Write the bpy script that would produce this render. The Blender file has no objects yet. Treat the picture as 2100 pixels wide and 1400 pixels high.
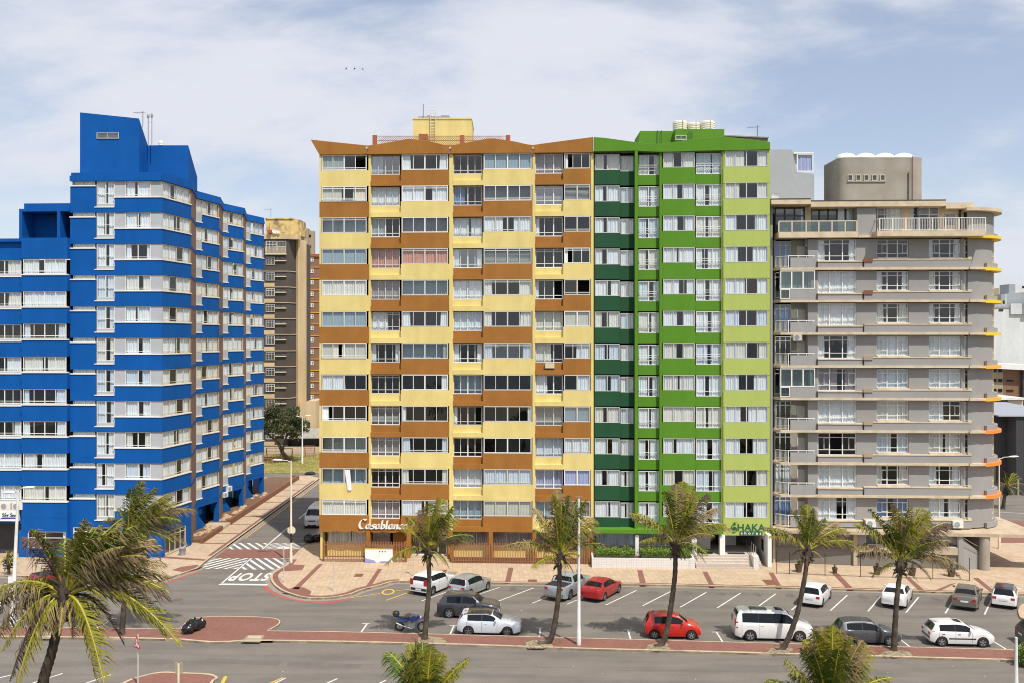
import bpy, math, random
from mathutils import Vector, Matrix
R = random.Random(7)
rad = math.radians
F_PX, H, HZ, CX = 1950.0, 19.6, 692.0, 1050.0   # focal length in photo pixels, eye height, horizon row, centre column
col = bpy.context.scene.collection
scene = bpy.context.scene

def G(px, py, h=0.0):
    "ground point (at height h) seen at a photo pixel"
    y = (H - h) * F_PX / (py - HZ)
    return ((px - CX) * y / F_PX, y)
def ZY(py, y):
    return H - (py - HZ) * y / F_PX
def XY(px, y):
    return (px - CX) * y / F_PX

# ------------------------------------------------------------------ materials
MATS = {}
def nt(m):
    m.use_nodes = True
    t = m.node_tree
    return t, t.nodes, t.links
def mat(name, c, rough=0.7, metal=0.0, var=0.0, vscale=1.5, bump=0.0, bscale=30.0, coat=0.0, c2=None, c2scale=0.35, c2amt=0.5, streak=0.0, spec=0.5, c2map=None, grain=0.0):
    if name in MATS: return MATS[name]
    m = bpy.data.materials.new(name); t, N, L = nt(m)
    b = N['Principled BSDF']
    b.inputs['Roughness'].default_value = rough; b.inputs['Metallic'].default_value = metal
    b.inputs['Coat Weight'].default_value = coat; b.inputs['Specular IOR Level'].default_value = spec
    b.inputs['Base Color'].default_value = (*c, 1)
    geo = N.new('ShaderNodeNewGeometry')
    last = None
    if var or c2 or streak or grain:
        rgb = N.new('ShaderNodeRGB'); rgb.outputs[0].default_value = (*c, 1); last = rgb.outputs[0]
        if c2:
            n2 = N.new('ShaderNodeTexNoise'); n2.inputs['Scale'].default_value = c2scale; n2.inputs['Detail'].default_value = 6
            mq = N.new('ShaderNodeMapping'); mq.inputs['Scale'].default_value = c2map or (1, 1, 1); L.new(geo.outputs['Position'], mq.inputs[0]); L.new(mq.outputs[0], n2.inputs['Vector'])
            rp = N.new('ShaderNodeValToRGB'); rp.color_ramp.elements[0].position = .45; rp.color_ramp.elements[1].position = .62
            L.new(n2.outputs[0], rp.inputs[0])
            mu = N.new('ShaderNodeMath'); mu.operation = 'MULTIPLY'; mu.inputs[1].default_value = c2amt; L.new(rp.outputs[0], mu.inputs[0])
            mx = N.new('ShaderNodeMixRGB'); L.new(mu.outputs[0], mx.inputs[0]); L.new(last, mx.inputs[1]); mx.inputs[2].default_value = (*c2, 1); last = mx.outputs[0]
        if streak:
            mp = N.new('ShaderNodeMapping'); mp.inputs['Scale'].default_value = (.9, .9, .1); L.new(geo.outputs['Position'], mp.inputs[0])
            ns = N.new('ShaderNodeTexNoise'); ns.inputs['Scale'].default_value = 1.3; ns.inputs['Detail'].default_value = 7; L.new(mp.outputs[0], ns.inputs['Vector'])
            mr = N.new('ShaderNodeMapRange'); mr.inputs[1].default_value = .3; mr.inputs[2].default_value = .75
            mr.inputs[3].default_value = 1 + streak * .4; mr.inputs[4].default_value = 1 - streak; L.new(ns.outputs[0], mr.inputs[0])
            vm = N.new('ShaderNodeVectorMath'); vm.operation = 'SCALE'; L.new(last, vm.inputs[0]); L.new(mr.outputs[0], vm.inputs['Scale']); last = vm.outputs[0]
        if var:
            n1 = N.new('ShaderNodeTexNoise'); n1.inputs['Scale'].default_value = vscale; n1.inputs['Detail'].default_value = 8; n1.inputs['Roughness'].default_value = .65
            L.new(geo.outputs['Position'], n1.inputs['Vector'])
            mr = N.new('ShaderNodeMapRange'); mr.inputs[1].default_value = .25; mr.inputs[2].default_value = .75
            mr.inputs[3].default_value = 1 - var; mr.inputs[4].default_value = 1 + var; L.new(n1.outputs[0], mr.inputs[0])
            vm = N.new('ShaderNodeVectorMath'); vm.operation = 'SCALE'; L.new(last, vm.inputs[0]); L.new(mr.outputs[0], vm.inputs['Scale']); last = vm.outputs[0]
        if grain:
            n3 = N.new('ShaderNodeTexNoise'); n3.inputs['Scale'].default_value = 9; n3.inputs['Detail'].default_value = 6; n3.inputs['Roughness'].default_value = .75; L.new(geo.outputs['Position'], n3.inputs['Vector'])
            mr = N.new('ShaderNodeMapRange'); mr.inputs[1].default_value = .3; mr.inputs[2].default_value = .7; mr.inputs[3].default_value = 1 - grain; mr.inputs[4].default_value = 1 + grain; L.new(n3.outputs[0], mr.inputs[0])
            vm = N.new('ShaderNodeVectorMath'); vm.operation = 'SCALE'; L.new(last, vm.inputs[0]); L.new(mr.outputs[0], vm.inputs['Scale']); last = vm.outputs[0]
        L.new(last, b.inputs['Base Color'])
    if bump:
        nb = N.new('ShaderNodeTexNoise'); nb.inputs['Scale'].default_value = bscale; nb.inputs['Detail'].default_value = 5; L.new(geo.outputs['Position'], nb.inputs['Vector'])
        bp = N.new('ShaderNodeBump'); bp.inputs['Strength'].default_value = bump; bp.inputs['Distance'].default_value = .02
        L.new(nb.outputs[0], bp.inputs['Height']); L.new(bp.outputs[0], b.inputs['Normal'])
    MATS[name] = m
    return m
def brickmat(name, c1, c2, mortar, sx, sz, msize=.012, axis='wall', var=.12, rot=0.0, rough=.85, offset=.5):
    "bricks or tiles; axis 'wall' lays courses up z, 'floor' lays them in x/y"
    m = bpy.data.materials.new(name); t, N, L = nt(m); b = N['Principled BSDF']; b.inputs['Roughness'].default_value = rough
    geo = N.new('ShaderNodeNewGeometry'); sep = N.new('ShaderNodeSeparateXYZ'); L.new(geo.outputs['Position'], sep.inputs[0])
    cmb = N.new('ShaderNodeCombineXYZ')
    if axis == 'wall':
        ad = N.new('ShaderNodeMath'); ad.operation = 'ADD'; L.new(sep.outputs[0], ad.inputs[0]); L.new(sep.outputs[1], ad.inputs[1])
        L.new(ad.outputs[0], cmb.inputs[0]); L.new(sep.outputs[2], cmb.inputs[1])
    else:
        L.new(sep.outputs[0], cmb.inputs[0]); L.new(sep.outputs[1], cmb.inputs[1])
    mp = N.new('ShaderNodeMapping'); mp.inputs['Rotation'].default_value = (0, 0, rot); L.new(cmb.outputs[0], mp.inputs[0])
    bt = N.new('ShaderNodeTexBrick'); bt.inputs['Color1'].default_value = (*c1, 1); bt.inputs['Color2'].default_value = (*c2, 1); bt.inputs['Mortar'].default_value = (*mortar, 1)
    bt.inputs['Scale'].default_value = 1; bt.inputs['Brick Width'].default_value = sx; bt.inputs['Row Height'].default_value = sz; bt.inputs['Mortar Size'].default_value = msize
    bt.offset = offset; L.new(mp.outputs[0], bt.inputs['Vector'])
    n1 = N.new('ShaderNodeTexNoise'); n1.inputs['Scale'].default_value = .6; n1.inputs['Detail'].default_value = 9; n1.inputs['Roughness'].default_value = .7; L.new(geo.outputs['Position'], n1.inputs['Vector'])
    mr = N.new('ShaderNodeMapRange'); mr.inputs[1].default_value = .25; mr.inputs[2].default_value = .75; mr.inputs[3].default_value = 1 - var; mr.inputs[4].default_value = 1 + var; L.new(n1.outputs[0], mr.inputs[0])
    vm = N.new('ShaderNodeVectorMath'); vm.operation = 'SCALE'; L.new(bt.outputs[0], vm.inputs[0]); L.new(mr.outputs[0], vm.inputs['Scale'])
    L.new(vm.outputs[0], b.inputs['Base Color'])
    MATS[name] = m
    return m
def glass(name, tint=(.90, .945, .97), base=.075, rough=0.0):
    m = bpy.data.materials.new(name); t, N, L = nt(m)
    N.remove(N['Principled BSDF']); out = N['Material Output']
    tr = N.new('ShaderNodeBsdfTransparent'); tr.inputs[0].default_value = (*tint, 1)
    gl = N.new('ShaderNodeBsdfGlossy'); gl.inputs['Roughness'].default_value = rough; gl.inputs['Color'].default_value = (1, 1, 1, 1)
    # Schlick reflectance that is the same from both faces of the pane, so that light passes in and out alike
    g0 = N.new('ShaderNodeNewGeometry'); dt = N.new('ShaderNodeVectorMath'); dt.operation = 'DOT_PRODUCT'; L.new(g0.outputs['Incoming'], dt.inputs[0]); L.new(g0.outputs['Normal'], dt.inputs[1])
    ab = N.new('ShaderNodeMath'); ab.operation = 'ABSOLUTE'; L.new(dt.outputs['Value'], ab.inputs[0])
    om = N.new('ShaderNodeMath'); om.operation = 'SUBTRACT'; om.inputs[0].default_value = 1; L.new(ab.outputs[0], om.inputs[1])
    pw = N.new('ShaderNodeMath'); pw.operation = 'POWER'; pw.inputs[1].default_value = 5; L.new(om.outputs[0], pw.inputs[0])
    mr = N.new('ShaderNodeMapRange'); mr.inputs[1].default_value = 0; mr.inputs[2].default_value = 1; mr.inputs[3].default_value = base; mr.inputs[4].default_value = .9
    L.new(pw.outputs[0], mr.inputs[0])
    geo = N.new('ShaderNodeNewGeometry'); nb = N.new('ShaderNodeTexNoise'); nb.inputs['Scale'].default_value = .7; L.new(geo.outputs['Position'], nb.inputs['Vector'])
    bp = N.new('ShaderNodeBump'); bp.inputs['Strength'].default_value = .15; bp.inputs['Distance'].default_value = .03; L.new(nb.outputs[0], bp.inputs['Height']); L.new(bp.outputs[0], gl.inputs['Normal'])
    mx = N.new('ShaderNodeMixShader'); L.new(mr.outputs[0], mx.inputs[0]); L.new(tr.outputs[0], mx.inputs[1]); L.new(gl.outputs[0], mx.inputs[2]); L.new(mx.outputs[0], out.inputs[0])
    MATS[name] = m
    return m

# ------------------------------------------------------------------ mesh builder
def idT(x, y, z): return (x, y, z)
class Fc:
    "a wall plane: s runs along it, t goes into the building"
    def __init__(s, x0, y0, x1, y1):
        s.o = (x0, y0); l = math.hypot(x1 - x0, y1 - y0); s.d = ((x1 - x0) / l, (y1 - y0) / l); s.n = (-s.d[1], s.d[0]); s.len = l
    def __call__(s, a, t, z):
        return (s.o[0] + s.d[0] * a + s.n[0] * t, s.o[1] + s.d[1] * a + s.n[1] * t, z)
    def sp(s, px, t=0.0):
        k = (px - CX) / F_PX; ox = s.o[0] + s.n[0] * t; oy = s.o[1] + s.n[1] * t
        return (k * oy - ox) / (s.d[0] - k * s.d[1])
    def zp(s, px, py, t=0.0):
        a = s.sp(px, t); return ZY(py, s(a, t, 0)[1])
class MB:
    def __init__(s): s.v = []; s.f = []; s.m = []
    def quad(s, a, b, c, d, m=0):
        i = len(s.v); s.v += [a, b, c, d]; s.f.append((i, i + 1, i + 2, i + 3)); s.m.append(m)
    def poly(s, pts, m=0):
        i = len(s.v); s.v += list(pts); s.f.append(tuple(range(i, i + len(pts)))); s.m.append(m)
    def box(s, a0, a1, t0, t1, z0, z1, T=idT, m=0):
        if a1 < a0: a0, a1 = a1, a0
        if t1 < t0: t0, t1 = t1, t0
        if z1 < z0: z0, z1 = z1, z0
        i = len(s.v)
        s.v += [T(a, t, z) for z in (z0, z1) for a, t in ((a0, t0), (a1, t0), (a1, t1), (a0, t1))]
        for q in ((0, 3, 2, 1), (4, 5, 6, 7), (0, 1, 5, 4), (1, 2, 6, 5), (2, 3, 7, 6), (3, 0, 4, 7)):
            s.f.append(tuple(i + k for k in q)); s.m.append(m)
        return s
    def prism(s, pts, z0, z1, m=0, mtop=None, bottom=True):
        "vertical extrusion of an xy polygon"
        n = len(pts); i = len(s.v)
        s.v += [(x, y, z0) for x, y in pts] + [(x, y, z1) for x, y in pts]
        if sum(pts[k][0] * pts[(k + 1) % n][1] - pts[(k + 1) % n][0] * pts[k][1] for k in range(n)) < 0:
            rng = [(k + 1) % n if 0 else k for k in range(n)]
            s.f.append(tuple(i + n + k for k in reversed(rng))); s.m.append(m if mtop is None else mtop)
            for k in range(n): s.f.append((i + (k + 1) % n, i + k, i + n + k, i + n + (k + 1) % n)); s.m.append(m)
        else:
            s.f.append(tuple(i + n + k for k in range(n))); s.m.append(m if mtop is None else mtop)
            for k in range(n): s.f.append((i + k, i + (k + 1) % n, i + n + (k + 1) % n, i + n + k)); s.m.append(m)
        if bottom: s.f.append(tuple(i + k for k in range(n))); s.m.append(m)
        return s
    def xprism(s, pts, a0, a1, T=idT, m=0, ax='t'):
        "extrude a polygon given in (s,z) along t (ax='t') or in (t,z) along s (ax='s')"
        n = len(pts); i = len(s.v)
        if ax == 't': s.v += [T(p, a0, q) for p, q in pts] + [T(p, a1, q) for p, q in pts]
        else: s.v += [T(a0, p, q) for p, q in pts] + [T(a1, p, q) for p, q in pts]
        s.f.append(tuple(i + k for k in range(n))); s.f.append(tuple(i + n + k for k in reversed(range(n)))); s.m += [m, m]
        for k in range(n): s.f.append((i + k, i + n + k, i + n + (k + 1) % n, i + (k + 1) % n)); s.m.append(m)
        return s
    def tube(s, pts, r, n=8, m=0, cap=True):
        "tube through points; r a number or one per point"
        rr = r if isinstance(r, (list, tuple)) else [r] * len(pts)
        P = [Vector(p) for p in pts]; i0 = len(s.v); dv = P[-1] - P[0]; up = Vector((0, 1, 0)) if abs(dv.z) > .7 * dv.length else Vector((0, 0, 1))
        for k, p in enumerate(P):
            d = (P[min(k + 1, len(P) - 1)] - P[max(k - 1, 0)]).normalized()
            u = d.cross(up)
            if u.length < .05: u = d.cross(Vector((1, 0, 0)))
            u.normalize(); w = u.cross(d).normalized()
            for j in range(n):
                a = 2 * math.pi * j / n
                s.v.append(tuple(p + (u * math.cos(a) + w * math.sin(a)) * rr[k]))
        for k in range(len(P) - 1):
            for j in range(n):
                a = i0 + k * n + j; b = i0 + k * n + (j + 1) % n
                s.f.append((a, b, b + n, a + n)); s.m.append(m)
        if cap:
            s.f.append(tuple(i0 + j for j in range(n))); s.f.append(tuple(i0 + (len(P) - 1) * n + j for j in range(n))); s.m += [m, m]
        return s
    def lathe(s, c, prof, n=16, m=0, ax='z'):
        "profile of (r, z) about a vertical axis at c"
        i0 = len(s.v)
        for r, z in prof:
            for j in range(n):
                a = 2 * math.pi * j / n
                if ax == 'z': s.v.append((c[0] + r * math.cos(a), c[1] + r * math.sin(a), c[2] + z))
                else: s.v.append((c[0] + r * math.cos(a), c[1] + z, c[2] + r * math.sin(a)))
        for k in range(len(prof) - 1):
            for j in range(n):
                a = i0 + k * n + j; b = i0 + k * n + (j + 1) % n
                s.f.append((a, b, b + n, a + n)); s.m.append(m)
        for k in (0, len(prof) - 1):
            if prof[k][0] > 1e-4: s.f.append(tuple(i0 + k * n + j for j in range(n))); s.m.append(m)
        return s
    def build(s, name, mats, parent=None, smooth=False, bevel=0, angle=None):
        me = bpy.data.meshes.new(name)
        off = parent_world(parent) if parent else (0, 0, 0)
        me.from_pydata([(v[0] - off[0], v[1] - off[1], v[2] - off[2]) for v in s.v], [], s.f)
        if not isinstance(mats, (list, tuple)): mats = [mats]
        for x in mats: me.materials.append(MATS[x] if isinstance(x, str) else x)
        if len(mats) > 1: me.polygons.foreach_set('material_index', s.m)
        if smooth:
            me.polygons.foreach_set('use_smooth', [True] * len(me.polygons))
            if angle: me.set_sharp_from_angle(angle=rad(angle))
        me.update()
        o = bpy.data.objects.new(name, me); col.objects.link(o)
        if parent: o.parent = parent
        if bevel:
            b = o.modifiers.new('bevel', 'BEVEL'); b.width = bevel; b.segments = 2; b.limit_method = 'ANGLE'; b.angle_limit = rad(40)
        return o
def parent_world(p):
    x, y, z = 0, 0, 0
    while p: x += p.location.x; y += p.location.y; z += p.location.z; p = p.parent
    return (x, y, z)
def tag(o, label, cat, group=None):
    o['label'] = label; o['category'] = cat
    if group: o['group'] = group
    return o
def thing(name, label, cat, loc=(0, 0, 0), group=None, rz=0):
    o = bpy.data.objects.new(name, None); col.objects.link(o); o.location = loc; o.rotation_euler = (0, 0, rz); o.empty_display_size = .3
    return tag(o, label, cat, group)
def kind(o, k): o['kind'] = k; return o
def piece(name, m, parent, *a, T=idT, bevel=0):
    return MB().box(*a, T).build(name, m, parent, bevel=bevel)
def copy_tree(o, parent=None):
    c = o.copy(); col.objects.link(c); c.parent = parent
    for ch in list(o.children): copy_tree(ch, c)
    return c

# writing: pen strokes swept with a slanted nib, and plain type
def nibtext(mb, strokes, T, x0, z0, sc, nib=(.09, .05), depth=.06, t0=0.0, shear=.18):
    for st in strokes:
        pts = [(x0 + (p[0] + shear * p[1]) * sc, z0 + p[1] * sc) for p in st]
        nx, nz = nib[0] * sc, nib[1] * sc
        for (a, b), (c, d) in zip(pts[:-1], pts[1:]):
            q = [(a - nx, b - nz), (a + nx, b + nz), (c + nx, d + nz), (c - nx, d - nz)]
            ar = sum(q[k][0] * q[(k + 1) % 4][1] - q[(k + 1) % 4][0] * q[k][1] for k in range(4))
            if abs(ar) < 1e-6: continue
            mb.xprism(q, t0 - depth, t0, T)
def arc(cx, cy, rx, ry, a0, a1, n=10):
    return [(cx + rx * math.cos(rad(a0 + (a1 - a0) * k / n)), cy + ry * math.sin(rad(a0 + (a1 - a0) * k / n))) for k in range(n + 1)]
def typemesh(name, body, size, mat_, parent, M, extrude=.02, bold=0.0, shear=0.0, space=1.0, sx=1.0):
    cu = bpy.data.curves.new(name, 'FONT'); cu.body = body; cu.size = size; cu.extrude = extrude; cu.offset = bold; cu.shear = shear; cu.space_character = space; cu.align_x = 'CENTER'; cu.align_y = 'CENTER'
    ob = bpy.data.objects.new(name, cu); col.objects.link(ob)
    bpy.context.view_layer.update()
    me = bpy.data.meshes.new_from_object(ob.evaluated_get(bpy.context.evaluated_depsgraph_get()))
    bpy.data.objects.remove(ob); bpy.data.curves.remove(cu)
    off = parent_world(parent) if parent else (0, 0, 0)
    for v in me.vertices:
        p = M(v.co.x * sx, v.co.y, v.co.z); v.co = (p[0] - off[0], p[1] - off[1], p[2] - off[2])
    me.materials.clear(); me.materials.append(MATS[mat_]); me.name = name
    o = bpy.data.objects.new(name, me); col.objects.link(o)
    if parent: o.parent = parent
    return o

# ------------------------------------------------------------------ windows
def curtain_mesh(T, spans, z0, z1, t, rng, fold=.11, amp=.028, flare=0.0):
    mb = MB()
    for a, b in spans:
        if b - a < .05: continue
        n = max(4, int((b - a) / fold * 2)); ph = rng.random() * 9; pts = []
        for k in range(n + 1):
            u = a + (b - a) * k / n
            tt = t + amp * math.sin(ph + k * 1.7 + math.sin(k * .6 + ph)) * (rng.uniform(.3, 1.2) if rng.random() < .8 else 2.2)
            pts.append((u, tt))
        for (u0, t0), (u1, t1) in zip(pts[:-1], pts[1:]):
            mid = (a + b) / 2
            f0 = mid + (u0 - mid) * (1 - flare); f1 = mid + (u1 - mid) * (1 - flare)
            mb.quad(T(u0, t0, z0), T(u1, t1, z0), T(f1, t1, z1), T(f0, t0, z1))
    return mb
CURT = {'w': 'curtain_white', 'b': 'blind_bluegrey', 'c': 'blind_cream', 'o': 'curtain_coral', 'u': 'curtain_lilac', 'm': 'curtain_mauve', 'g': 'curtain_sage', 'n': 'curtain_blue'}
def window(parent, T, s0, s1, z0, z1, t=0.0, cols=4, bars=(), fr='frame_alu', fw=.05, fd=.06, code='p', rng=R, heavy=(), gl='pane_glass', cm=None, name='window', gap=None, curt_t=.09, rails=(), small=()):
    """one glazed unit: frame bars (cols = number of lights or list of fractions), pane, curtains by code"""
    if s1 < s0: s0, s1 = s1, s0
    W = s1 - s0; Hh = z1 - z0
    fb = MB()
    fb.box(s0, s1, t - fd, t + .02, z0, z0 + fw * 1.1, T); fb.box(s0, s1, t - fd, t + .02, z1 - fw, z1, T)
    fb.box(s0, s0 + fw, t - fd, t + .02, z0 + fw * 1.1, z1 - fw, T); fb.box(s1 - fw, s1, t - fd, t + .02, z0 + fw * 1.1, z1 - fw, T)
    fr_ = [k / cols for k in range(1, cols)] if isinstance(cols, int) else list(cols)
    for k, f in enumerate(fr_):
        w = fw * (.75 if (k in heavy) else .36)
        fb.box(s0 + W * f - w, s0 + W * f + w, t - fd * .7, t + .015, z0 + fw * 1.1, z1 - fw, T)
    for f in bars:
        fb.box(s0 + fw, s1 - fw, t - fd * .8, t + .012, z0 + Hh * f - fw * .4, z0 + Hh * f + fw * .4, T)
    for (fa, fb_, ga, gb) in small:   # opening light sash: box outline in fractions
        a, b, c, d = s0 + W * fa, s0 + W * fb_, z0 + Hh * ga, z0 + Hh * gb; w = fw * .6
        fb.box(a, b, t - fd * 1.1, t + .01, c, c + w, T); fb.box(a, b, t - fd * 1.1, t + .01, d - w, d, T)
        fb.box(a, a + w, t - fd * 1.1, t + .01, c + w, d - w, T); fb.box(b - w, b, t - fd * 1.1, t + .01, c + w, d - w, T)
    for f in rails:
        fb.box(s0, s1, t - fd - .1, t - fd - .07, z0 + Hh * f - .02, z0 + Hh * f + .02, T)
    w = fb.build(name, fr, parent)
    e = .02
    g = MB()
    edges = [0] + fr_ + [1]; op = None
    if 'k' in code: op = rng.choice(range(len(edges) - 1))
    for k in range(len(edges) - 1):
        if k == op: continue
        g.quad(T(s0 + W * edges[k], t, z0 + e), T(s0 + W * edges[k + 1], t, z0 + e), T(s0 + W * edges[k + 1], t, z1 - e), T(s0 + W * edges[k], t, z1 - e))
        if op is not None and k + 1 == op: g.build('pane', gl, w); g = MB()
    if g.f: g.build('pane', gl, w)
    tc = t + curt_t; sp = []
    mat_ = cm or rng.choice(['curtain_white', 'curtain_white', 'curtain_white', 'curtain_pale', 'curtain_cream'])
    for ch in code:
        if ch in CURT: mat_ = CURT[ch]
    c0, c1 = s0 + .04, s1 - .04; CW = c1 - c0
    fl = 0.0
    if 'p' in code:      # drawn, with a gap
        gc = rng.uniform(.35, .65); gw = gap if gap is not None else rng.uniform(.05, .3)
        sp = [(c0, c0 + CW * (gc - gw / 2)), (c0 + CW * (gc + gw / 2), c1)]
    elif 's' in code: e1, e2 = rng.uniform(.12, .28), rng.uniform(.12, .28); sp = [(c0, c0 + CW * e1), (c1 - CW * e2, c1)]; fl = .15
    elif 'l' in code: sp = [(c0, c0 + CW * rng.uniform(.35, .6))]; fl = .08
    elif 'r' in code: sp = [(c1 - CW * rng.uniform(.4, .65), c1)]; fl = .08
    elif 'f' in code: sp = [(c0, c1)]
    elif rng.random() < .45 and 'v' not in code and W > 1: e1 = rng.uniform(.06, .14); sp = [(c0, c0 + CW * e1)] if rng.random() < .5 else [(c1 - CW * e1, c1)]
    if sp:
        if 'c' in code or 'b' in code:
            cb = MB()
            for a, b in sp:
                n = max(1, int((b - a) / .13))
                for k in range(n):
                    u = a + (b - a) * k / n; v = a + (b - a) * (k + 1) / n
                    cb.quad(T(u, tc, z0 + .05), T(v, tc + .03, z0 + .05), T(v, tc + .03, z1 - .04), T(u, tc, z1 - .04))
            cb.build('blind', mat_, w)
        else:
            curtain_mesh(T, sp, z0 + .03, z1 - .02, tc, rng, flare=fl).build('curtain', mat_, w, smooth=True)
    if code == 'g':
        rw_ = MB(); rw_.quad(T(c0, t + .55, z0), T(c1, t + .55, z0), T(c1, t + .55, z1), T(c0, t + .55, z1)); k = c0
        while k < c1 - .5: k += rng.uniform(.5, 1.2); u = min(c1, k + .12); rw_.quad(T(k, t + .5, z0), T(u, t + .5, z0), T(u, t + .5, z1), T(k, t + .5, z1)) if u > k else None
        rw_.build('room_wall', rng.choice(['curtain_sage', 'room_wall_grey', 'blind_bluegrey']), w)
    if 'v' in code:      # slatted blind
        vb = MB(); n = int(Hh / .1)
        for k in range(n):
            z = z0 + .04 + k * (Hh - .06) / n
            vb.quad(T(c0, tc - .02, z), T(c1, tc - .02, z), T(c1, tc + .03, z + .06), T(c0, tc + .03, z + .06))
        vb.build('blind', 'blind_slat', w)
    return w
# ------------------------------------------------------------------ materials of the place
mat('blue_paint', (.005, .094, .362), .7, spec=.12, var=.1, vscale=.5, bump=.25, bscale=25, streak=.1)
mat('blue_brick', (.005, .075, .34), .6, var=.12, vscale=2)
mat('yellow_paint', (.735, .60, .235), .75, spec=.2, c2=(.62, .47, .15), c2scale=.7, c2amt=.25, var=.06, vscale=.8, bump=.3, bscale=22, streak=.1)
mat('brown_paint', (.345, .150, .034), .75, spec=.2, c2=(.27, .11, .025), c2scale=.7, c2amt=.3, var=.07, vscale=.8, bump=.3, bscale=22, streak=.1)
mat('green_paint', (.10, .25, .022), .7, spec=.15, c2=(.07, .19, .016), c2scale=.6, c2amt=.3, var=.08, vscale=.6, bump=.25, bscale=22, streak=.05)
mat('dark_green_paint', (.022, .082, .038), .7, spec=.15, var=.1, vscale=.6, bump=.25, bscale=22, streak=.08)
mat('lime_paint', (.41, .49, .125), .7, spec=.2, c2=(.33, .40, .10), c2scale=.6, c2amt=.25, var=.06, vscale=.6, bump=.25, bscale=22, streak=.05)
mat('grey_render', (.325, .315, .305), .85, var=.06, vscale=.7, bump=.3, bscale=20, c2=(.25, .235, .22), c2amt=.25, streak=.05, spec=.2)
mat('cream_trim', (.62, .51, .36), .75, var=.1, vscale=1.2, c2=(.4, .3, .19), c2scale=1.3, c2amt=.4)
mat('tower_render', (.35, .32, .27), .85, var=.1, vscale=.6, bump=.3, bscale=14, c2=(.26, .22, .17), c2scale=.5, c2amt=.35, streak=.07, spec=.2)
mat('pale_grey_wall', (.38, .40, .415), .8, var=.06, streak=.05, bump=.2, bscale=4)
mat('panel_grey', (.44, .455, .48), .7, var=.07, streak=.05)
mat('sill_white', (.75, .74, .71), .6, var=.06)
mat('white_paint', (.80, .79, .76), .55, var=.05, vscale=3)
mat('frame_alu', (.60, .585, .54), .45, metal=.1, var=.04)
mat('frame_white', (.78, .77, .73), .5, var=.04)
mat('frame_beige', (.62, .54, .38), .55, var=.05)
mat('frame_dark', (.05, .03, .022), .5)
mat('balcony_render', (.33, .32, .31), .8, var=.08, streak=.06)
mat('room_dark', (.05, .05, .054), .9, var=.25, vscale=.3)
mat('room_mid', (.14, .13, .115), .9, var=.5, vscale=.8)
mat('curtain_white', (.80, .81, .82), .9, var=.08, vscale=2)
mat('curtain_pale', (.66, .71, .77), .9, var=.08, vscale=2)
mat('curtain_cream', (.76, .73, .66), .9, var=.08, vscale=2)
mat('room_wall_grey', (.22, .24, .25), .9, var=.3)
mat('garage_grey_shaded', (.19, .175, .155), .8, var=.1)  # grey darkened to carry the shade under the canopy
mat('ground_cream_shaded', (.46, .39, .27), .8, var=.1)  # cream dimmed in the colour, standing for the canopy's shadow
mat('sand', (.25, .22, .17), .95, var=.15)
mat('sea', (.02, .05, .065), .25, bump=.6, bscale=.6)
mat('dune_green', (.07, .078, .045), .9, var=.35, vscale=.2)
mat('blind_bluegrey', (.30, .40, .45), .8, var=.1, vscale=1.2)
mat('blind_cream', (.62, .60, .50), .85, var=.06)
mat('blind_slat', (.34, .35, .34), .6, var=.1)
mat('curtain_coral', (.62, .28, .20), .9, var=.12)
mat('curtain_lilac', (.45, .47, .68), .9, var=.1)
mat('curtain_mauve', (.34, .29, .30), .9, var=.12)
mat('curtain_sage', (.33, .38, .36), .9, var=.15)
mat('curtain_blue', (.16, .26, .46), .9, var=.12)
glass('pane_glass'); glass('pane_glass_mirror', (.9, .95, 1), .22); glass('balcony_glass', (.55, .68, .64), .12)
mat('asphalt', (.182, .160, .137), .9, var=.13, vscale=.5, bump=.5, bscale=60, c2=(.13, .117, .105), c2scale=.9, c2amt=.65, c2map=(.13, 1.0, 1), grain=.16)
mat('ground_soil', (.30, .25, .17), .95, var=.2, vscale=.3, bump=.5, bscale=6)
mat('lawn', (.26, .24, .06), .95, var=.35, vscale=.8, bump=.8, bscale=14, c2=(.36, .29, .13), c2scale=.3, c2amt=.7)
brickmat('paving_beige', (.53, .405, .28), (.455, .335, .225), (.36, .26, .17), .42, .42, .014, 'floor', .14, offset=0, rot=rad(-3))
brickmat('paving_red', (.245, .108, .08), (.195, .086, .065), (.22, .10, .075), .22, .11, .008, 'floor', .16, rot=rad(40))
brickmat('paving_grey', (.34, .29, .24), (.29, .25, .21), (.2, .17, .14), .3, .3, .012, 'floor', .14)
mat('kerb_stone', (.52, .42, .29), .85, var=.14, vscale=2, bump=.4, bscale=20, c2=(.34, .27, .19), c2scale=1.1, c2amt=.5)
mat('gutter_concrete', (.27, .235, .19), .9, var=.14, vscale=1)
mat('line_white', (.72, .71, .68), .7, var=.15, vscale=5, c2=(.40, .375, .35), c2scale=3.5, c2amt=.55)
mat('line_yellow', (.70, .42, .05), .7, var=.15, vscale=5)
mat('line_red', (.48, .085, .06), .75, var=.2, vscale=4)
brickmat('side_brick', (.23, .105, .06), (.18, .08, .05), (.2, .15, .11), .24, .085, .012)
brickmat('brown_brick', (.27, .125, .065), (.21, .10, .055), (.2, .15, .11), .26, .09, .012)
brickmat('charcoal_brick', (.075, .06, .052), (.06, .05, .045), (.09, .075, .065), .3, .1, .012, var=.3)
brickmat('white_tile', (.70, .68, .66), (.66, .645, .63), (.5, .48, .46), .2, .2, .01, var=.05, offset=0)
brickmat('step_tile', (.56, .49, .42), (.52, .45, .385), (.36, .31, .26), .3, .15, .01, var=.07, offset=0)
brickmat('facing_tile', (.42, .35, .28), (.38, .31, .25), (.3, .25, .2), .3, .12, .01, var=.1)
mat('cream_wall', (.60, .46, .28), .8, var=.1, vscale=.5, c2=(.45, .30, .14), c2scale=.25, c2amt=.5, streak=.12)
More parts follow.
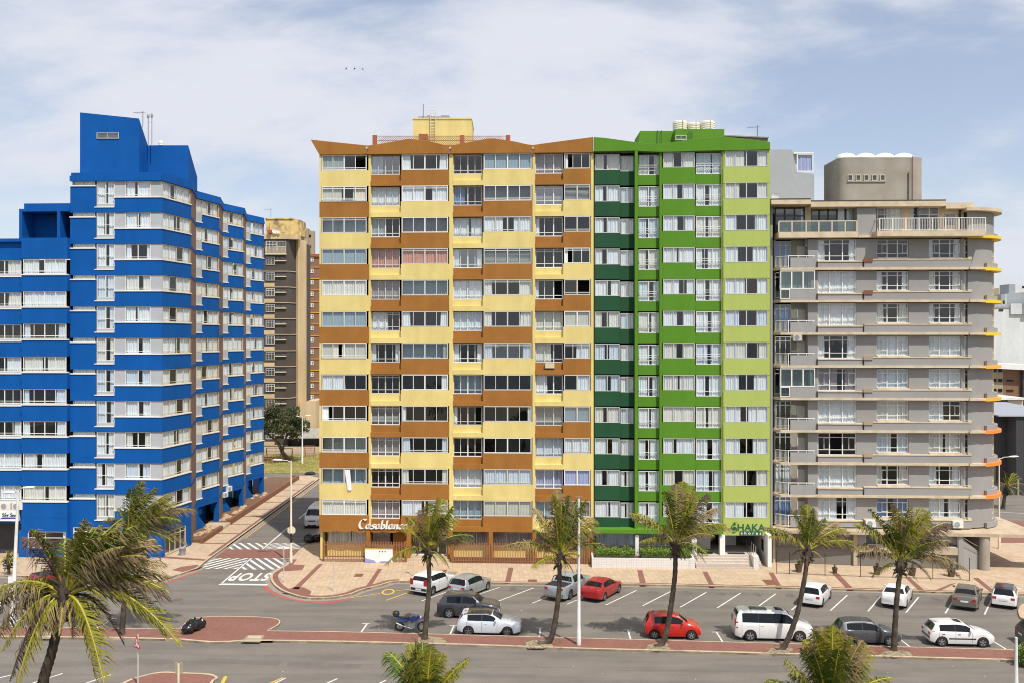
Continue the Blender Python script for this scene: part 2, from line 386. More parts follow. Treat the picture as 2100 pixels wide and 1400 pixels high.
mat('peeling_yellow', (.70, .52, .20), .85, var=.1, c2=(.25, .16, .09), c2scale=.8, c2amt=.9)
mat('brown_metal', (.33, .15, .075), .55, var=.12)
mat('rust_red', (.36, .09, .04), .7, var=.2)
mat('pole_white', (.72, .72, .70), .5, var=.08, vscale=2, c2=(.45, .42, .38), c2scale=1.5, c2amt=.35)
mat('pole_cream', (.70, .62, .48), .6, var=.08)
mat('lamp_white', (.85, .85, .83), .4)
mat('galvanised', (.42, .42, .41), .45, metal=.6, var=.1)
mat('black_metal', (.02, .02, .022), .5)
mat('black_rubber', (.018, .018, .019), .8, var=.15)
mat('black_plastic', (.02, .021, .024), .38)
mat('bag_plastic', (.012, .013, .016), .25)
mat('rim_silver', (.52, .53, .54), .3, metal=.75)
mat('rim_dark', (.22, .21, .2), .35, metal=.6)
mat('car_glass', (.008, .010, .013), .05, spec=.35)
mat('chrome', (.7, .7, .7), .15, metal=1)
mat('lamp_red', (.42, .012, .015), .2, coat=.5)
mat('lamp_clear', (.62, .64, .66), .12, coat=.5)
mat('plate', (.72, .74, .78), .5)
mat('bark_palm', (.07, .055, .042), .95, var=.35, vscale=5, bump=1, bscale=9, c2=(.16, .13, .10), c2scale=1.6, c2amt=.4, spec=.1)
mat('bark_tree', (.10, .08, .06), .95, var=.3, vscale=4)
mat('leaf_palm', (.055, .10, .010), .7, spec=.2, var=.5, vscale=1.6)
mat('leaf_light', (.22, .21, .02), .7, spec=.2, var=.4, vscale=1.6)
mat('leaf_dry', (.25, .185, .095), .85, spec=.1, var=.35, vscale=2.5)
mat('leaf_dead', (.11, .07, .045), .9, var=.35, vscale=3)
mat('rachis_yellow', (.42, .36, .035), .5, var=.2)
mat('leaf_tree', (.055, .068, .022), .75, var=.45, vscale=1.2)
mat('leaf_olive', (.13, .125, .05), .8, var=.4, vscale=1.5)
mat('leaf_hedge', (.16, .29, .02), .6, var=.45, vscale=5)
mat('rock', (.42, .30, .19), .9, var=.3, vscale=3, bump=.8, bscale=6)
mat('soil', (.16, .09, .05), .95, var=.3, vscale=3)
mat('planter_wall', (.20, .085, .045), .85, var=.15)
mat('terracotta', (.10, .065, .045), .8, var=.2)
mat('roof_grey', (.30, .28, .25), .9, var=.2)
mat('tank_cream', (.76, .70, .60), .55, var=.06, c2=(.5, .3, .16), c2scale=1.2, c2amt=.1)
mat('dome_white', (.85, .84, .8), .5, var=.05)
mat('corr_grey', (.085, .083, .085), .7, var=.2, vscale=.4)
mat('navy', (.02, .03, .22), .5)
mat('sign_white', (.82, .82, .82), .5)
mat('sign_yellow', (.80, .66, .05), .5)
mat('sign_blue', (.30, .32, .62), .5)
mat('letter_green', (.02, .11, .055), .5)
mat('letter_white', (.82, .80, .74), .5)
mat('letter_black', (.02, .02, .02), .5)
mat('sign_red', (.60, .03, .03), .5)
mat('ac_white', (.72, .70, .64), .5, var=.05)
mat('ledge_yellow', (.82, .55, .02), .6, var=.05)
mat('ledge_amber', (.85, .40, .03), .6, var=.05)
mat('ledge_orange', (.85, .24, .035), .6, var=.05)
mat('far_white', (.62, .65, .66), .85, var=.08, c2=(.48, .50, .5), c2scale=.12, c2amt=.5, streak=.08)
mat('far_grey', (.30, .32, .36), .85, var=.06)
mat('far_cream', (.72, .60, .45), .85, var=.06)
mat('far_tan', (.36, .29, .20), .85, var=.1)
mat('far_dark', (.045, .047, .055), .6, var=.15)
mat('roof_white', (.74, .73, .70), .6, var=.08)
mat('door_white', (.60, .55, .50), .6)
mat('skin', (.35, .20, .14), .6)
mat('cloth_red', (.55, .04, .02), .8)
# ------------------------------------------------------------------ camera, sky, sun
cam = bpy.data.cameras.new('camera'); camo = bpy.data.objects.new('camera', cam); col.objects.link(camo); scene.camera = camo
cam.sensor_width = 36; cam.lens = 36 * F_PX / 2100; cam.shift_y = (HZ - 700) / 2100; cam.clip_end = 5000; cam.clip_start = .5
camo.location = (0, 0, H); camo.rotation_euler = (rad(90), 0, 0)
SUN_EL, SUN_AZ = 58.0, math.atan2(.47, -.88)           # azimuth from +Y towards +X
sd = Vector((math.sin(SUN_AZ) * math.cos(rad(SUN_EL)), math.cos(SUN_AZ) * math.cos(rad(SUN_EL)), math.sin(rad(SUN_EL))))
sl = bpy.data.lights.new('sun', 'SUN'); sl.energy = 4.0; sl.angle = rad(.8); sl.color = (1, .95, .86)
so = bpy.data.objects.new('sun', sl); col.objects.link(so); so.rotation_euler = (-sd).to_track_quat('-Z', 'Y').to_euler(); so.location = (30, -40, 80)
w = bpy.data.worlds.new('World'); scene.world = w; w.use_nodes = True
N, L = w.node_tree.nodes, w.node_tree.links
bg = N['Background']; bg.inputs[1].default_value = .12
sky = N.new('ShaderNodeTexSky'); sky.sky_type = 'NISHITA'; sky.sun_disc = False; sky.sun_elevation = rad(SUN_EL); sky.sun_rotation = SUN_AZ
sky.air_density = 1.0; sky.dust_density = .8; sky.ozone_density = 1.5; sky.altitude = 20
tc = N.new('ShaderNodeTexCoord')
sx = N.new('ShaderNodeSeparateXYZ'); L.new(tc.outputs['Generated'], sx.inputs[0])
# project directions on a cloud layer so streaks thin out towards the horizon
az = N.new('ShaderNodeMath'); az.operation = 'MAXIMUM'; az.inputs[1].default_value = .0; L.new(sx.outputs[2], az.inputs[0])
az2 = N.new('ShaderNodeMath'); az2.operation = 'ADD'; az2.inputs[1].default_value = .42; L.new(az.outputs[0], az2.inputs[0])
dx = N.new('ShaderNodeMath'); dx.operation = 'DIVIDE'; L.new(sx.outputs[0], dx.inputs[0]); L.new(az2.outputs[0], dx.inputs[1])
dy = N.new('ShaderNodeMath'); dy.operation = 'DIVIDE'; L.new(sx.outputs[1], dy.inputs[0]); L.new(az2.outputs[0], dy.inputs[1])
cb = N.new('ShaderNodeCombineXYZ'); L.new(dx.outputs[0], cb.inputs[0]); L.new(dy.outputs[0], cb.inputs[1])
mp = N.new('ShaderNodeMapping'); mp.inputs['Rotation'].default_value = (0, 0, rad(52)); mp.inputs['Scale'].default_value = (1.0, 1.7, 1); mp.inputs['Location'].default_value = (3.1, .4, 0); L.new(cb.outputs[0], mp.inputs[0])
n1 = N.new('ShaderNodeTexNoise'); n1.inputs['Scale'].default_value = 1.5; n1.inputs['Detail'].default_value = 9; n1.inputs['Roughness'].default_value = .56; n1.inputs['Distortion'].default_value = .35; L.new(mp.outputs[0], n1.inputs['Vector'])
n2 = N.new('ShaderNodeTexNoise'); n2.inputs['Scale'].default_value = 5.5; n2.inputs['Detail'].default_value = 7; n2.inputs['Roughness'].default_value = .6; L.new(mp.outputs[0], n2.inputs['Vector'])
ad = N.new('ShaderNodeMath'); ad.operation = 'MULTIPLY_ADD'; ad.inputs[1].default_value = .22; L.new(n2.outputs[0], ad.inputs[0]); L.new(n1.outputs[0], ad.inputs[2])
rp = N.new('ShaderNodeMapRange'); rp.interpolation_type = 'SMOOTHSTEP'; rp.inputs[1].default_value = .46; rp.inputs[2].default_value = .70; rp.inputs[3].default_value = .28; rp.inputs[4].default_value = 1.0; L.new(ad.outputs[0], rp.inputs[0])
mx = N.new('ShaderNodeMixRGB'); L.new(rp.outputs[0], mx.inputs[0]); tn = N.new('ShaderNodeMixRGB'); tn.blend_type = 'MULTIPLY'; tn.inputs[0].default_value = 1; tn.inputs[2].default_value = (1.06, 1.0, 1.0, 1); L.new(sky.outputs[0], tn.inputs[1]); L.new(tn.outputs[0], mx.inputs[1]); mx.inputs[2].default_value = (5.55, 5.75, 6.35, 1)
L.new(mx.outputs[0], bg.inputs[0])
scene.view_settings.view_transform = 'Standard'; scene.view_settings.look = 'None'; scene.view_settings.gamma = 1; scene.view_settings.exposure = 0.2
try:
    scene.cycles.filter_width = 1.05; scene.cycles.max_bounces = 6; scene.cycles.transparent_max_bounces = 12; scene.cycles.caustics_reflective = False; scene.cycles.caustics_refractive = False
except Exception: pass

# ------------------------------------------------------------------ ground, roads, pavements
def sheet(name, pts, z, m, knd='structure', h=None):
    mb = MB(); mb.poly([(x, y, z) for x, y in pts]); o = mb.build(name, m)
    me = o.data
    if me.polygons[0].normal.z < 0: me.flip_normals()
    return kind(o, knd)
def gp(pts, h=0.0): return [G(a, b, h) for a, b in pts]
kind(sheet('ground', [(-900, -112), (900, -112), (900, 1800), (-900, 1800)], -.02, 'ground_soil'), 'structure')
sheet('lawn', [(-400, -40), (400, -40), (400, 38), (-400, 38)], -.01, 'dune_green'); sheet('beach', [(-600, -110), (600, -110), (600, -40.5), (-600, -40.5)], -.01, 'sand'); sheet('sea', [(-3000, -3500), (3000, -3500), (3000, -110.5), (-3000, -110.5)], -.01, 'sea')
sheet('road', [(-220, 40), (220, 40), (220, 88), (-220, 88)], 0, 'asphalt')
sheet('side_road', [(-27.4, 88), (-18.9, 88), (-18.9, 134.5), (-27.4, 134.5)], 0.0, 'asphalt')
sheet('back_road', [(-120, 134.5), (-8, 134.5), (-8, 146), (-120, 146)], 0.0, 'asphalt')
sheet('cross_road', [(45.5, 88), (130, 88), (130, 131), (45.5, 131)], 0.0, 'asphalt')
def slab(name, pts, h, mside, mtop, kerb=None):
    mb = MB(); mb.prism(pts, 0, h, 0, 1, bottom=False); o = mb.build(name, [mside, mtop]); return kind(o, 'structure')
def strip(mb, pts, w0, w1, z, m=0, T=None):
    "flat ribbon between offsets w0 and w1 to the left of a polyline"
    L_, R_ = [], []
    for k, p in enumerate(pts):
        a = pts[max(k - 1, 0)]; b = pts[min(k + 1, len(pts) - 1)]; l = math.hypot(b[0] - a[0], b[1] - a[1]); n = (-(b[1] - a[1]) / l, (b[0] - a[0]) / l)
        L_.append((p[0] + n[0] * w1, p[1] + n[1] * w1, z)); R_.append((p[0] + n[0] * w0, p[1] + n[1] * w0, z))
    for k in range(len(pts) - 1): mb.quad(R_[k], R_[k + 1], L_[k + 1], L_[k], m)
def smooth(pts, n=4):
    out = []
    for k in range(len(pts) - 1):
        p0, p1, p2, p3 = pts[max(k - 1, 0)], pts[k], pts[k + 1], pts[min(k + 2, len(pts) - 1)]
        for j in range(n):
            t = j / n
            out.append(tuple(.5 * ((2 * p1[i]) + (-p0[i] + p2[i]) * t + (2 * p0[i] - 5 * p1[i] + 4 * p2[i] - p3[i]) * t * t + (-p0[i] + 3 * p1[i] - 3 * p2[i] + p3[i]) * t ** 3) for i in range(2)))
    out.append(pts[-1]); return out
def kerbline(name, pts, w=.16, h=.14, side=1):
    "kerb stones butted end to end with joints"
    mb = MB(); acc = 0
    for k in range(len(pts) - 1):
        a, b = Vector((*pts[k], 0)), Vector((*pts[k + 1], 0)); l = (b - a).length
        if l < 1e-4: continue
        d = (b - a) / l; n = Vector((-d.y, d.x, 0)) * side; m = max(1, round(l / 1.0))
        for j in range(m):
            p = a + d * (l * j / m + .008); q = a + d * (l * (j + 1) / m - .008); hh = h + R.uniform(-.004, .006)
            i = len(mb.v)
            mb.v += [tuple(v) for v in (p, q, q + n * w, p + n * w)] + [(v.x, v.y, hh) for v in (p, q, q + n * w, p + n * w)]
            for f in ((4, 5, 6, 7), (0, 1, 5, 4), (1, 2, 6, 5), (2, 3, 7, 6), (3, 0, 4, 7)): mb.f.append(tuple(i + x for x in f)); mb.m.append(0)
    return kind(mb.build(name, 'kerb_stone'), 'structure')
KH = .13
nk = smooth(gp([(2180, 1223), (2040, 1219), (1920, 1215.5), (1800, 1212), (1580, 1206), (1290, 1200), (1100, 1198), (960, 1197), (880, 1195), (845, 1194)]), 3)
nk += smooth(gp([(845, 1194), (806, 1194.5), (783, 1201), (743, 1211), (720, 1220), (686, 1226.5), (654, 1228.5), (625, 1227), (601, 1221.5), (573.6, 1210.5), (558.6, 1197), (554, 1186), (558, 1177), (571, 1168.5), (586, 1160)]), 3)[1:]
nk += [(-19.55, 83.6), (-19.5, 88), (-19.5, 100), (-19.5, 118), (-19.5, 134)]
slab('pavement', nk + [(-15, 134), (-15, 108), (45.5, 108), (48.5, 96), (62, 84), (62, nk[0][1])], KH, 'kerb_stone', 'paving_beige')
kerbline('kerb', nk, side=-1, h=KH + .012)
lk = smooth(gp([(-400, 1176), (-200, 1180), (0, 1182), (60, 1184), (150, 1191), (200, 1202), (250, 1206), (305, 1201), (337, 1189.4), (379, 1175.5), (404, 1167.5)]), 3) + [(-26.75, 83.5), (-26.7, 89), (-26.7, 100), (-26.7, 118), (-26.7, 132), (-28.5, 134.2)]
slab('pavement', lk + [(-31, 134.2), (-31, 88), (-110, 88), (-110, lk[0][1])], KH, 'kerb_stone', 'paving_beige')
kerbline('kerb', lk, side=1, h=KH + .012)
# gutters along the kerbs
g = MB(); strip(g, nk, 0, .45, .004); strip(g, lk, -.45, 0, .004); kind(g.build('gutter', 'gutter_concrete'), 'structure')
# red brick bands let into the pavements
rb = MB(); zt = KH + .004
for q in [[(1043, 1163), (1053, 1163), (1046, 1194.5), (1035, 1194.5)], [(1306.7, 1168), (1317, 1168), (1326, 1199), (1313, 1199)], [(1440, 1171), (1450.5, 1171), (1466.7, 1202), (1456, 1202)],
          [(1576, 1173), (1586, 1173), (1604, 1204), (1593, 1204)], [(1706, 1174.6), (1719, 1174.6), (1752, 1208), (1738, 1208)], [(1855, 1182), (1865, 1182), (1898, 1211.5), (1886, 1211.5)],
          [(1995, 1184), (2006, 1184), (2046, 1215.5), (2034, 1215.5)], [(775, 1165), (784, 1165), (759, 1204), (747, 1206.5)], [(653, 1156), (663, 1155), (612, 1207), (600, 1206)], [(907, 1168), (917, 1167), (910, 1188), (900, 1189)],
          [(1183, 1165), (1192, 1165), (1190, 1176), (1180, 1176)], [(579, 1213), (602, 1203), (622, 1203), (639, 1211), (637, 1217), (628, 1222.6), (604, 1218)], [(586, 1165), (592, 1155.5), (625, 1158), (620, 1168), (590, 1170), (578, 1170)],
          [(1950, 1196), (1962, 1194), (1925, 1212), (1910, 1212.5)], [(2055, 1093), (2130, 1093), (2130, 1112), (2052, 1112)],
          [(372, 1161), (404, 1157), (418, 1159), (404, 1165), (378, 1172.5), (352, 1168)], [(300, 1141), (330, 1139), (424, 1146), (424, 1149), (330, 1143)]]:
    rb.poly([(x, y, zt) for x, y in gp(q, KH)])
k0 = [p for p in nk if p[0] < -9 and p[1] < 84]; strip(rb, k0, -.62, -.2, KH + .008)
strip(rb, [(p[0], p[1]) for p in nk if p[0] >= -9], -.42, -.18, KH + .008)
strip(rb, [(-26.7, 85), (-26.7, 100), (-26.7, 130)], .2, .5, KH + .008)
for yy in (90, 94.5, 99, 103.5, 108, 112.5, 117, 121.5, 126): rb.poly([(-29.6, yy, zt), (-26.9, yy, zt), (-26.9, yy + .35, zt), (-29.6, yy + .35, zt)])
for yy in (72.5,): pass
kind(rb.build('paving_band', 'paving_red'), 'structure')
# raised brick crossing over the side road, between the two hatched areas
slab('crossing', [(-26.5, 84.75), (-19.7, 84.75), (-19.7, 88.1), (-26.5, 88.1)], .03, 'paving_red', 'paving_red')
kind(sheet('paving_patch', [(-19.5, 118), (-15, 118), (-15, 134), (-19.5, 134)], KH + .004, 'paving_red'), 'structure')
# long brick median with its bulb, and the island at the bottom edge
mtop = gp([(-300, 1281), (-60, 1286), (130, 1289), (250, 1291), (369.5, 1292)]); bulb = smooth(gp([(369.5, 1292), (379, 1280), (392, 1272.5), (411, 1268), (450, 1266.6), (482, 1266.5), (530, 1267.5), (559, 1269.7), (574, 1275), (572, 1283), (561, 1289.5), (549, 1295.8)]), 3)
mt2 = gp([(549, 1295.8), (700, 1298), (950, 1304.3), (1200, 1311), (1400, 1316.5), (1600, 1322), (1850, 1329), (2083, 1335)])
mbot = gp([(2085, 1357), (1850, 1350.8), (1600, 1344), (1400, 1338.5), (1200, 1333.5), (950, 1325), (700, 1319), (560, 1317), (500, 1317), (470, 1319.5), (430, 1320), (400, 1317.5), (370, 1314.5), (250, 1311), (130, 1310), (-60, 1308), (-300, 1303)])
mp_ = mtop + bulb[1:] + mt2[1:] + mbot
slab('median', mp_, KH, 'kerb_stone', 'paving_red')
kerbline('kerb', mtop + bulb[1:] + mt2[1:], w=.09, side=-1, h=KH + .012); kerbline('kerb', mbot, w=.2, side=-1, h=KH + .014)
isl = smooth(gp([(205, 1470), (230, 1418), (258, 1400), (290, 1389), (330, 1381), (370, 1382), (420, 1384), (440, 1387.5), (447, 1394), (436, 1404), (420, 1470)]), 3)
slab('median', isl, KH, 'kerb_stone', 'paving_red'); kerbline('kerb', isl, w=.16, side=-1, h=KH + .012)
isl2 = smooth(gp([(2092, 1268), (2088, 1255), (2094, 1243), (2110, 1240), (2180, 1243)]), 3) ; slab('median', isl2 + gp([(2180, 1272), (2100, 1272)]), KH, 'kerb_stone', 'paving_beige')
# bare soil patches where palms stand in the median, storm drain slab
sp = MB()
for q in [[(1078, 1316), (1092, 1311.5), (1125, 1313), (1135, 1324), (1112, 1328.5), (1082, 1328)], [(1330, 1320), (1348, 1317.5), (1370, 1320), (1376, 1330), (1350, 1334), (1324, 1332)], [(1580, 1328), (1600, 1325), (1625, 1328), (1626, 1336), (1600, 1340), (1574, 1337)], [(1815, 1335), (1840, 1332), (1865, 1335), (1872, 1344), (1835, 1347), (1800, 1343)], [(858, 1306), (880, 1303.5), (908, 1307), (918, 1316), (890, 1320), (856, 1317)], [(508, 1301), (543, 1302), (533, 1316), (494, 1315.5)], [(75, 1293), (110, 1293), (112, 1309), (70, 1309)]]:
    sp.poly([(x, y, zt) for x, y in gp(q, KH)])
kind(sp.build('soil_patch', 'ground_soil'), 'structure')
sheet('lawn', [(-75, 137.5), (-8, 137.5), (-8, 160), (-75, 160)], .03, 'lawn')
sheet('path', [(-75, 160), (-8, 160), (-8, 163), (-75, 163)], .035, 'gutter_concrete')
# ------------------------------------------------------------------ painted markings
wl = MB()
def line(mb, a, b, w, z=.008):
    (x0, y0), (x1, y1) = a, b; l = math.hypot(x1 - x0, y1 - y0); nx, ny = -(y1 - y0) / l * w / 2, (x1 - x0) / l * w / 2
    mb.quad((x0 - nx, y0 - ny, z), (x1 - nx, y1 - ny, z), (x1 + nx, y1 + ny, z), (x0 + nx, y0 + ny, z))
for a in [(864.8, 1231, 935, 1206), (950, 1228, 1024.5, 1203.5), (1017, 1233.5, 1094.5, 1204.4), (1091.5, 1236, 1160, 1208), (1162.6, 1238, 1232, 1209), (1242, 1239.8, 1305, 1209.8), (1318, 1241, 1375, 1212), (1395, 1244, 1448.5, 1213.5), (1470.7, 1245.6, 1518.7, 1215),
          (1546, 1249, 1591, 1216.5), (1623, 1250, 1661, 1219), (1703, 1251, 1737.6, 1219.5), (1780, 1252.5, 1806.6, 1221.6), (1858, 1255, 1883.7, 1223.7), (1938.6, 1256.7, 1958, 1226), (2019, 1259, 2034, 1228), (-10, 1201, 62, 1188), (-10, 1218, 58, 1203), (-60, 1192, -10, 1184)]:
    line(wl, G(a[0], a[1]), G(a[2], a[3]), .11)
for a in [(66, 1400, 128, 1380), (176, 1400, 229, 1382), (-40, 1398, 24, 1383), (560, 1402, 586, 1389), (668, 1401, 692, 1390.5), (-60, 1420, 10, 1400), (775, 1402, 791, 1394), (873, 1404, 895, 1393)]:
    line(wl, G(a[0], a[1]), G(a[2], a[3]), .12)
for x0, x1, yb, xs, ys, xe, ye in [(742.5, 759, 1277.5, 753, 1278, 738, 1299), (922.5, 938, 1281.7, 931, 1282, 921, 1304), (1099, 1113, 1286.5, 1108, 1287, 1106, 1308), (1278.6, 1296, 1290.7, 1288, 1291, 1294, 1313), (1460, 1479, 1295, 1469.5, 1295.7, 1483.8, 1317.6), (1645, 1662, 1300, 1655, 1300.5, 1676, 1323), (1838, 1848, 1304.6, 1840, 1305, 1870, 1328.6), (2026, 2040, 1310, 2031, 1310.4, 2069, 1333.6), (224, 240, 1267, 232, 1267.3, 194, 1290), (40, 58, 1265, 48, 1265.5, 6, 1286), (565, 585, 1272.5, 575, 1273, 552, 1294)]:
    if x0 == 565: continue
    line(wl, G(x0, yb), G(x1, yb), .1); line(wl, G(xs, ys), G(xe, ye), .11)
line(wl, (-23.3, 75.7), (-19.4, 75.5), .42); line(wl, (-23.2, 75.7), (-23.2, 84.7), .14); line(wl, (-23.15, 88.15), (-23.15, 98.5), .16); line(wl, (-23.1, 103), (-23.1, 107), .14)
def clip(poly, ax, v, keep_lo):
    out = []
    for k in range(len(poly)):
        a, b = poly[k], poly[(k + 1) % len(poly)]; ia = (a[ax] <= v) == keep_lo; ib = (b[ax] <= v) == keep_lo
        if ia: out.append(a)
        if ia != ib:
            t = (v - a[ax]) / (b[ax] - a[ax]); out.append((a[0] + (b[0] - a[0]) * t, a[1] + (b[1] - a[1]) * t))
    return out
def hatch(xa, xb, ya, yb, slope, step, w):
    x = xa - abs(slope) * (yb - ya) - 1
    while x < xb + abs(slope) * (yb - ya) + 1:
        p = [(x, ya), (x + w, ya), (x + w + slope * (yb - ya), yb), (x + slope * (yb - ya), yb)]
        p = clip(clip(p, 0, xa, False), 0, xb, True)
        if len(p) > 2: wl.poly([(u, v, .008) for u, v in p])
        x += step
hatch(-26.6, -23.35, 80.7, 84.6, .62, .78, .3); hatch(-23.05, -19.75, 80.5, 84.6, -.62, .78, .3)
hatch(-26.5, -23.3, 88.2, 90.9, -.62, .78, .3); hatch(-23.0, -19.8, 88.2, 90.9, 1.1, .8, .3)
kind(wl.build('road_marking', 'line_white'), 'structure')
yl = MB(); line(yl, G(792, 1230), G(841, 1212.5), .12); line(yl, G(720, 1224.5), G(780, 1216), .1); line(yl, G(812, 1210.5), G(842, 1207), .1)
c = G(796, 1212.6); n = 20
for k in range(n):
    a, b = 2 * math.pi * k / n, 2 * math.pi * (k + 1) / n
    yl.quad((c[0] + .36 * math.cos(a), c[1] + .62 * math.sin(a), .008), (c[0] + .36 * math.cos(b), c[1] + .62 * math.sin(b), .008), (c[0] + .5 * math.cos(b), c[1] + .85 * math.sin(b), .008), (c[0] + .5 * math.cos(a), c[1] + .85 * math.sin(a), .008))
line(yl, G(455, 1402), G(463, 1386), .2); line(yl, G(550, 1402), G(580, 1388.5), .13); line(yl, (-26.1, 93), (-26.1, 130), .1)
kind(yl.build('road_marking', 'line_yellow'), 'structure')
rl = MB(); strip(rl, smooth(gp([(292, 1207), (337, 1193.5), (370, 1182.5), (395, 1174), (410, 1169.5)]), 3), -.32, -.1, .009)
strip(rl, smooth(gp([(543.5, 1200), (552, 1210), (575.7, 1223), (616, 1231.5), (655, 1235), (689, 1233), (722, 1226)]), 3), -.12, .12, .009)
kind(rl.build('road_marking', 'line_red'), 'structure')
cx_, cy_ = G(512, 1181)
st = typemesh('road_marking', 'STOP', 3.6, 'line_white', None, lambda x, y, z: (cx_ + .12 - x * .345, cy_ - y * .95, .010), extrude=0, bold=.10, space=1.12)
kind(st, 'structure')
# tyre stains in the bays, darker worn patches on the road
stn = MB()
def blot(px, py, rx, ry, h=0.0):
    x, y = G(px, py); n = 14
    stn.poly([(x + rx * (1 + R.uniform(-.25, .25)) * math.cos(2 * math.pi * k / n), y + ry * (1 + R.uniform(-.25, .25)) * math.sin(2 * math.pi * k / n), .004) for k in range(n)])
m = mat('stain', (.13, .12, .108), .9, var=.5, vscale=3)
for a in [(1052, 1208), (1340, 1214), (1410, 1215), (1480, 1217.5), (1552, 1218), (1620, 1219.5), (1770, 1223), (1921, 1227.5), (1262, 1213)]: blot(a[0], a[1], R.uniform(.25, .45), R.uniform(.4, .8))
kind(stn.build('oil_stain', 'stain'), 'structure')
m = mat('road_wear', (.145, .128, .112), .85, var=.12, vscale=1.5)
wr = MB()
for a in [(255, 1352, 350, 1356), (420, 1353, 575, 1359), (590, 1360, 660, 1361), (672, 1363, 740, 1365)]:
    line(wr, G(a[0], a[1]), G(a[2], a[3]), .75, .004)
kind(wr.build('tar_patch', 'road_wear'), 'structure')
ck = MB()
for (x0, y0, n_, dx_) in [(-9, 57.2, 26, .55), (6, 56.2, 22, .6), (14, 58.2, 20, .5), (-14, 66.5, 24, .6), (2, 69.3, 24, .55), (17, 66.2, 26, .6), (-22, 71.5, 16, .4), (-18, 62.5, 18, .5), (24, 57.0, 18, .5)]:
    p = (x0, y0)
    for k in range(n_):
        q_ = (p[0] + dx_ * R.uniform(.6, 1.3), p[1] + R.uniform(-.16, .15) - .045 * dx_); line(ck, p, q_, R.uniform(.02, .05), .005); p = q_
kind(ck.build('tar_seam', 'stain'), 'structure')
mh = MB()
for px, py, r in [(229 + 0, 1226, .4), (365, 1228.7, .36)]:
    x, y = G(px, py)
    if px > 300: mh.lathe((x, y, 0), [(r, 0), (r, .012), (0.001, .012)], 18)
tag(mh.build('manhole_cover', 'soil'), 'round brown manhole cover in the asphalt before the side street', 'manhole cover')
for k, (px, py, w_, d_) in enumerate([(736, 1178.5, .34, .5), (1092, 1190, .36, .4), (1579, 1193, .45, .8), (927, 1174, .38, .5)]):
    mb = MB(); x, y = G(px, py, KH); mb.box(x - w_, x + w_, y - d_, y + d_, KH + .001, KH + .014)
    tag(mb.build('drain_cover', 'gutter_concrete' if k == 3 else 'planter_wall'), ['small brown drain cover in the paving in front of the banner', 'drain cover at the kerb behind the silver pickup', 'large square drain cover in the paving near the green building corner', 'grey service cover in the paving above the silver hatchback'][k], 'drain cover')
mb = MB(); x, y = G(518, 1308, KH); mb.box(x - .38, x + .5, y - .05, y + .5, KH + .006, KH + .03); 
tag(mb.build('storm_drain', 'kerb_stone'), 'concrete storm drain inlet in the kerb of the brick median', 'storm drain')
# ------------------------------------------------------------------ the yellow and brown block
FY = Fc(-60, 83 + 60 * .045, 60, 83 - 60 * .045)
def base_at(px, T=FY): 
    p = T(T.sp(px), 0, 0); return p
yb = thing('apartment_building', 'tall block with alternating yellow and brown window bands and a zigzag brown parapet', 'building', base_at(930))
S = lambda px, t=0.0: FY.sp(px, t)
FLY = 2.75
ztop = FY.zp(700, 318)                       # top of the first row of windows
cols_y = [('A', 655, 757, 660, 752), ('B', 760, 822, 761.5, 820), ('C', 822, 921, 824, 919), ('D', 929, 990, 930, 989), ('E', 990, 1092, 992, 1090), ('F', 1097.5, 1155, 1098, 1154), ('G', 1155, 1212, 1157, 1210.5)]
CODE = ["lgk lb s d fbz fm k", "pck w p ln g v v", "g lg g p p d d", "fb fo fo s v d k", "w fm g p s k k", "fb l s w s fc fc", "pck s g s s l r", "l d d g d l r", "k v d k d v fb", "g fm s d d w w", "g d s w w fu fu", "w fm p fb fc fb fm"]
ybands = {}
wall = {'Y': MB(), 'B': MB()}
RY = random.Random(11)
rowsB = []
for r in range(12):
    zt_ = ztop - r * FLY; zs = zt_ - 1.38; zb = zt_ - FLY
    codes = CODE[r].split()
    for ci, (nm, a, b, wa, wb) in enumerate(cols_y):
        odd = (r % 2 == 0); yel = (nm in 'ADE') == odd
        if r == 11 and nm in 'ABC': yel = False
        W = wall['Y' if yel else 'B']
        gl_ = 'pane_glass_mirror' if RY.random() < .16 else 'pane_glass'; c = codes[ci]; code = {'w': 'f', 'g': 'g', 'v': 'v', 'd': 'd', 'l': 'l'}.get(c, c)
        room = 'curtain_white'
        if nm in 'ACEG':
            W.box(S(a), S(b), 0, .28, zb + .0, zs, FY)
            if nm == 'A': cl, hv = 4, (1,)
            elif nm == 'G': cl, hv = (2, (0,)) if r % 3 else (3, ())
            else: cl, hv = 4, (1,)
            bars = RY.choice([(), (), (), (.84,), (.16,)]) if r else ((.16,) if nm == 'A' else ())
            window(yb, FY, S(wa, .06), S(wb, .06), zs + .01, zt_ - .01, .06, cl, bars, RY.choice(['frame_alu', 'frame_alu', 'frame_white']), .075, .06, code, RY, hv, gl=gl_, rails=((.1, .2) if 'ck' in c and r else ()))
            if nm == 'A': W2 = wall['Y']; W2.box(S(a) , S(a) + .16, .0, .3, zs, zt_, FY)
        else:
            W.box(S(a), S(b) , .3, .5, zs - .95, zs - .36, FY); W.box(S(a), S(b), 0, .5, zb, zs - .95, FY)
            W.box(S(a), S(b) - .16, .22, .5, zs - .86, zs - .34, FY) if False else None
            window(yb, FY, S(wa, .42), S(wb, .42), zs - .35, zt_ - .06, .42, 3 if nm == 'F' else 4, RY.choice([(.22,), (.2,), (.22, .86), (.2,)]), RY.choice(['frame_alu', 'frame_white', 'frame_white']), .065, .06, code, RY, (1,), gl=gl_)
            wall['Y' if yel else 'B'].box(S(b) - .02 - .16, S(b) - .16, .0, .0, 0, 0, FY) if False else None
for (a, b) in ((755.5, 760), (921, 929), (1092, 1097.5), (1212, 1217.3)):
    wall['Y'].box(S(a), S(b), .05, .6, ztop - 12 * FLY + .1, ztop, FY)
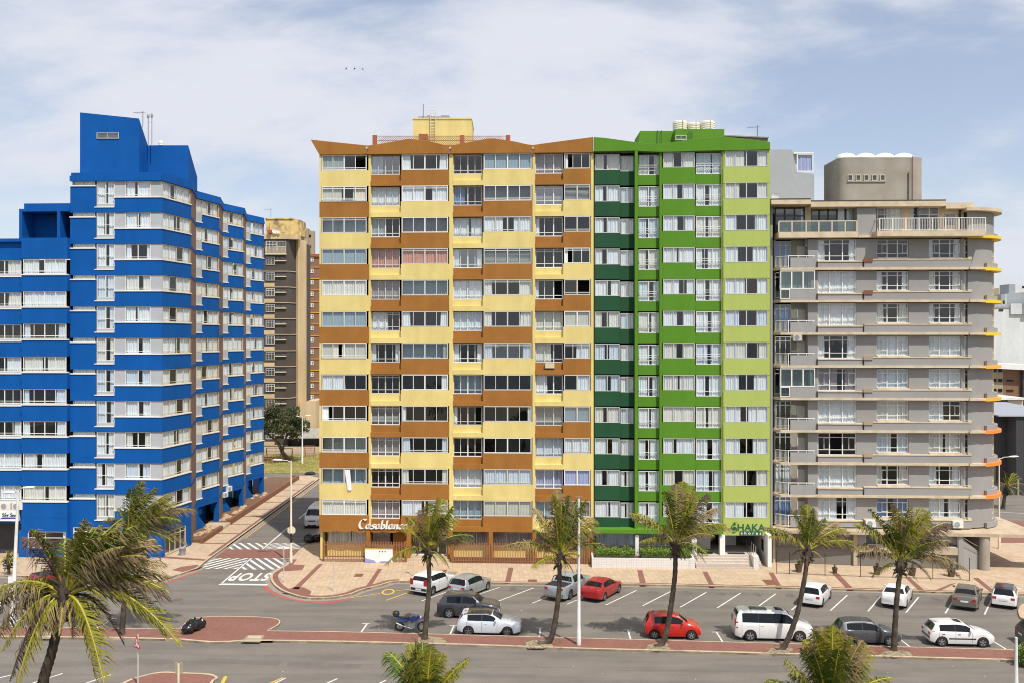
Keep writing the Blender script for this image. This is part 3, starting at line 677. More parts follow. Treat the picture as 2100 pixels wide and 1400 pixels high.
zg = ztop - 12 * FLY                        # underside of the last band
# interior: slabs, cross walls, back wall
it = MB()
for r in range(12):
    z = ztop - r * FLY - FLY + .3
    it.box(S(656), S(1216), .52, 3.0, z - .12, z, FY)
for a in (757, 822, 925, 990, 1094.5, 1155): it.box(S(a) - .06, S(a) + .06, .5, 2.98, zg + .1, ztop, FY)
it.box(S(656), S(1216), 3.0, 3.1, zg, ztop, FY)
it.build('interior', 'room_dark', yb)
wall['Y'].box(S(655.2), S(655.2) + .2, .3, 13, 0, ztop + .6, FY); wall['Y'].box(S(1216.8) - .2, S(1216.8), .6, 13, 0, ztop + .6, FY); wall['Y'].box(S(655.2) + .2, S(1216.8) - .2, 12.8, 13, 0, ztop + .6, FY)
wall['Y'].build('yellow_wall', 'yellow_paint', yb); 
# brown bands with the scalloped edge of the name board
bz = zg; sc = [(S(655.5) + (S(921) - S(655.5)) * k / 96, bz - .02 - .12 * abs(math.sin(math.pi * 8 * k / 96))) for k in range(97)]
wall['B'].xprism([(S(655.5), bz + .0)] + sc[1:-1] + [(S(921), bz + .0)], -.012, .1, FY)
wall['B'].build('brown_wall', 'brown_paint', yb)
# parapet and roof
pp = [(638, 287.5), (754, 299.5), (772, 297.5), (836, 286), (845, 286), (880, 290.5), (910, 298), (924, 299.5), (940, 297), (1000, 285), (1014, 285), (1060, 292), (1080, 297), (1093, 298.5), (1120, 294.5), (1216.5, 282)]
pts = [(S(a), FY.zp(a, b)) for a, b in pp] + [(S(1216.5), ztop + .0), (S(655.5), ztop + .0)]
mb = MB(); mb.xprism(pts, -.14, .3, FY); mb.build('parapet', 'brown_paint', yb, bevel=.02)
mb = MB(); mb.box(S(655.6), S(1216.6), .3, 12.8, ztop - .05, ztop + .25, FY); mb.build('roof', 'roof_grey', yb)
for px in (753.5, 923.5, 1093):
    mb = MB(); mb.tube([FY(S(px), -.05, FY.zp(px, 306)), FY(S(px) + .02, -.42, FY.zp(px, 306) + .02)], .09, 8); mb.tube([FY(S(px) - .05, -.17, FY.zp(px, 307)), FY(S(px) - .1, -.16, FY.zp(px, 316))], .07, 6)
    mb.build('rain_spout', 'cream_trim', yb)
# roof house, ladder, tank, lattice screen
def zb_(py, y): return ZY(py, y)
yh = 88.0; mb = MB(); mb.box(XY(847, yh), XY(967, yh), yh, yh + 5, ztop + .2, ZY(243.5, yh)); mb.box(XY(846, yh), XY(968, yh), yh - .05, yh + 5.05, ZY(246, yh) + .02, ZY(243, yh) + .03); rh = mb.build('roof_house', 'yellow_paint', yb)
mb = MB()
for px in (882.5, 892.5): mb.tube([(XY(px, 87.8), 87.8, ztop + .3), (XY(px, 87.8), 87.8, ZY(232, 87.8))], .035, 6)
for k in range(18): z = ztop + .6 + k * .27; mb.tube([(XY(882.5, 87.8), 87.8, z), (XY(892.5, 87.8), 87.8, z)], .022, 5)
mb.build('ladder', 'frame_beige', rh)
tk_ = piece('roof_tank', 'far_grey', rh, XY(858, 89), XY(923, 89), 88.6, 91, ZY(243, 88) + .03, ZY(236, 88))
for a, b in ((876, 886), (905, 921)): piece('hatch', 'far_dark', tk_, XY(a, 89), XY(b, 89), 88.8, 90, ZY(236, 88), ZY(233.5, 88))
mb = MB(); mb.box(XY(858.5, 86), XY(877, 86), 86, 86.9, ztop, ZY(275, 86)); mb.build('chimney', 'rust_red', yb)
lt = MB(); x0, x1 = XY(766, 85.6), XY(1046, 85.6); z0, z1 = ZY(298, 85.6), ZY(279.5, 85.6); hh = z1 - z0; x = x0 - hh
while x < x1:
    for sgn in (1, -1):
        a = [x, x + hh] if sgn > 0 else [x + hh, x]
        u0, w0, u1, w1 = a[0], z0, a[1], z1
        lo, hi = min(u0, u1), max(u0, u1)
        if lo < x0 or hi > x1: continue
        y = 85.6 + (.012 if sgn > 0 else 0); q = .022
        lt.quad((u0 - q, y, w0), (u0 + q, y, w0), (u1 + q, y, w1), (u1 - q, y, w1))
    x += .2
for z in (z0, (z0 + z1) / 2, z1): lt.box(x0, x1, 85.63, 85.66, z - .02, z + .02)
lf = thing('lattice_screen', 'brown lattice screen with rust posts along the roof of the yellow block', 'screen', ((x0 + x1) / 2, 85.6, z0))
lt.build('lattice', 'brown_metal', lf)
for px in (769, 948, 1042): mb = MB(); x = XY(px, 85.6); mb.box(x - .2, x + .2, 85.4, 85.58, ztop + .25, z1 + .05); mb.build('post', 'rust_red', lf)
def antenna(px, y, py0, py1, label, nel=3, base=None):
    x = XY(px, y); mb = MB(); z0 = ZY(py0, y); z1 = ZY(py1, y); mb.tube([(x, y, z0), (x, y, z1)], .03, 5)
    for k in range(nel): z = z1 - .15 - k * .02; mb.tube([(x - .1 - k * .28, y - .35, z), (x - .1 - k * .28, y + .35, z)], .012, 4); 
    if nel: mb.tube([(x - .1 - nel * .28, y, z1 - .18), (x + .3, y, z1 - .12)], .015, 4)
    return tag(mb.build('antenna', 'far_dark'), label, 'antenna')
antenna(868, 88.5, 243, 214, 'thin whip antenna on the roof house of the yellow block', 0)
# ground floor
zc = zg
for (a, b) in ((665, 751), (760, 802), (928, 1002), (1011, 1092), (1100, 1205)): piece('plinth_wall', 'yellow_paint', yb, S(a), S(b), 1.0, 1.15, KH, 1.24, T=FY)
for (a, b) in ((751, 759), (834, 842), (918, 928), (1002, 1011), (1092, 1100), (1205, 1217)): piece('pier', 'brown_paint', yb, S(a), S(b), -.05, 1.16, KH, zg + .02, T=FY)
piece('pier', 'brown_paint', yb, S(802), S(834), 1.0, 1.15, KH, zg + .02, T=FY)
for (a, b, c, cc) in ((672, 750, 4, 'p'), (765, 800, 2, 'fc'), (930, 1001, 3, 'fm'), (1012, 1091, 3, 'fm'), (1101, 1204, 4, 'fm')):
    window(yb, FY, S(a, 1.0), S(b, 1.0), 1.25, zg - .02, 1.08, c, (), 'frame_beige', .06, .06, cc, RY, (), gap=.02)
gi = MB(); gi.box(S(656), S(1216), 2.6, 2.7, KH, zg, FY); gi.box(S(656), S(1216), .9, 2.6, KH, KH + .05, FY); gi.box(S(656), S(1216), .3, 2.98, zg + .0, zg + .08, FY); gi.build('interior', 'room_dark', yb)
window(yb, FY, S(843, .8), S(917, .8), KH + .3, zg - .02, .8, 4, (.72,), 'frame_white', .07, .06, 'd', RY, (1,), name='glass_door')
mb = MB(); mb.box(S(836), S(924), -.35, .75, KH, KH + .16, FY); mb.box(S(840), S(920), -.05, .75, KH + .16, KH + .3, FY); mb.build('entrance_step', 'kerb_stone', yb)
gr = MB()
for k in range(9): gr.box(S(767 + k * 3.6) - .02, S(767 + k * 3.6) + .02, .85, .88, 1.25, 2.2, FY)
gr.box(S(766), S(797), .84, .89, 1.9, 1.93, FY); gr.build('window_grille', 'brown_metal', yb)
# lettering: pen strokes with a slanted nib
la = arc(.24, .28, .2, .28, 20, 380, 14)
A_ = [la, [(.42, .52), (.38, .12), (.44, .02), (.54, .06)]]
gl_ = {'C': [arc(.42, .5, .36, .5, 48, 305, 16), [(.64, .86), (.66, .96)]], 'a': A_, 's': [[(.42, .46), (.34, .54), (.18, .54), (.1, .42), (.2, .32), (.34, .24), (.38, .12), (.28, .0), (.12, .0), (.04, .1)]],
       'b': [[(.1, 1.0), (.1, .1), (.2, .0), (.34, .02), (.44, .16), (.46, .34), (.38, .5), (.24, .54), (.12, .42)]], 'l': [[(.1, 1.0), (.1, .12), (.16, .0), (.28, .04)]],
       'n': [[(.08, .54), (.1, .0)], [(.1, .36), (.2, .5), (.34, .54), (.42, .42), (.42, .1), (.48, .0), (.56, .04)]], 'c': [arc(.24, .28, .2, .28, 50, 310, 12)]}
adv = {'C': .86, 'a': .62, 's': .5, 'b': .58, 'l': .34, 'n': .62, 'c': .5}
tot = sum(adv[ch] for ch in 'Casablanca'); sc_ = (S(839) - S(735)) / (tot + .1); x = S(735); mb = MB()
for ch in 'Casablanca':
    nibtext(mb, gl_[ch], FY, x, zg + .2, sc_ * (1.0 if ch != 'C' else 1.12), nib=(.11, .045), depth=.09, t0=-.03); x += adv[ch] * sc_
sg = tag(mb.build('name_sign', 'letter_white'), 'raised white Casablanca lettering on the brown band', 'sign')
# picket fence in front, two runs, banner board
def picket(name, a, b, t, zb0, z1, label, plinth=0, posts=()):
    fe = thing(name, label, 'fence', FY((a + b) / 2, t, KH)); mb = MB(); n = int((b - a) / .14)
    for k in range(n + 1): x = a + (b - a) * k / n; mb.box(x - .027, x + .027, t - .02, t + .02, zb0, z1, FY); mb.xprism([(x - .027, z1), (x + .027, z1), (x, z1 + .07)], t - .015, t + .015, FY)
    mb.build('pickets', 'brown_metal', fe); mb = MB()
    for z in (zb0 + .12, z1 - .28): mb.box(a, b, t + .021, t + .06, z, z + .05, FY)
    mb.build('rail', 'brown_metal', fe)
    for p in posts: mb = MB(); mb.box(p - .07, p + .07, t + .065, t + .2, KH, z1 + .06, FY); mb.build('post', 'brown_paint', fe)
    if plinth: mb = MB(); mb.box(a, b, t + .07, t + .3, KH, KH + plinth, FY); mb.build('plinth', 'side_brick', fe)
    return fe
t_ = -.9
picket('picket_fence', S(662, t_), S(833, t_), t_, KH + .05, KH + 1.75, 'brown picket fence left of the glass entrance door', .0, (S(663, t_), S(752, t_), S(832, t_)))
picket('picket_fence', S(927, t_), S(1212, t_), t_, KH + .05, KH + 1.75, 'brown picket fence with red brick foot right of the entrance', .45, (S(928, t_), S(1006, t_), S(1095, t_), S(1210, t_)))
t_ = -1.15; bn = thing('banner_board', 'white estate banner with yellow top strip leaning on the brown picket fence', 'banner', FY(S(777, t_), t_, KH))
a, b = S(748.5, t_), S(805, t_); z0, z1 = KH + .02, KH + 1.22; mb = MB(); mb.box(a, b, t_, t_ + .03, z0, z1, FY); mb.build('panel', 'sign_white', bn)
mb = MB(); mb.box(a, b, t_ - .006, t_ - .001, z1 - .1, z1 - .0, FY); c0 = (a + b) / 2
ar = arc((a + b) / 2 - .22, z0 + .66, .3, .22, -100, -10, 8); 
for (p, q), (r_, s_) in zip(ar[:-1], ar[1:]): mb.xprism([(p, q), (r_, s_), (r_ - .04, s_ + .07), (p - .0, q + .07)], t_ - .006, t_ - .001, FY)
mb.build('stripe', 'sign_yellow', bn)
mb = MB(); mb.xprism([(a, z0), (a + .95, z0), (a + .78, z0 + .22), (a + .4, z0 + .28), (a, z0 + .4)], t_ - .006, t_ - .001, FY); mb.xprism([(b - 1.1, z0), (b - .2, z0), (b - .25, z0 + .14), (b - 1.1, z0 + .12)], t_ - .006, t_ - .001, FY); mb.build('logo_shape', 'sign_blue', bn)
mb = MB()
for k in range(3):
    cxx = c0 + .08 + k * .24; mb.xprism([(cxx, z1 - .32), (cxx + .07, z1 - .25), (cxx, z1 - .18), (cxx - .07, z1 - .25)], t_ - .006, t_ - .001, FY)
mb.build('icon', 'letter_black', bn)
# things hanging from or standing at this block
def ac_unit(T, s, t, z, label, sw=.8, sh=.55):
    o = thing('air_conditioner', label, 'air conditioner', T(s, t, z)); mb = MB(); mb.box(s - sw / 2, s + sw / 2, t - .3, t, z, z + sh, T); mb.build('casing', 'ac_white', o, bevel=.015)
    mb = MB(); cx2, cz = s - sw * .12, z + sh / 2; n = 16; r = sh * .4
    mb.xprism([(cx2 + r * math.cos(2 * math.pi * k / n), cz + r * math.sin(2 * math.pi * k / n)) for k in range(n)], t - .315, t - .3, T); mb.build('fan_grille', 'far_grey', o); return o
o = thing('air_conditioner', 'beige box air conditioner hanging under the recessed bay window of the yellow block', 'air conditioner', FY(S(1127, .0), .2, FY.zp(1127, 755))); mb = MB(); mb.box(S(1118), S(1137), -.1, .29, FY.zp(1127, 754), FY.zp(1127, 744), FY); mb.build('casing', 'frame_beige', o)
mb = MB()
for k in range(6): x0 = S(706) + k * .08; mb.quad(FY(x0, .0 - (k % 2) * .07, FY.zp(706, 962)), FY(x0 + .1, -.07 + (k % 2) * .07, FY.zp(706, 962)), FY(x0 + .1 + .28 - .04 * k * .6, -.12 + (k % 2) * .07, FY.zp(706, 1004) + R.uniform(0, .12)), FY(x0 + .3 - .045 * k * .6, -.05 - (k % 2) * .07, FY.zp(706, 1005)))
tag(mb.build('hanging_curtain', 'curtain_white', smooth=True), 'white curtain blown out of an open window and hanging over the yellow band', 'curtain')
# ------------------------------------------------------------------ the green block
gb = thing('apartment_building', 'green block in three shades with a wavy parapet and white curtains in every window', 'building', base_at(1398))
FLG = 2.747; zG = FY.zp(1400, 312.5); RG = random.Random(5)
GW = {k: MB() for k in 'DGL'}
for r in range(12):
    zt_ = zG - r * FLG; zb = zt_ - FLG
    last = r == 11
    f = lambda py: zG - (py - 312.5) * 82.35 / F_PX - r * FLG     # height of a photo row measured on the first storey
    # dark green bay in two facets, set back
    GW['D'].box(S(1217.5, .3), S(1271, .3), .3, .7, f(376.5) if not last else f(372), f(347), FY)
    GW['D'].box(S(1271, .5), S(1302, .5), .5, .8, f(378) if not last else f(371), f(349.5), FY)
    window(gb, FY, S(1220, .36), S(1270.5, .36), f(346.5), f(314), .36, 2, (), 'frame_alu', .05, .06, 'p', RG, (0,))
    window(gb, FY, S(1272.5, .56), S(1299, .56), f(349), f(317), .56, 2, (), 'frame_alu', .05, .06, 'p' if r in (2, 4, 7, 10, 11) else 'f', RG, (0,), gap=.18)
    # narrow balcony window between piers
    GW['G'].box(S(1308, .35), S(1352.5, .35), .35, .7, f(378), f(358), FY)
    window(gb, FY, S(1309.5, .42), S(1351, .42), f(357.6), f(316), .42, 2, (.24,), 'frame_white', .05, .06, 'p', RG, (0,), gap=RG.uniform(.12, .3), rails=(.38, .48) if r < 7 else (.36,))
    GW['G'].box(S(1357.5), S(1425.5), 0, .6, f(377), f(344), FY)
    window(gb, FY, S(1359.5, .06), S(1424.5, .06), f(343.7), f(312.5), .06, (.33, .66) if r < 8 else (.33, .66), (), 'frame_alu', .05, .06, 'p' if r not in (8,) else 'f', RG, ())
    GW['G'].box(S(1425.5, .25), S(1481, .25), .25, .7, f(377.5), f(357), FY)
    window(gb, FY, S(1427, .32), S(1479, .32), f(356.7), f(313.5), .32, (.33, .66), (.24,), 'frame_white', .05, .06, 'p', RG, (), gap=RG.uniform(.08, .25), rails=(.4, .5) if r < 7 else ())
    if r < 11: GW['L'].box(S(1483.5, -.15), S(1578.8, -.15), -.15, .5, f(377.2), f(344.2), FY)
    window(gb, FY, S(1486.5, -.09), S(1575, -.09), f(343.7), f(310.5), -.09, (.25, .5, .75) if r else (.25, .5, .75), (), 'frame_alu', .055, .06, 'p', RG, (1,), gap=RG.uniform(.18, .45))
zlow = zG - 12 * FLG
GW['L'].box(S(1483.5, -.15), S(1578.8, -.15), -.15, .5, FY.zp(1530, 1097, -.15), zlow + FLG - 1.336, FY)
GW['L'].box(S(1575.5, -.12), S(1578.7, -.12), -.12, .5, zlow, zG + .1, FY); GW['L'].box(S(1483.6, -.12), S(1486, -.12), -.12, .5, zlow, zG + .1, FY); GW['L'].box(S(1479.5, .1), S(1483.6, .1), .0, .5, zlow, zG + .1, FY)
GW['G'].box(S(1302, -.28), S(1308, -.28), -.28, .7, zlow + .3, zG + .2, FY); GW['G'].box(S(1352.5, -.1), S(1357.5, -.1), -.1, .7, zlow + .3, zG + .2, FY)
GW['D'].box(S(1217.6, .3), S(1219.5, .3), .3, .7, zlow + .5, zG, FY)
GW['G'].box(S(1217.4, -.7), S(1483.4, -.7), -.7, .7, FY.zp(1300, 1093, -.7), FY.zp(1300, 1085, -.7), FY)
GW['D'].box(S(1217.5, .5), S(1302, .5), .7, .8, zlow, zlow + .5, FY)
GW['G'].box(S(1308, .5), S(1481, .5), .5, .8, FY.zp(1300, 1086, 0), zlow + .3, FY)
GW['G'].box(S(1217.4) + .02, S(1217.4) + .2, .8, 13, 0, zG + .3, FY); GW['L'].box(S(1578.7) - .2, S(1578.7), .5, 13, 0, zG + .3, FY); GW['G'].box(S(1217.4) + .2, S(1578.7) - .2, 12.8, 13, 0, zG + .3, FY)
GW['D'].build('dark_green_wall', 'dark_green_paint', gb); GW['G'].build('green_wall', 'green_paint', gb); GW['L'].build('lime_wall', 'lime_paint', gb)
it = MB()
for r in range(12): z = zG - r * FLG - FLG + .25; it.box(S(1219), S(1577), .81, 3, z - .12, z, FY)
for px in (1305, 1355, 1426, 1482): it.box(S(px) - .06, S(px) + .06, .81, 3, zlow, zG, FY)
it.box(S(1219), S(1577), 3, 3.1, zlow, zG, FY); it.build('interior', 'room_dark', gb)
pp = [(1218, 281.5), (1240, 283), (1290, 290), (1330, 295), (1350, 295.5), (1380, 292), (1430, 284.5), (1479, 280), (1520, 284), (1579.5, 291.5)]
bt = [(1579.5, 307), (1540, 308), (1480, 308.8), (1425, 310), (1390, 311.5), (1356, 312), (1325, 311), (1300, 309.5), (1218, 311)]
mb = MB(); mb.xprism([(S(a, -.3), FY.zp(a, b, -.3)) for a, b in pp + bt], -.3, .3, FY); mb.build('parapet', 'green_paint', gb, bevel=.02)
mb = MB(); mb.box(S(1218), S(1579), .3, 12.8, zG + .1, zG + .35, FY); mb.build('roof', 'roof_grey', gb)
# roof house with tanks
y = 88.5; mb = MB(); mb.xprism([(XY(1301, y), zG), (XY(1313, y), ZY(269, y)), (XY(1479, y), ZY(269.5, y)), (XY(1479, y), zG)], 0, 1, lambda a, t, z: (a, y + t * 4, z)); mb.box(XY(1380, y), XY(1479, y) - .02, y - 1.4, y - .01, zG, ZY(272, y)); rh = mb.build('roof_house', 'green_paint', gb)
window(rh, Fc(XY(1385, y - 1.4), y - 1.46, XY(1407, y - 1.4), y - 1.46), 0, 1.0, ZY(288, y - 1.4), ZY(278, y - 1.4), 0, 2, (), 'frame_alu', .05, .04, 'd', RG)
mb = MB()
for px in (1349, 1356.5): mb.tube([(XY(px, 88.3), 88.3, zG + .3), (XY(px, 88.3), 88.3, ZY(268, 88.3)), (XY(px, 88.3) + .05, 88.9, ZY(266, 88.3))], .025, 5)
for k in range(4): mb.tube([(XY(1349, 88.3), 88.3, zG + .5 + k * .3), (XY(1356.5, 88.3), 88.3, zG + .5 + k * .3)], .02, 5)
for px in (1413, 1419): mb.tube([(XY(px, 87), 86.95, zG + .3), (XY(px, 87), 86.95, ZY(267, 87))], .03, 5)
mb.build('ladder', 'letter_green', rh)
for k, px in enumerate((1394.5, 1422.5, 1451)):
    x = XY(px, 91); z = ZY(269, 91); tk = thing('water_tank', ['left water tank of the three on the green roof house, rust streaked', 'smaller middle water tank of the three on the green roof house', 'right water tank of the three on the green roof house, beside the sky'][k], 'water tank', (x, 91, z), 'water tanks on the green roof')
    r = .68 if k != 1 else .6; hh = .95 if k != 1 else .78; mb = MB(); pr_ = [(r, 0)]
    for j in range(4): pr_ += [(r, .05 + j * hh / 5), (r + .03, .09 + j * hh / 5), (r, .13 + j * hh / 5)]
    pr_ += [(r, hh * .86), (r * .8, hh * .96), (r * .3, hh), (.01, hh)]; mb.lathe((x, 91, z), pr_, 24); mb.build('tank', 'tank_cream', tk, smooth=True, angle=40)
    mb = MB(); mb.tube([(x + .12, 91 - r - .05, z), (x + .12, 91 - r - .05, z + hh * .9), (x + .12, 90.9, z + hh + .05)], .018, 5)
    mb.build('strap', 'rust_red', tk)
mb = MB(); mb.box(XY(1480, 86), XY(1572, 86), 85.5, 90, zG + .35, ZY(286, 86)); mb.xprism([(XY(1480, 86), ZY(283, 86)), (XY(1572, 86), ZY(287, 86)), (XY(1572, 86), ZY(285, 86)), (XY(1480, 86), ZY(281, 86))], 85.2, 90.3, lambda a, t, z: (a, t, z)); mb.build('roof_shed', 'roof_grey', gb)
antenna(1553, 87, 286, 258, 'thin television antenna on the right end of the green block roof', 3)
# ground floor
for a, b in ((1222, 1303), (1310, 1419)): piece('tiled_wall', 'facing_tile', gb, S(a, 1), S(b, 1), 1.0, 1.2, KH, 1.36, T=FY)
window(gb, FY, S(1222, .95), S(1303, .95), 1.38, FY.zp(1260, 1093, 0), .95, (.24, .5, .76), (), 'frame_alu', .06, .06, 'f', RG, (1,))
window(gb, FY, S(1310, .95), S(1418, .95), 1.38, FY.zp(1260, 1093, 0), .95, (.25, .5, .75), (), 'frame_alu', .06, .06, 'f', RG, (1,), cm='blind_bluegrey')
zc = FY.zp(1300, 1093, 0)
for k, px in enumerate((1306.5, 1423, 1481)):
    mb = MB(); a, b = S(px - (3.5 if k == 0 else 4.5), -.5), S(px + (3.5 if k == 0 else 6), -.5); mb.box(a, b, -.5, .1, KH + (.3 if k == 0 else 0.3), zc, FY); mb.build('column', 'white_paint', gb)
mb = MB(); e0, e1 = S(1574.5, -1.2), S(1582.5, -1.2); mb.box(e0, e1, -1.2, 6, KH, FY.zp(1578, 1096, -1.2), FY); mb.build('side_wall', 'white_paint', gb)
mb = MB(); mb.box(e0 - .02, e0 - .005, .4, 1.2, 1.1, 2.1, FY); mb.build('side_window', 'car_glass', gb)
mb = MB(); mb.box(S(1219), S(1577), 4.6, 4.7, KH, zc, FY); mb.box(S(1419), S(1577), .81, 4.6, zc - .01, zc + .05, FY); mb.build('interior', 'room_mid', gb)
# entrance floor, steps, rail, inner ramp wall
mb = MB(); a, b = S(1427, -1.6), S(1563, -1.6); zf = .95
for k in range(5): mb.box(a, b - .02 * k, -1.9 + k * .34, 4.6, KH + k * .165, KH + (k + 1) * .165, FY)
mb.build('steps', 'step_tile', gb)
for a, b in ((1437, 1462), (1493, 1528)): piece('door_mat', 'black_rubber', gb, S(a), S(b), -.1, .5, .96, .98, T=FY)
piece('inner_wall', 'white_tile', gb, S(1426), S(1463), 1.6, 1.75, 1.0, 2.25, T=FY); piece('inner_wall', 'white_tile', gb, S(1488), S(1524), 3.2, 3.35, 1.0, 2.7, T=FY)
mb = MB()
q = [FY(S(1550, -1.4), -1.4 + k * .95, 0) for k in range(5)]
for x, y, _ in q: mb.tube([(x, y, .8), (x, y, 1.95)], .03, 5)
mb.tube([(q[0][0], q[0][1], 1.95), (q[-1][0], q[-1][1], 1.95)], .035, 6); mb.tube([(q[0][0], q[0][1], 1.45), (q[-1][0], q[-1][1], 1.45)], .025, 6); mb.build('handrail', 'chrome', gb)
mb = MB(); mb.box(S(1545, -1.9), S(1555.5, -1.9), -2.0, -.6, KH, KH + 1.05, FY); mb.build('newel_wall', 'white_tile', gb)
# planter and hedges
pl = thing('planter', 'long white tiled planter wall along the pavement at the green block', 'planter', FY(S(1316, -2), -2, KH))
mb = MB(); a, b = S(1214, -2.05), S(1419, -2.05); mb.box(a, b, -2.05, -1.9, KH, KH + .82, FY); mb.box(a, a + .15, -1.9, .9, KH, KH + .82, FY); mb.box(b - .15, b + .25, -2.12, .9, KH, KH + .84, FY); mb.build('wall', 'white_tile', pl)
mb = MB(); mb.box(a + .15, b - .15, -1.9, .9, KH, KH + .7, FY); mb.build('soil', 'soil', pl)
def leafblob(mb, c, rx, ry, rz, n, sz, rng, m=(0,), up=.3, shell=.45):
    for _ in range(n):
        a = rng.random() * 6.283; ph = math.acos(rng.uniform(-.6, 1)); rr = (rng.random() ** .33) * (1 - shell) + shell * 1.0
        rr = rng.uniform(shell, 1.0)
        p = Vector((c[0] + rx * rr * math.sin(ph) * math.cos(a), c[1] + ry * rr * math.sin(ph) * math.sin(a), c[2] + rz * rr * math.cos(ph)))
        d = Vector((rng.uniform(-1, 1), rng.uniform(-1, 1), rng.uniform(-.5, 1) + up)).normalized(); e = d.cross(Vector((rng.uniform(-1, 1), rng.uniform(-1, 1), rng.uniform(-1, 1)))).normalized()
        s_ = sz * rng.uniform(.6, 1.4); mb.quad(tuple(p), tuple(p + d * s_ * .5 + e * s_ * .3), tuple(p + d * s_), tuple(p + d * s_ * .5 - e * s_ * .3), rng.choice(m))
RH = random.Random(3)
for k, (p0, p1) in enumerate(((1221, 1300), (1314, 1417))):
    h_ = thing('hedge', ['clipped green hedge in the planter left of the white column', 'clipped green hedge in the planter right of the white column'][k], 'hedge', FY(S((p0 + p1) / 2, -1.2), -1.2, KH + .7)); a, b = S(p0, -1.2), S(p1, -1.2); mb = MB()
    for j in range(int((b - a) / .16)):
        for t in (-1.6, -1.2, -.8): 
            p = FY(a + .1 + j * .16, t + RH.uniform(-.15, .15), KH + 1.12 + RH.uniform(-.05, .16)); leafblob(mb, p, .24, .26, .36, 34, .12, RH, (0, 0, 0, 1))
    mb.build('foliage', ['leaf_hedge', 'leaf_olive'], h_); mb = MB(); mb.box(a, b, -1.75, -.7, KH + .7, KH + .98, FY); mb.build('stems', 'leaf_tree', h_)
# name sign
sgn = thing('name_sign', 'SHAKA shores name sign in dark green letters on the lime band', 'sign', FY(S(1530, -.2), -.2, FY.zp(1530, 1085, -.15)))
T_ = lambda px, py: (lambda x, y, z: FY(S(px, -.15) + x, -.16 - z, FY.zp(px, py, -.15) + y))
typemesh('letters', 'HAKA', .82, 'letter_green', sgn, T_(1540, 1081), extrude=.03, bold=.012, space=1.02, sx=1.05)
mb = MB(); cxs, czs = S(1505.5, -.15), FY.zp(1505, 1083, -.15); nibtext(mb, [arc(.0, .22, .32, .3, 60, 300, 12), arc(.0, -.12, .3, .3, 120, -130, 12), arc(0, .05, .12, .14, 0, 360, 8), [(-.1, .62), (.0, .74), (.12, .62)], [(.1, .66), (.24, .78)]], FY, cxs, czs, .72, nib=(.06, .05), depth=.05, t0=-.16, shear=0); mb.build('emblem', 'letter_green', sgn)
mb = MB(); mb.box(S(1517, -.15), S(1563.5, -.15), -.21, -.155, FY.zp(1530, 1095.5, -.15), FY.zp(1530, 1088, -.15), FY); mb.build('plaque', 'letter_green', sgn)
typemesh('letters', 'shores', .33, 'letter_white', sgn, lambda x, y, z: FY(S(1540, -.15) + x, -.222 - z, FY.zp(1540, 1092, -.15) + y), extrude=.008, space=1.75, bold=.008, sx=1.15)
# ------------------------------------------------------------------ the grey streamlined block at the corner
RQ = random.Random(21)
qb = thing('apartment_building', 'grey corner block with cream ledges and yellow to orange canopies round its curved end', 'building', base_at(1800))
FLQ = 2.778
zl = lambda py: FY.zp(1750, py, -.0)
LZ = [zl(549 + 66.45 * k) for k in range(9)]     # tops of the cream ledges, k=8 is the canopy (1080.6)
Xc, Rw, Rl = XY(1993, 81.2), 3.35, 3.95
Yc = 81.2 + .35 + Rw
def ring(r0, r1, a0, a1, z0, z1, mb, n=20, m=0):
    "part ring about the corner centre; angle 0 faces the sea front, 90 faces right"
    for k in range(n):
        a, b = rad(a0 + (a1 - a0) * k / n), rad(a0 + (a1 - a0) * (k + 1) / n)
        P = lambda r, t, z: (Xc + r * math.sin(t), Yc - r * math.cos(t), z)
        mb.quad(P(r1, a, z0), P(r1, b, z0), P(r1, b, z1), P(r1, a, z1), m); mb.quad(P(r0, a, z1), P(r1, a, z1), P(r1, b, z1), P(r0, b, z1), m); mb.quad(P(r0, a, z0), P(r0, b, z0), P(r1, b, z0), P(r1, a, z0), m)
        mb.quad(P(r0, b, z0), P(r0, a, z0), P(r0, a, z1), P(r0, b, z1), m)
    for t in (rad(a0), rad(a1)): mb.quad(P(r0, t, z0), P(r1, t, z0), P(r1, t, z1), P(r0, t, z1), m)
wl_, tr_, par = MB(), MB(), MB()
ztopQ = FY.zp(1750, 427)
xs = lambda px, t=.35: FY.sp(px, t)
# straight ledges and rounded ends
for k in range(8):
    z = LZ[k]
    tr_.box(FY.sp(1600, 0), FY.sp(1993, 0), -.12, .5, z - .2, z, FY); tr_.xprism([(0, 0)], 0, 0) if False else None
    tr_.prism([FY(FY.sp(1589, .0), 1.2, 0)[:2], FY(FY.sp(1589, 0), .9, 0)[:2], FY(FY.sp(1600, 0), -.12, 0)[:2], FY(FY.sp(1600, 0), 1.2, 0)[:2]], z - .2, z)
    mb = MB(); ring(0.5, Rl, 17, 178, z - .27, z - .015, mb, 30); ring(.5, Rl, -4, 17, z - .2, z, tr_, 4)
    mb.build('rounded_canopy', ['ledge_yellow'] if k < 3 else (['ledge_amber'] if k < 5 else ['ledge_orange']), qb, smooth=True, angle=40) if True else None
ztop1 = LZ[0] + 2.62
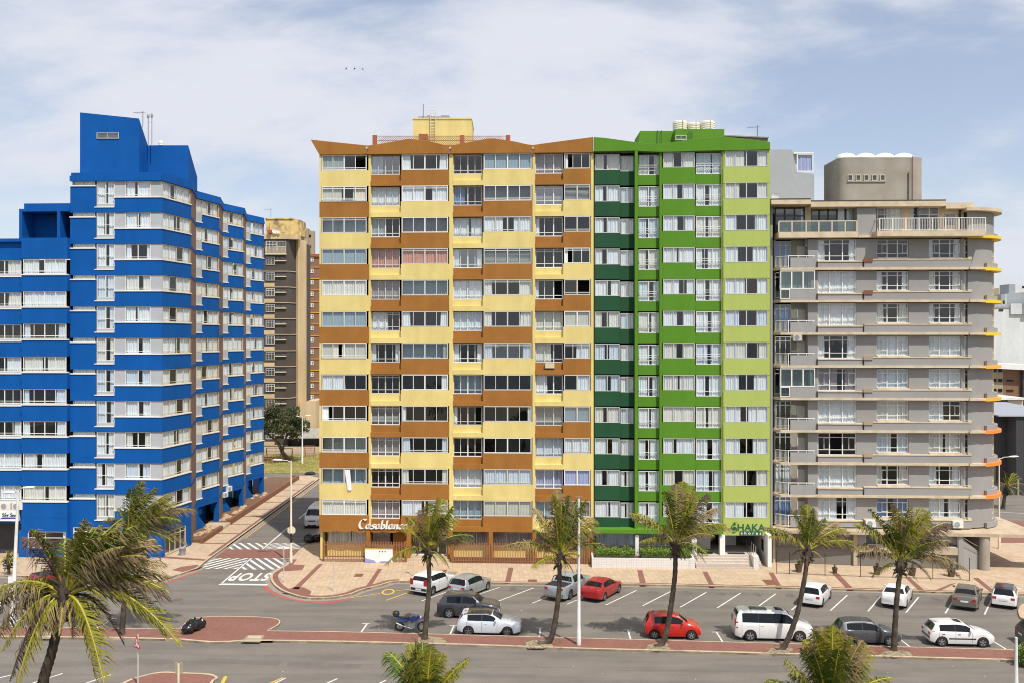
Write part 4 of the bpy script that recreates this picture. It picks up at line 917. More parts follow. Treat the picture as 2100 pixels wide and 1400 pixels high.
# wall fields, piers between windows (t = .35)
for k in range(9):
    zb = LZ[k]; zt_ = (LZ[k - 1] - .24) if k else FY.zp(1750, 490)
    if k == 8: zb = LZ[8]
    z0, z1 = zb, zt_
    for a, b in ((1657, 1677), (1756, 1798), (1863.5, 1905), (1971.5, 1978), (1989.5, 1993)): wl_.box(xs(a), xs(b), .35, .7, z0, z1, FY)
    zs1 = zb + .55; zs2 = zb + .78
    wl_.box(xs(1677), xs(1756), .2, .7, z0, zs1, FY); wl_.box(xs(1798), xs(1863.5), .3, .7, z0, zs2, FY); wl_.box(xs(1905), xs(1971.5), .3, .7, z0, zs2, FY); wl_.box(xs(1978), xs(1989.5), .35, .7, z0, zs2, FY)
    # projecting parapet strips with cream sills
    par.box(xs(1677.5, .1), xs(1769, .1), .08, .2, z0, zs1 - .06, FY); tr_.box(xs(1677, .05), xs(1770, .05), .02, .36, zs1 - .06, zs1 + .04, FY)
    par.box(xs(1772.5, .0), xs(1992, .0), -.02, .29, z0, zs2 - .14, FY); tr_.box(xs(1772, -.02), xs(1992.4, -.02), -.06, .3, zs2 - .14, zs2 - .05, FY)
    for a, b in ((1798, 1864), (1905, 1972)): tr_.box(xs(a), xs(b), .12, .36, zs2 - .05, zs2 + .05, FY)
    st = [(0, 1, 0, 1)]
    dark = RQ.random() < .5
    cd = ['s', 'w', 'w', 's', 'p', 'w', 'k', 'w', 'p'][k]; c2_ = ['d', 's', 's', 'w', 'w', 'w', 'p', 's', 'np'][k]; c3_ = ['s', 's', 's', 'w', 'w', 'l', 'p', 's', 'p'][k]
    cv = lambda c: c.replace('w', 'f')
    window(qb, FY, xs(1677.5), xs(1756), zs1 + .04, z1 - .03, .5, (.31, .65), (.24, .8), 'frame_white', .055, .07, cv(cd), RQ, (0, 1), small=((.16, .31, .26, .78), (.81, .98, .26, .78)), cm=RQ.choice(['curtain_white', 'curtain_white', 'curtain_mauve' if k == 4 else 'curtain_white']))
    for (a, b, cc) in ((1798.5, 1863, c2_), (1905.5, 1971, c3_)):
        window(qb, FY, xs(a), xs(b), zs2 + .05, z1 - .05, .55, (.34, .67), (.25, .77), 'frame_white', .055, .07, cv(cc), RQ, (0, 1), small=((.17, .34, .27, .75), (.82, .98, .27, .75)))
    window(qb, FY, xs(1978.5), xs(1989), zs2 + .02, z1 - .1, .5, (), (.3, .75), 'frame_white', .05, .06, 'f' if k % 2 else 'd', RQ)
    tr_.box(xs(1985, .0), xs(1992.3, .0), -.06, .3, zs2 - .05, zs2 + .1, FY)
    # curved end: wall and strip window
    if k < 9:
        for a0, a1 in ((-3, 47), (80, 185)): ring(Rw - .2, Rw, a0, a1, z0, z1, wl_, 10)
        ring(Rw - .2, Rw, 47, 80, z0, z0 + .5, wl_, 6)
        mb = MB()
        for a in (47, 55, 63, 71, 79): ring(Rw - .08, Rw + .0, a, a + .9, z0 + .5, z1, mb, 1)
        for zz in (z0 + .5, z0 + 1.0, z1 - .55, z1 - .06): ring(Rw - .07, Rw - .005, 47.9, 79, zz, zz + .055, mb, 6)
        w_ = mb.build('curved_window', 'frame_beige', qb); mb = MB(); ring(Rw - .1, Rw - .09, 47, 80, z0 + .5, z1, mb, 6); mb.build('pane', 'pane_glass', w_); mb = MB(); ring(Rw - .3, Rw - .29, 47, 62, z0 + .5, z1, mb, 6); mb.build('curtain', 'curtain_white', w_)
        ring(Rl - .55, Rl - .3, 24, 170, z0 - .02, z0 + .4, par, 18)
mb = MB(); ring(0.4, Rl + .05, -8, 178, ztopQ - .3, ztopQ - .02, mb, 30)
mb.build('roof_slab', 'cream_trim', qb, smooth=True, angle=40)
for k, (px, y0, z0, z1) in enumerate([(0, 0, 0, 0)][:0]): pass
wl_.box(xs(1657) - .0, xs(1657) + .15, .7, 6, LZ[8], LZ[0] + 2.4, FY)
# top storey
zf = zl(484)
wl_.box(xs(1758, .25), xs(1797, .25), .25, 1.3, zf, FY.zp(1770, 420), FY)
tr_.box(FY.sp(1597, -.2), FY.sp(1760, -.2), -.2, 1.5, FY.zp(1700, 488), FY.zp(1700, 476), FY); tr_.box(FY.sp(1760, 0), FY.sp(1993, 0), -.1, 1.5, FY.zp(1700, 488), FY.zp(1700, 483), FY)
tr_.box(FY.sp(1799, -.9), FY.sp(2023, -.9), -.9, .6, FY.zp(1900, 484.5, -.9), FY.zp(1900, 473, -.9), FY)
tr_.box(FY.sp(1582, -.3), FY.sp(1663, -.3), -.3, 3, FY.zp(1620, 420), FY.zp(1620, 410), FY); tr_.box(FY.sp(1663, -.1), FY.sp(1940, -.1), -.1, 3, FY.zp(1800, 424), FY.zp(1800, 412.5), FY); tr_.box(FY.sp(1940, 0), FY.sp(1998, 0), .0, 3, FY.zp(1950, 428), FY.zp(1950, 416), FY)
roofz = FY.zp(1800, 412)
window(qb, FY, xs(1589, 1.4), xs(1650, 1.4), zf, roofz - .35, 1.4, (.33, .66), (.72,), 'frame_dark', .09, .08, 'd', RQ, (0, 1), name='glazed_door')
window(qb, FY, xs(1662, 1.4), xs(1752, 1.4), zf, roofz - .35, 1.4, (.2, .4, .6, .8), (), 'frame_dark', .09, .08, 'r', RQ, (0, 1, 2, 3), name='glazed_door')
window(qb, FY, xs(1798, .9), xs(1850, .9), zf + .3, roofz - .5, .9, (.3, .55), (.72,), 'frame_alu', .06, .06, 'r', RQ, (1,))
window(qb, FY, xs(1867, .9), xs(1925, .9), zf + .3, roofz - .5, .9, (.33, .66), (.72,), 'frame_alu', .06, .06, 'd', RQ, (1,))
window(qb, FY, xs(1974, .9), xs(1990, .9), zf + .3, roofz - .6, .9, (), (.85,), 'frame_alu', .06, .06, 'd', RQ)
cw = MB()
for a, b in ((1850, 1867), (1925, 1937), (1959, 1974), (1990, 1997)): piece('cream_pier', 'cream_trim', qb, xs(a, .9), xs(b, .9), .9, 1.2, zf, roofz - .1, T=FY)
cw.box(xs(1937, .9), xs(1959, .9), .9, 1.2, zf, zf + .9, FY); cw.box(xs(1937, .9), xs(1959, .9), .9, 1.2, zf + 2.0, roofz - .1, FY); piece('cream_pier', 'cream_trim', qb, xs(1650, 1.4), xs(1662, 1.4), 1.2, 1.6, zf, roofz - .1, T=FY); piece('lintel', 'cream_trim', qb, xs(1586, 1.4), xs(1656, 1.4), 1.45, 1.7, roofz - .35, roofz - .1, T=FY); cw.box(xs(1798, .9), xs(1974, .9), .96, 1.2, roofz - .5, roofz - .1, FY) 
piece('roof_edging', 'far_dark', qb, FY.sp(1663, -.1), FY.sp(1940, -.1), -.13, 2.9, FY.zp(1800, 412.4), FY.zp(1800, 410.8), T=FY); piece('roof_edging', 'far_dark', qb, FY.sp(1582, -.3), FY.sp(1663, -.3), -.33, 2.9, FY.zp(1620, 409.9), FY.zp(1620, 408.3), T=FY)
cw.build('cream_wall', 'cream_trim', qb)
window(qb, FY, xs(1937.5, .95), xs(1958.5, .95), zf + .9, zf + 2.0, .95, (), (), 'frame_alu', .05, .05, 'fm', RQ)
ring(Rw - .2, Rw, -3, 60, zf, ztopQ - .3, wl_, 10); ring(Rw - .2, Rw, 90, 185, zf, ztopQ - .3, wl_, 10); mb = MB(); ring(Rw - .1, Rw - .06, 60, 90, zf, ztopQ - .3, mb, 8); mb.build('pane', 'balcony_glass', qb); ring(Rl - .55, Rl - .3, 24, 170, zf, zf + .25, par, 18)
mb = MB(); ring(.5, Rl, -4, 178, zf - .22, zf + .0, mb, 30); mb.build('rounded_canopy', 'ledge_yellow', qb, smooth=True, angle=40)
wl_.build('wall', 'grey_render', qb); tr_.build('ledge', 'cream_trim', qb); par.build('parapet_strip', 'grey_render', qb)
it = MB(); it.box(FY.sp(1587, 0), FY.sp(1990, 0), 3.4, 3.5, KH, roofz - .1, FY)
for k in range(9): it.box(FY.sp(1660, 0), FY.sp(1990, 0), .71, 3.4, LZ[k] - .2, LZ[k] - .05, FY)
for px in (1770, 1885, 1975): it.box(FY.sp(px, 0), FY.sp(px, 0) + .12, .72, 3.4, LZ[8], roofz - .5, FY)
it.build('interior', 'room_dark', qb)
mb = MB(); mb.box(FY.sp(1583, 0), FY.sp(1583, 0) + .2, .6, 12, KH, roofz, FY); mb.box(FY.sp(1583, 0) + .2, FY.sp(1985, 0), 11.8, 12, KH, roofz, FY); mb.box(FY.sp(1583, 0) + .2, FY.sp(1985, 0), 3.5, 11.8, roofz - .1, roofz + .02, FY); mb.box(FY.sp(1985, 0) - .2, FY.sp(1985, 0), 3.7, 11.8, KH, roofz, FY); mb.build('outer_wall', 'grey_render', qb)
# balconies, one per storey
for k in range(9):
    zb = LZ[k]; zt_ = (LZ[k - 1] - .24) if k else FY.zp(1620, 490)
    bal = MB(); rl_ = MB(); wlb = MB()
    enclosed = k in (1, 4)
    bal.box(FY.sp(1621, -.1), FY.sp(1672.5, -.1), -.1, .02, zb, zb + .86 if not enclosed else zb + .98, FY); bal.box(FY.sp(1672.5, -.1) - .12, FY.sp(1672.5, -.1), .02, .9, zb, zb + .86, FY)
    b_ = bal.build('balcony', 'balcony_render', qb)
    if not enclosed:
        rl_.box(FY.sp(1616, -.06), FY.sp(1671, -.06), -.08, -.02, zb + .99, zb + 1.05, FY)
        for px in (1617, 1637, 1654, 1669): rl_.box(FY.sp(px, -.06) - .025, FY.sp(px, -.06) + .025, -.07, -.03, zb if px == 1617 else zb + .87, zb + .99, FY)
        A0 = FY(FY.sp(1616, -.05), -.05, 0); A1 = FY(FY.sp(1590.5, .75), .75, 0); fa = Fc(A1[0], A1[1], A0[0], A0[1])
        n = int(fa.len / .11)
        for j in range(n + 1): rl_.box(j * fa.len / n - .012, j * fa.len / n + .012, -.012, .012, zb + .1, zb + .98, fa)
        rl_.box(0, fa.len, -.03, .03, zb + .98, zb + 1.03, fa); rl_.box(0, fa.len, -.02, .02, zb + .07, zb + .1, fa)
        rl_.build('railing', 'frame_white', b_)
    else:
        window(qb, FY, FY.sp(1600, -.05), FY.sp(1671, -.05), zb + .95, zt_ - .02, -.05, (.33, .66), (), 'frame_white', .07, .07, 'g', RQ, (0, 1), gl='balcony_glass')
        window(qb, FY, FY.sp(1600, -.05), FY.sp(1620, -.05), zb + .05, zb + .94, -.05, (), (), 'frame_white', .07, .07, 'd', RQ, gl='balcony_glass')
    window(qb, FY, FY.sp(1588, 1.3), FY.sp(1622, 1.3), zb + .25, zt_ - .1, 1.3, (.33, .66), (.82,), 'frame_alu', .05, .06, ['nf', 'd', 'nf', 'd', 'd', 'd', 'd', 'p', 'nf'][k], RQ, (0,))
    wlb.box(FY.sp(1586, 1.4), FY.sp(1589, 1.4), 1.2, 1.6, zb, zt_, FY); wlb.box(FY.sp(1622, 1.4), FY.sp(1664, 1.4), 1.4, 1.6, zb, zt_, FY); wlb.box(FY.sp(1588, 1.3), FY.sp(1622, 1.3), 1.32, 1.6, zb, zb + .25, FY); wlb.build('balcony_wall', 'tower_render', qb)
    mb = MB(); mb.box(FY.sp(1634, 1.35), FY.sp(1654, 1.35), 1.36, 1.39, zb + .02, zb + 2.0, FY); mb.build('balcony_door', 'door_white', qb)
# glass and barred balustrades of the top storey
mb = MB()
for px in (1597, 1624, 1653, 1679, 1706, 1733, 1757): mb.box(FY.sp(px, -.15) - .05, FY.sp(px, -.15) + .05, -.2, -.1, zf + .3, zf + 1.22, FY)
mb.box(FY.sp(1597, -.15), FY.sp(1757, -.15), -.21, -.09, zf + 1.22, zf + 1.3, FY); b_ = mb.build('balustrade', 'frame_beige', qb); mb = MB(); mb.box(FY.sp(1597, -.15), FY.sp(1757, -.15), -.16, -.145, zf + .3, zf + 1.22, FY); mb.build('pane', 'balcony_glass', b_)
mb = MB(); z0 = FY.zp(1900, 473, -.9); n = 66; a, b = FY.sp(1803, -.85), FY.sp(2021, -.85)
for k in range(n + 1): x = a + (b - a) * k / n; mb.box(x - .012, x + .012, -.86, -.84, z0 + .06, z0 + .98, FY)
for k in range(9): x = a + (b - a) * k / 8; mb.box(x - .035, x + .035, -.885, -.815, z0, z0 + 1.02, FY)
mb.box(a, b, -.89, -.81, z0 + 1.02, z0 + 1.08, FY); mb.box(a, b, -.87, -.83, z0 + .06, z0 + .1, FY); mb.box(a, a + .05, -.85, .3, z0 + 1.02, z0 + 1.08, FY); mb.build('balustrade', 'frame_white', qb)
# roof tower with its tank domes
x0, x1, y0, y1 = 30.1 * 1.0, XY(1897, 87.8), 87.8, 92.8; x0 = XY(1720, 87.8) ; zt1 = ZY(323, 87.8)
def rrect(x0, x1, y0, y1, r, n=6):
    P = []
    for (cx3, cy3, a0) in ((x1 - r, y0 + r, -90), (x1 - r, y1 - r, 0), (x0 + r, y1 - r, 90), (x0 + r, y0 + r, 180)):
        for k in range(n + 1): a = rad(a0 + 90 * k / n); P.append((cx3 + r * math.cos(a), cy3 + r * math.sin(a)))
    return P
mb = MB(); mb.prism(rrect(30.2, x1, y0, y1, .9), roofz - .05, zt1); tw = mb.build('roof_tower', 'tower_render', qb, smooth=True, angle=30)
fw = Fc(30.2, y0 - .0, x1, y0)
for k in range(5):
    px = 1743 + k * 16.6; s0 = XY(px - 5.2, y0) - 30.2; window(tw, fw, s0, s0 + .48, ZY(371.5, y0), ZY(359, y0), -.03, (), (), 'frame_beige', .06, .05, 'd', RQ)
    mb = MB(); mb.box(s0, s0 + .48, -.015, -.004, ZY(371.5, y0), ZY(359, y0), fw); mb.build('dark_backing', 'room_dark', tw)  # flat dark sheet on the wall behind the pane, no real hollow
mb = MB()
mb.box(XY(1737, y0) - 30.2, XY(1816, y0) - 30.2, -.09, -.002, ZY(374, y0), ZY(372.5, y0), fw); mb.build('sill', 'tower_render', tw)
mb = MB(); mb.tube([(XY(1871, 87.7), 87.66, roofz), (XY(1871, 87.7), 87.66, zt1 + .1)], .035, 6); mb.tube([(XY(1692, 92), 30.2 * 0 + 91.8, roofz), (XY(1692, 92), 91.8, ZY(357, 92))], .04, 5) if False else None
mb.build('drain_pipe', 'planter_wall', tw); MB().tube([(XY(1865, 87.7), 87.66, roofz), (XY(1865, 87.7), 87.66, ZY(353, y0))], .1, 8).build('drain_pipe', 'tower_render', tw)
for k, px in enumerate((1735, 1774, 1813, 1852)):
    x = XY(px, 90); mb = MB(); mb.lathe((x, 90, zt1 + .0), [(.9, 0), (.9, .42), (.8, .56), (.55, .7), (.25, .78), (.01, .8)], 20); tag(mb.build('tank_dome', 'dome_white', smooth=True, angle=50), ['leftmost white tank dome on top of the grey roof tower', 'second white tank dome from the left on the grey roof tower', 'third white tank dome from the left on the grey roof tower', 'rightmost white tank dome on top of the grey roof tower'][k], 'tank', 'tank domes on the roof tower')
# ground storey: canopy, walls, column
zc = LZ[8]; ct = MB()
c0 = FY(FY.sp(1585, -.9), -.9, 0); c1 = (52.0, 78.3); 
ct.prism([FY(FY.sp(1585, 1), 1.2, 0)[:2], c0[:2], (c1[0], c1[1]), G(2115, 1083, zc), G(2045, 1056, zc), (Xc, Yc + 3), (Xc - 2, Yc)], zc - .36, zc - .1)
ct.build('canopy', 'kerb_stone', qb)
gw = Fc(*FY(FY.sp(1585, .4), .4, 0)[:2], 37.6, 79.9)
mb = MB(); mb.box(0, gw.sp(1590), 0, .3, KH, zc - .36, gw)
for a, b in ((1655, 1663), (1750, 1758)): piece('pier', 'ground_cream_shaded', qb, gw.sp(a), gw.sp(b), -.1, .3, KH, zc - .36, T=gw)
mb.box(gw.sp(1758), gw.sp(1968), -.05, .3, 1.35, 1.95, gw); mb.build('ground_wall', 'ground_cream_shaded', qb)
mb = MB(); mb.box(gw.sp(1758), gw.sp(1968), .1, .35, KH, 1.35, gw); mb.build('plinth_wall', 'garage_grey_shaded', qb); piece('pier', 'grey_render', qb, gw.sp(1758), gw.sp(1775), .02, .3, 1.95, zc - .36, T=gw); piece('pier', 'grey_render', qb, gw.sp(1965), gw.sp(1975), -.1, .3, KH, zc - .36, T=gw)
window(qb, gw, gw.sp(1775), gw.sp(1965), 1.95, zc - .38, .15, (.12, .3, .62, .8), (), 'frame_alu', .06, .06, 'g', RQ, (), gl='balcony_glass')
mb = MB()
for a, b in ((1590, 1655), (1663, 1750)): 
    mb.box(gw.sp(a), gw.sp(b), .15, .3, KH, zc - .36, gw)
    n = 7
    for j in range(n): x = gw.sp(a) + (gw.sp(b) - gw.sp(a)) * (j + .5) / n; mb.box(x - .02, x + .02, .1, .14, 1.5, zc - .4, gw)
    mb.box(gw.sp(a), gw.sp(b), .08, .145, 1.38, 1.5, gw)
mb.build('garage_door', 'garage_grey_shaded', qb)
mb = MB(); mb.box(gw.sp(1590), gw.sp(1968), 2.0, 2.1, KH, zc - .36, gw); mb.build('interior', 'room_mid', qb)
mb = MB(); x, y = G(2019, 1170, 0); mb.lathe((x, y, 0), [(.42, KH), (.42, zc - .36)], 24); mb.build('round_column', 'tower_render', qb, smooth=True, angle=40)
mb = MB(); mb.lathe((x - .0, y + 3.0, 0), [(1.6, KH), (1.6, zc - .36)], 28); mb.build('core_wall', 'room_mid', qb, smooth=True, angle=40)
mb = MB(); a = G(1985, 1180, .2); b = G(2010, 1150, .2)
ff = Fc(gw(gw.sp(1975), 0, 0)[0], gw(gw.sp(1975), 0, 0)[1], x - .4, y + .2)
mb.xprism([(0, KH), (ff.len, KH), (ff.len, 1.6), (0, 2.7)], 0, .1, ff); mb.build('stair_wall', 'grey_render', qb)
mb = MB(); mb.tube([ff(0, -.1, zc - .5), ff(ff.len, -.1, 2.0)], .03, 5); mb.tube([ff(0, -.1, zc - 1.1), ff(ff.len, -.1, 1.5)], .02, 5); mb.build('stair_rail', 'chrome', qb)
# units on the wall, dish, bits
ac_unit(FY, FY.sp(1657, 1.0), 1.0, FY.zp(1657, 506, 1), 'air conditioner high on the top balcony wall of the grey block', .5, .8)
ac_unit(FY, FY.sp(1635, 1.2), 1.25, FY.zp(1635, 699, 1.2), 'air conditioner inside the fourth balcony of the grey block')
ac_unit(FY, FY.sp(1786, -.3), -.05, FY.zp(1786, 1080, -.3), 'white air conditioner on the canopy of the grey block', .85, .6)
ac_unit(FY, FY.sp(1965, -.3), -.05, FY.zp(1965, 1082, -.3), 'dull grey air conditioner on the canopy below the right hand windows', .85, .6)
for k in (0, 1, 3, 4, 5, 6): piece('louvre_vent', 'planter_wall' if k < 2 else 'far_tan', qb, FY.sp(1771, -.08), FY.sp(1790, -.08), -.1, -.07, LZ[k] + .48, LZ[k] + .82, T=FY)
def dish(px, y, py, r, label, m='ac_white'):
    x, z = XY(px, y), ZY(py, y); mb = MB(); n = 20
    pr_ = [(r, .0), (r * .7, .12 * r), (r * .35, .2 * r), (.01, .23 * r)]
    for k in range(len(pr_) - 1):
        for j in range(n):
            a, b = 2 * math.pi * j / n, 2 * math.pi * (j + 1) / n; P = lambda q, t: (x + q[0] * math.cos(t), y + q[1], z + q[0] * math.sin(t))
            mb.quad(P(pr_[k], a), P(pr_[k], b), P(pr_[k + 1], b), P(pr_[k + 1], a))
    mb.tube([(x, y, z), (x, y - r * .9, z - r * .3)], .02, 4); mb.tube([(x, y + .1, z), (x, y + .1, z - r * 1.3)], .035, 5)
    return tag(mb.build('satellite_dish', m, smooth=True, angle=50), label, 'satellite dish')
dish(1590, 81.9, 404, .33, 'white satellite dish on the roof corner of the grey block by the green wall')
# bright planter pot on the top balcony, pots along the pavement
def potted(x, y, z, r, h_, label, leaf='leaf_olive', pot='terracotta', big=1.0, n=26):
    o = thing('potted_plant', label, 'potted plant', (x, y, z)); mb = MB(); mb.lathe((x, y, z), [(r * .72, 0), (r * .9, h_ * .6), (r, h_ * .92), (r * 1.08, h_ * .93), (r * 1.08, h_), (r * .9, h_), (r * .88, h_ * .9), (.01, h_ * .9)], 18); mb.build('pot', pot, o, smooth=True, angle=35)
    mb = MB()
    for _ in range(n):
        a = RH.random() * 6.28; l = big * RH.uniform(.35, .75); w_ = .03 * big; e = RH.uniform(.15, .6); p0 = Vector((x, y, z + h_ * .9)); p1 = p0 + Vector((math.cos(a) * l * e * .6, math.sin(a) * l * e * .6, l * .7)); p2 = p0 + Vector((math.cos(a) * l * e * 1.5, math.sin(a) * l * e * 1.5, l * .85)); s_ = Vector((-math.sin(a), math.cos(a), 0)) * w_
        mb.quad(tuple(p0 - s_), tuple(p0 + s_), tuple(p1 + s_), tuple(p1 - s_)); mb.quad(tuple(p1 - s_), tuple(p1 + s_), tuple(p2 + s_ * .2), tuple(p2 - s_ * .2))
    mb.build('leaves', leaf, o); return o
p = FY(FY.sp(1611, .1), .1, 0); potted(p[0], p[1], FY.zp(1611, 475), .22, .35, 'round pot with a bright green plant on the top left glass balcony', 'leaf_hedge', 'cream_trim', .7, 60)
for k, (px, py, s_) in enumerate(((1638, 1172, 1.0), (1712, 1174, .72), (1799, 1177, 1.0), (1871, 1179, .95), (1951, 1181, 1.05))):
    x, y = G(px, py, KH); potted(x, y, KH, .31 * s_, .62 * s_, ['dark pot with a leafy plant, leftmost of the five on the paving', 'smallest dark pot, before the grey garage doors', 'dark pot with a spiky plant, third from the left at the grey block', 'dark pot behind the trunk of the upright palm', 'large dark pot with a drooping plant, nearest the round column'][k], 'leaf_olive', 'terracotta', .75 * s_ + .1, [40, 14, 36, 20, 40][k])
fe = thing('wire_fence', 'black post and wire fence standing on the pavement before the grey block', 'fence', (*G(1790, 1181, KH), KH)); mb = MB(); last = None
for px, py in ((1593, 1175), (1619, 1176), (1692, 1179), (1765, 1182), (1913, 1186), (1988, 1190)):
    x, y = G(px, py, KH); mb.tube([(x, y, KH), (x, y, KH + 1.85)], .03, 6)
    if last:
        for z in (.06, .95, 1.8):
            if z != 1.8 or px < 1700: mb.tube([(last[0], last[1], KH + z), (x, y, KH + z)], .012 if z != .06 else .02, 4)
    last = (x, y)
mb.build('posts', 'black_metal', fe)
# pale grey blind wall rising between the green and the grey blocks
pb = thing('apartment_building', 'pale grey blind wall with one corner window rising behind the green and grey blocks', 'building', (XY(1620, 92), 92, 0)); y = 90.0
mb = MB(); mb.xprism([(XY(1577, y), 20), (XY(1669, y), 20), (XY(1670, y), ZY(357, y)), (XY(1634, y), ZY(353, y)), (XY(1625, y), ZY(309, y)), (XY(1622, y), ZY(307, y)), (XY(1577, y), ZY(307, y))], y, y + 9, lambda a, t, z: (a, t, z)); mb.build('wall', 'pale_grey_wall', pb)
mb = MB(); mb.box(XY(1627, y), XY(1668, y), y - .05, y + 6, ZY(316, y), ZY(314, y) + .05); mb.build('roof', 'white_paint', pb)
window(pb, Fc(XY(1634, y), y, XY(1668, y), y), 0, XY(1668, y) - XY(1634, y), ZY(353, y), ZY(316.5, y), .05, (), (), 'frame_white', .1, .06, 'f', RQ, cm='curtain_lilac')
# ------------------------------------------------------------------ the blue block
RB = random.Random(33)
bb = thing('apartment_building', 'bright blue block with white silled windows, slanted roof towers and a stepped side facade', 'building', (XY(260, 86), 86, 0))
FLB = 2.78
P0 = FY(FY.sp(332), 0, 0)[:2]
def PD(px, y): return (XY(px, y), y)
KS = F_PX / 1400
P1 = PD(392.5, 64.2 * KS); Q = [(PD(402, 68.3 * KS), PD(450, 71.4 * KS)), (PD(457, 74.7 * KS), PD(500, 77.4 * KS)), (PD(504.5, 81.1 * KS), PD(541.5, 83.9 * KS))]
zB = FY.zp(240, 372)             # window heads, first storey
bw, gp_, sw_, br_ = MB(), MB(), MB(), MB()
fP = lambda py, r: zB - (py - 372) * 84.6 / F_PX - r * FLB
F2 = Fc(*P0, *P1)
for r in range(11):
    f = lambda py: fP(py, r)
    last = r == 10
    # left field: blue panel under a vent light
    bw.box(S(144), S(197), 0, .4, f(436), f(382.5), FY); w_ = window(bb, FY, S(150), S(194), f(380), f(372), .12, 2, (), 'frame_alu', .04, .05, 'f', RB, name='vent_window'); piece('sill', 'sill_white', w_, S(143), S(196), -.07, .3, f(382.4), f(380), T=FY)
    # tall light with grey base
    w_ = window(bb, FY, S(198), S(234.5), f(418.5), f(372.5), .1, 2, (.46,), 'frame_white', .05, .06, 'p', RB, (0,), gap=RB.uniform(.1, .3))
    piece('base_panel', 'panel_grey', w_, S(197.5), S(235), .05, .4, f(424), f(418.5), T=FY); piece('sill', 'sill_white', w_, S(194), S(234), -.05, .3, f(426), f(424), T=FY)
    bw.box(S(197), S(235), .0, .4, f(436), f(426), FY)
    piece('panel', 'panel_grey', bb, S(235), S(256), .08, .35, f(404), f(372), T=FY); piece('panel', 'panel_grey', bb, S(309), S(331), .08, .35, f(404), f(372), T=FY)
    w_ = window(bb, FY, S(256.5), S(308.5), f(404), f(372.5), .12, 2, (.15,), 'frame_white', .05, .06, 'p' if r not in (2, 8) else 's', RB, (0,), gap=RB.uniform(.05, .2))
    piece('sill', 'sill_white', w_, S(233), S(332.5), -.06, .3, f(406), f(404), T=FY); bw.box(S(235), S(332), 0, .4, f(436), f(406), FY)
    # splayed corner field
    zb_ = f(436); L_ = F2.len
    bw.box(0.01, L_, 0, .4, zb_, f(406), F2); w_ = window(bb, F2, .15, L_ - .12, f(404), f(372.5), .1, 4, (.16,), 'frame_beige', .05, .06, 'p', RB, (1,), gap=RB.uniform(.12, .25), cm='curtain_white'); piece('sill', 'sill_white', w_, .02, L_ + .02, -.06, .3, f(406), f(404), T=F2)
    # stepped side: brick return, then a window bay
    pe = P1
    for j, (a, b) in enumerate(Q):
        Fb = Fc(*pe, *a); br_.box(.02, Fb.len, .0, .3, (f(436) if r < 10 else 0.3), f(372), Fb)
        bw.box(.02, Fb.len, -.03, .3, f(436), f(430), Fb)
        Fq = Fc(*a, *b); l = Fq.len
        p_ = piece('panel', 'panel_grey', bb, .1, l * .26, .05, .35, f(424), f(404), T=Fq); piece('sill', 'sill_white', p_, .0, l * .27, -.04, .3, f(426), f(424), T=Fq); bw.box(0, l * .26, 0, .4, f(436), f(426), Fq)
        bw.box(l * .26, l, 0, .4, f(436), f(406), Fq)
        w_ = window(bb, Fq, .12, l - .1, f(404), f(372.5), .1, 4, (.16,), 'frame_beige', .05, .06, 'p', RB, (1,), gap=RB.uniform(.1, .24)); piece('sill', 'sill_white', w_, l * .26, l + .02, -.06, .3, f(406), f(404), T=Fq)
        pe = b
# end wall, roofs, parapets
bk = [(-62, 98), (-62, P0[1])]
outline = [FY(S(144), .3, 0)[:2], (P0[0], P0[1] + .35), (P1[0] - .3, P1[1] + .1)]
for a, b in Q: outline += [(a[0] - .35, a[1]), (b[0] - .4, b[1] - .05)]
outline += [(Q[-1][1][0] - 9, Q[-1][1][1]), FY(S(150), 10, 0)[:2]]
mb = MB(); mb.prism(outline, zB + .1, zB + .35); mb.build('roof', 'roof_grey', bb)
zlast = zB - 11 * FLB
pr2 = MB(); zp0, zp1 = zB + .02, zB + .78
pr2.box(S(144), S(332), -.12, .3, zp0, zp0 + .48, FY); pr2.box(S(146), S(332), -.02, .35, zp0 + .49, zp1, FY)
pe = P1; pr2.box(0.0, F2.len + .02, -.12, .3, zp0, zp0 + .45, F2); pr2.box(0, F2.len, -.0, .35, zp0 + .46, zp1, F2)
for a, b in Q:
    Fb = Fc(*pe, *a); pr2.box(.02, Fb.len, -.1, .3, zp0, zp1, Fb); Fq = Fc(*a, *b)
    l = Fq.len; i = len(pr2.v); pr2.xprism([(-.12, zp0), (-.02, zp1), (.45, zp1), (.3, zp0)], 0.0, l, Fq, ax='s'); pe = b
pr2.build('parapet', 'blue_paint', bb)
Fe = Fc(*Q[-1][1], Q[-1][1][0] - 3.6, Q[-1][1][1] + 9); bw.box(0, 9, 0, .3, KH, zp1, Fe); bw.box(S(144), S(145), .4, 10, zlast, zB + .1, FY)
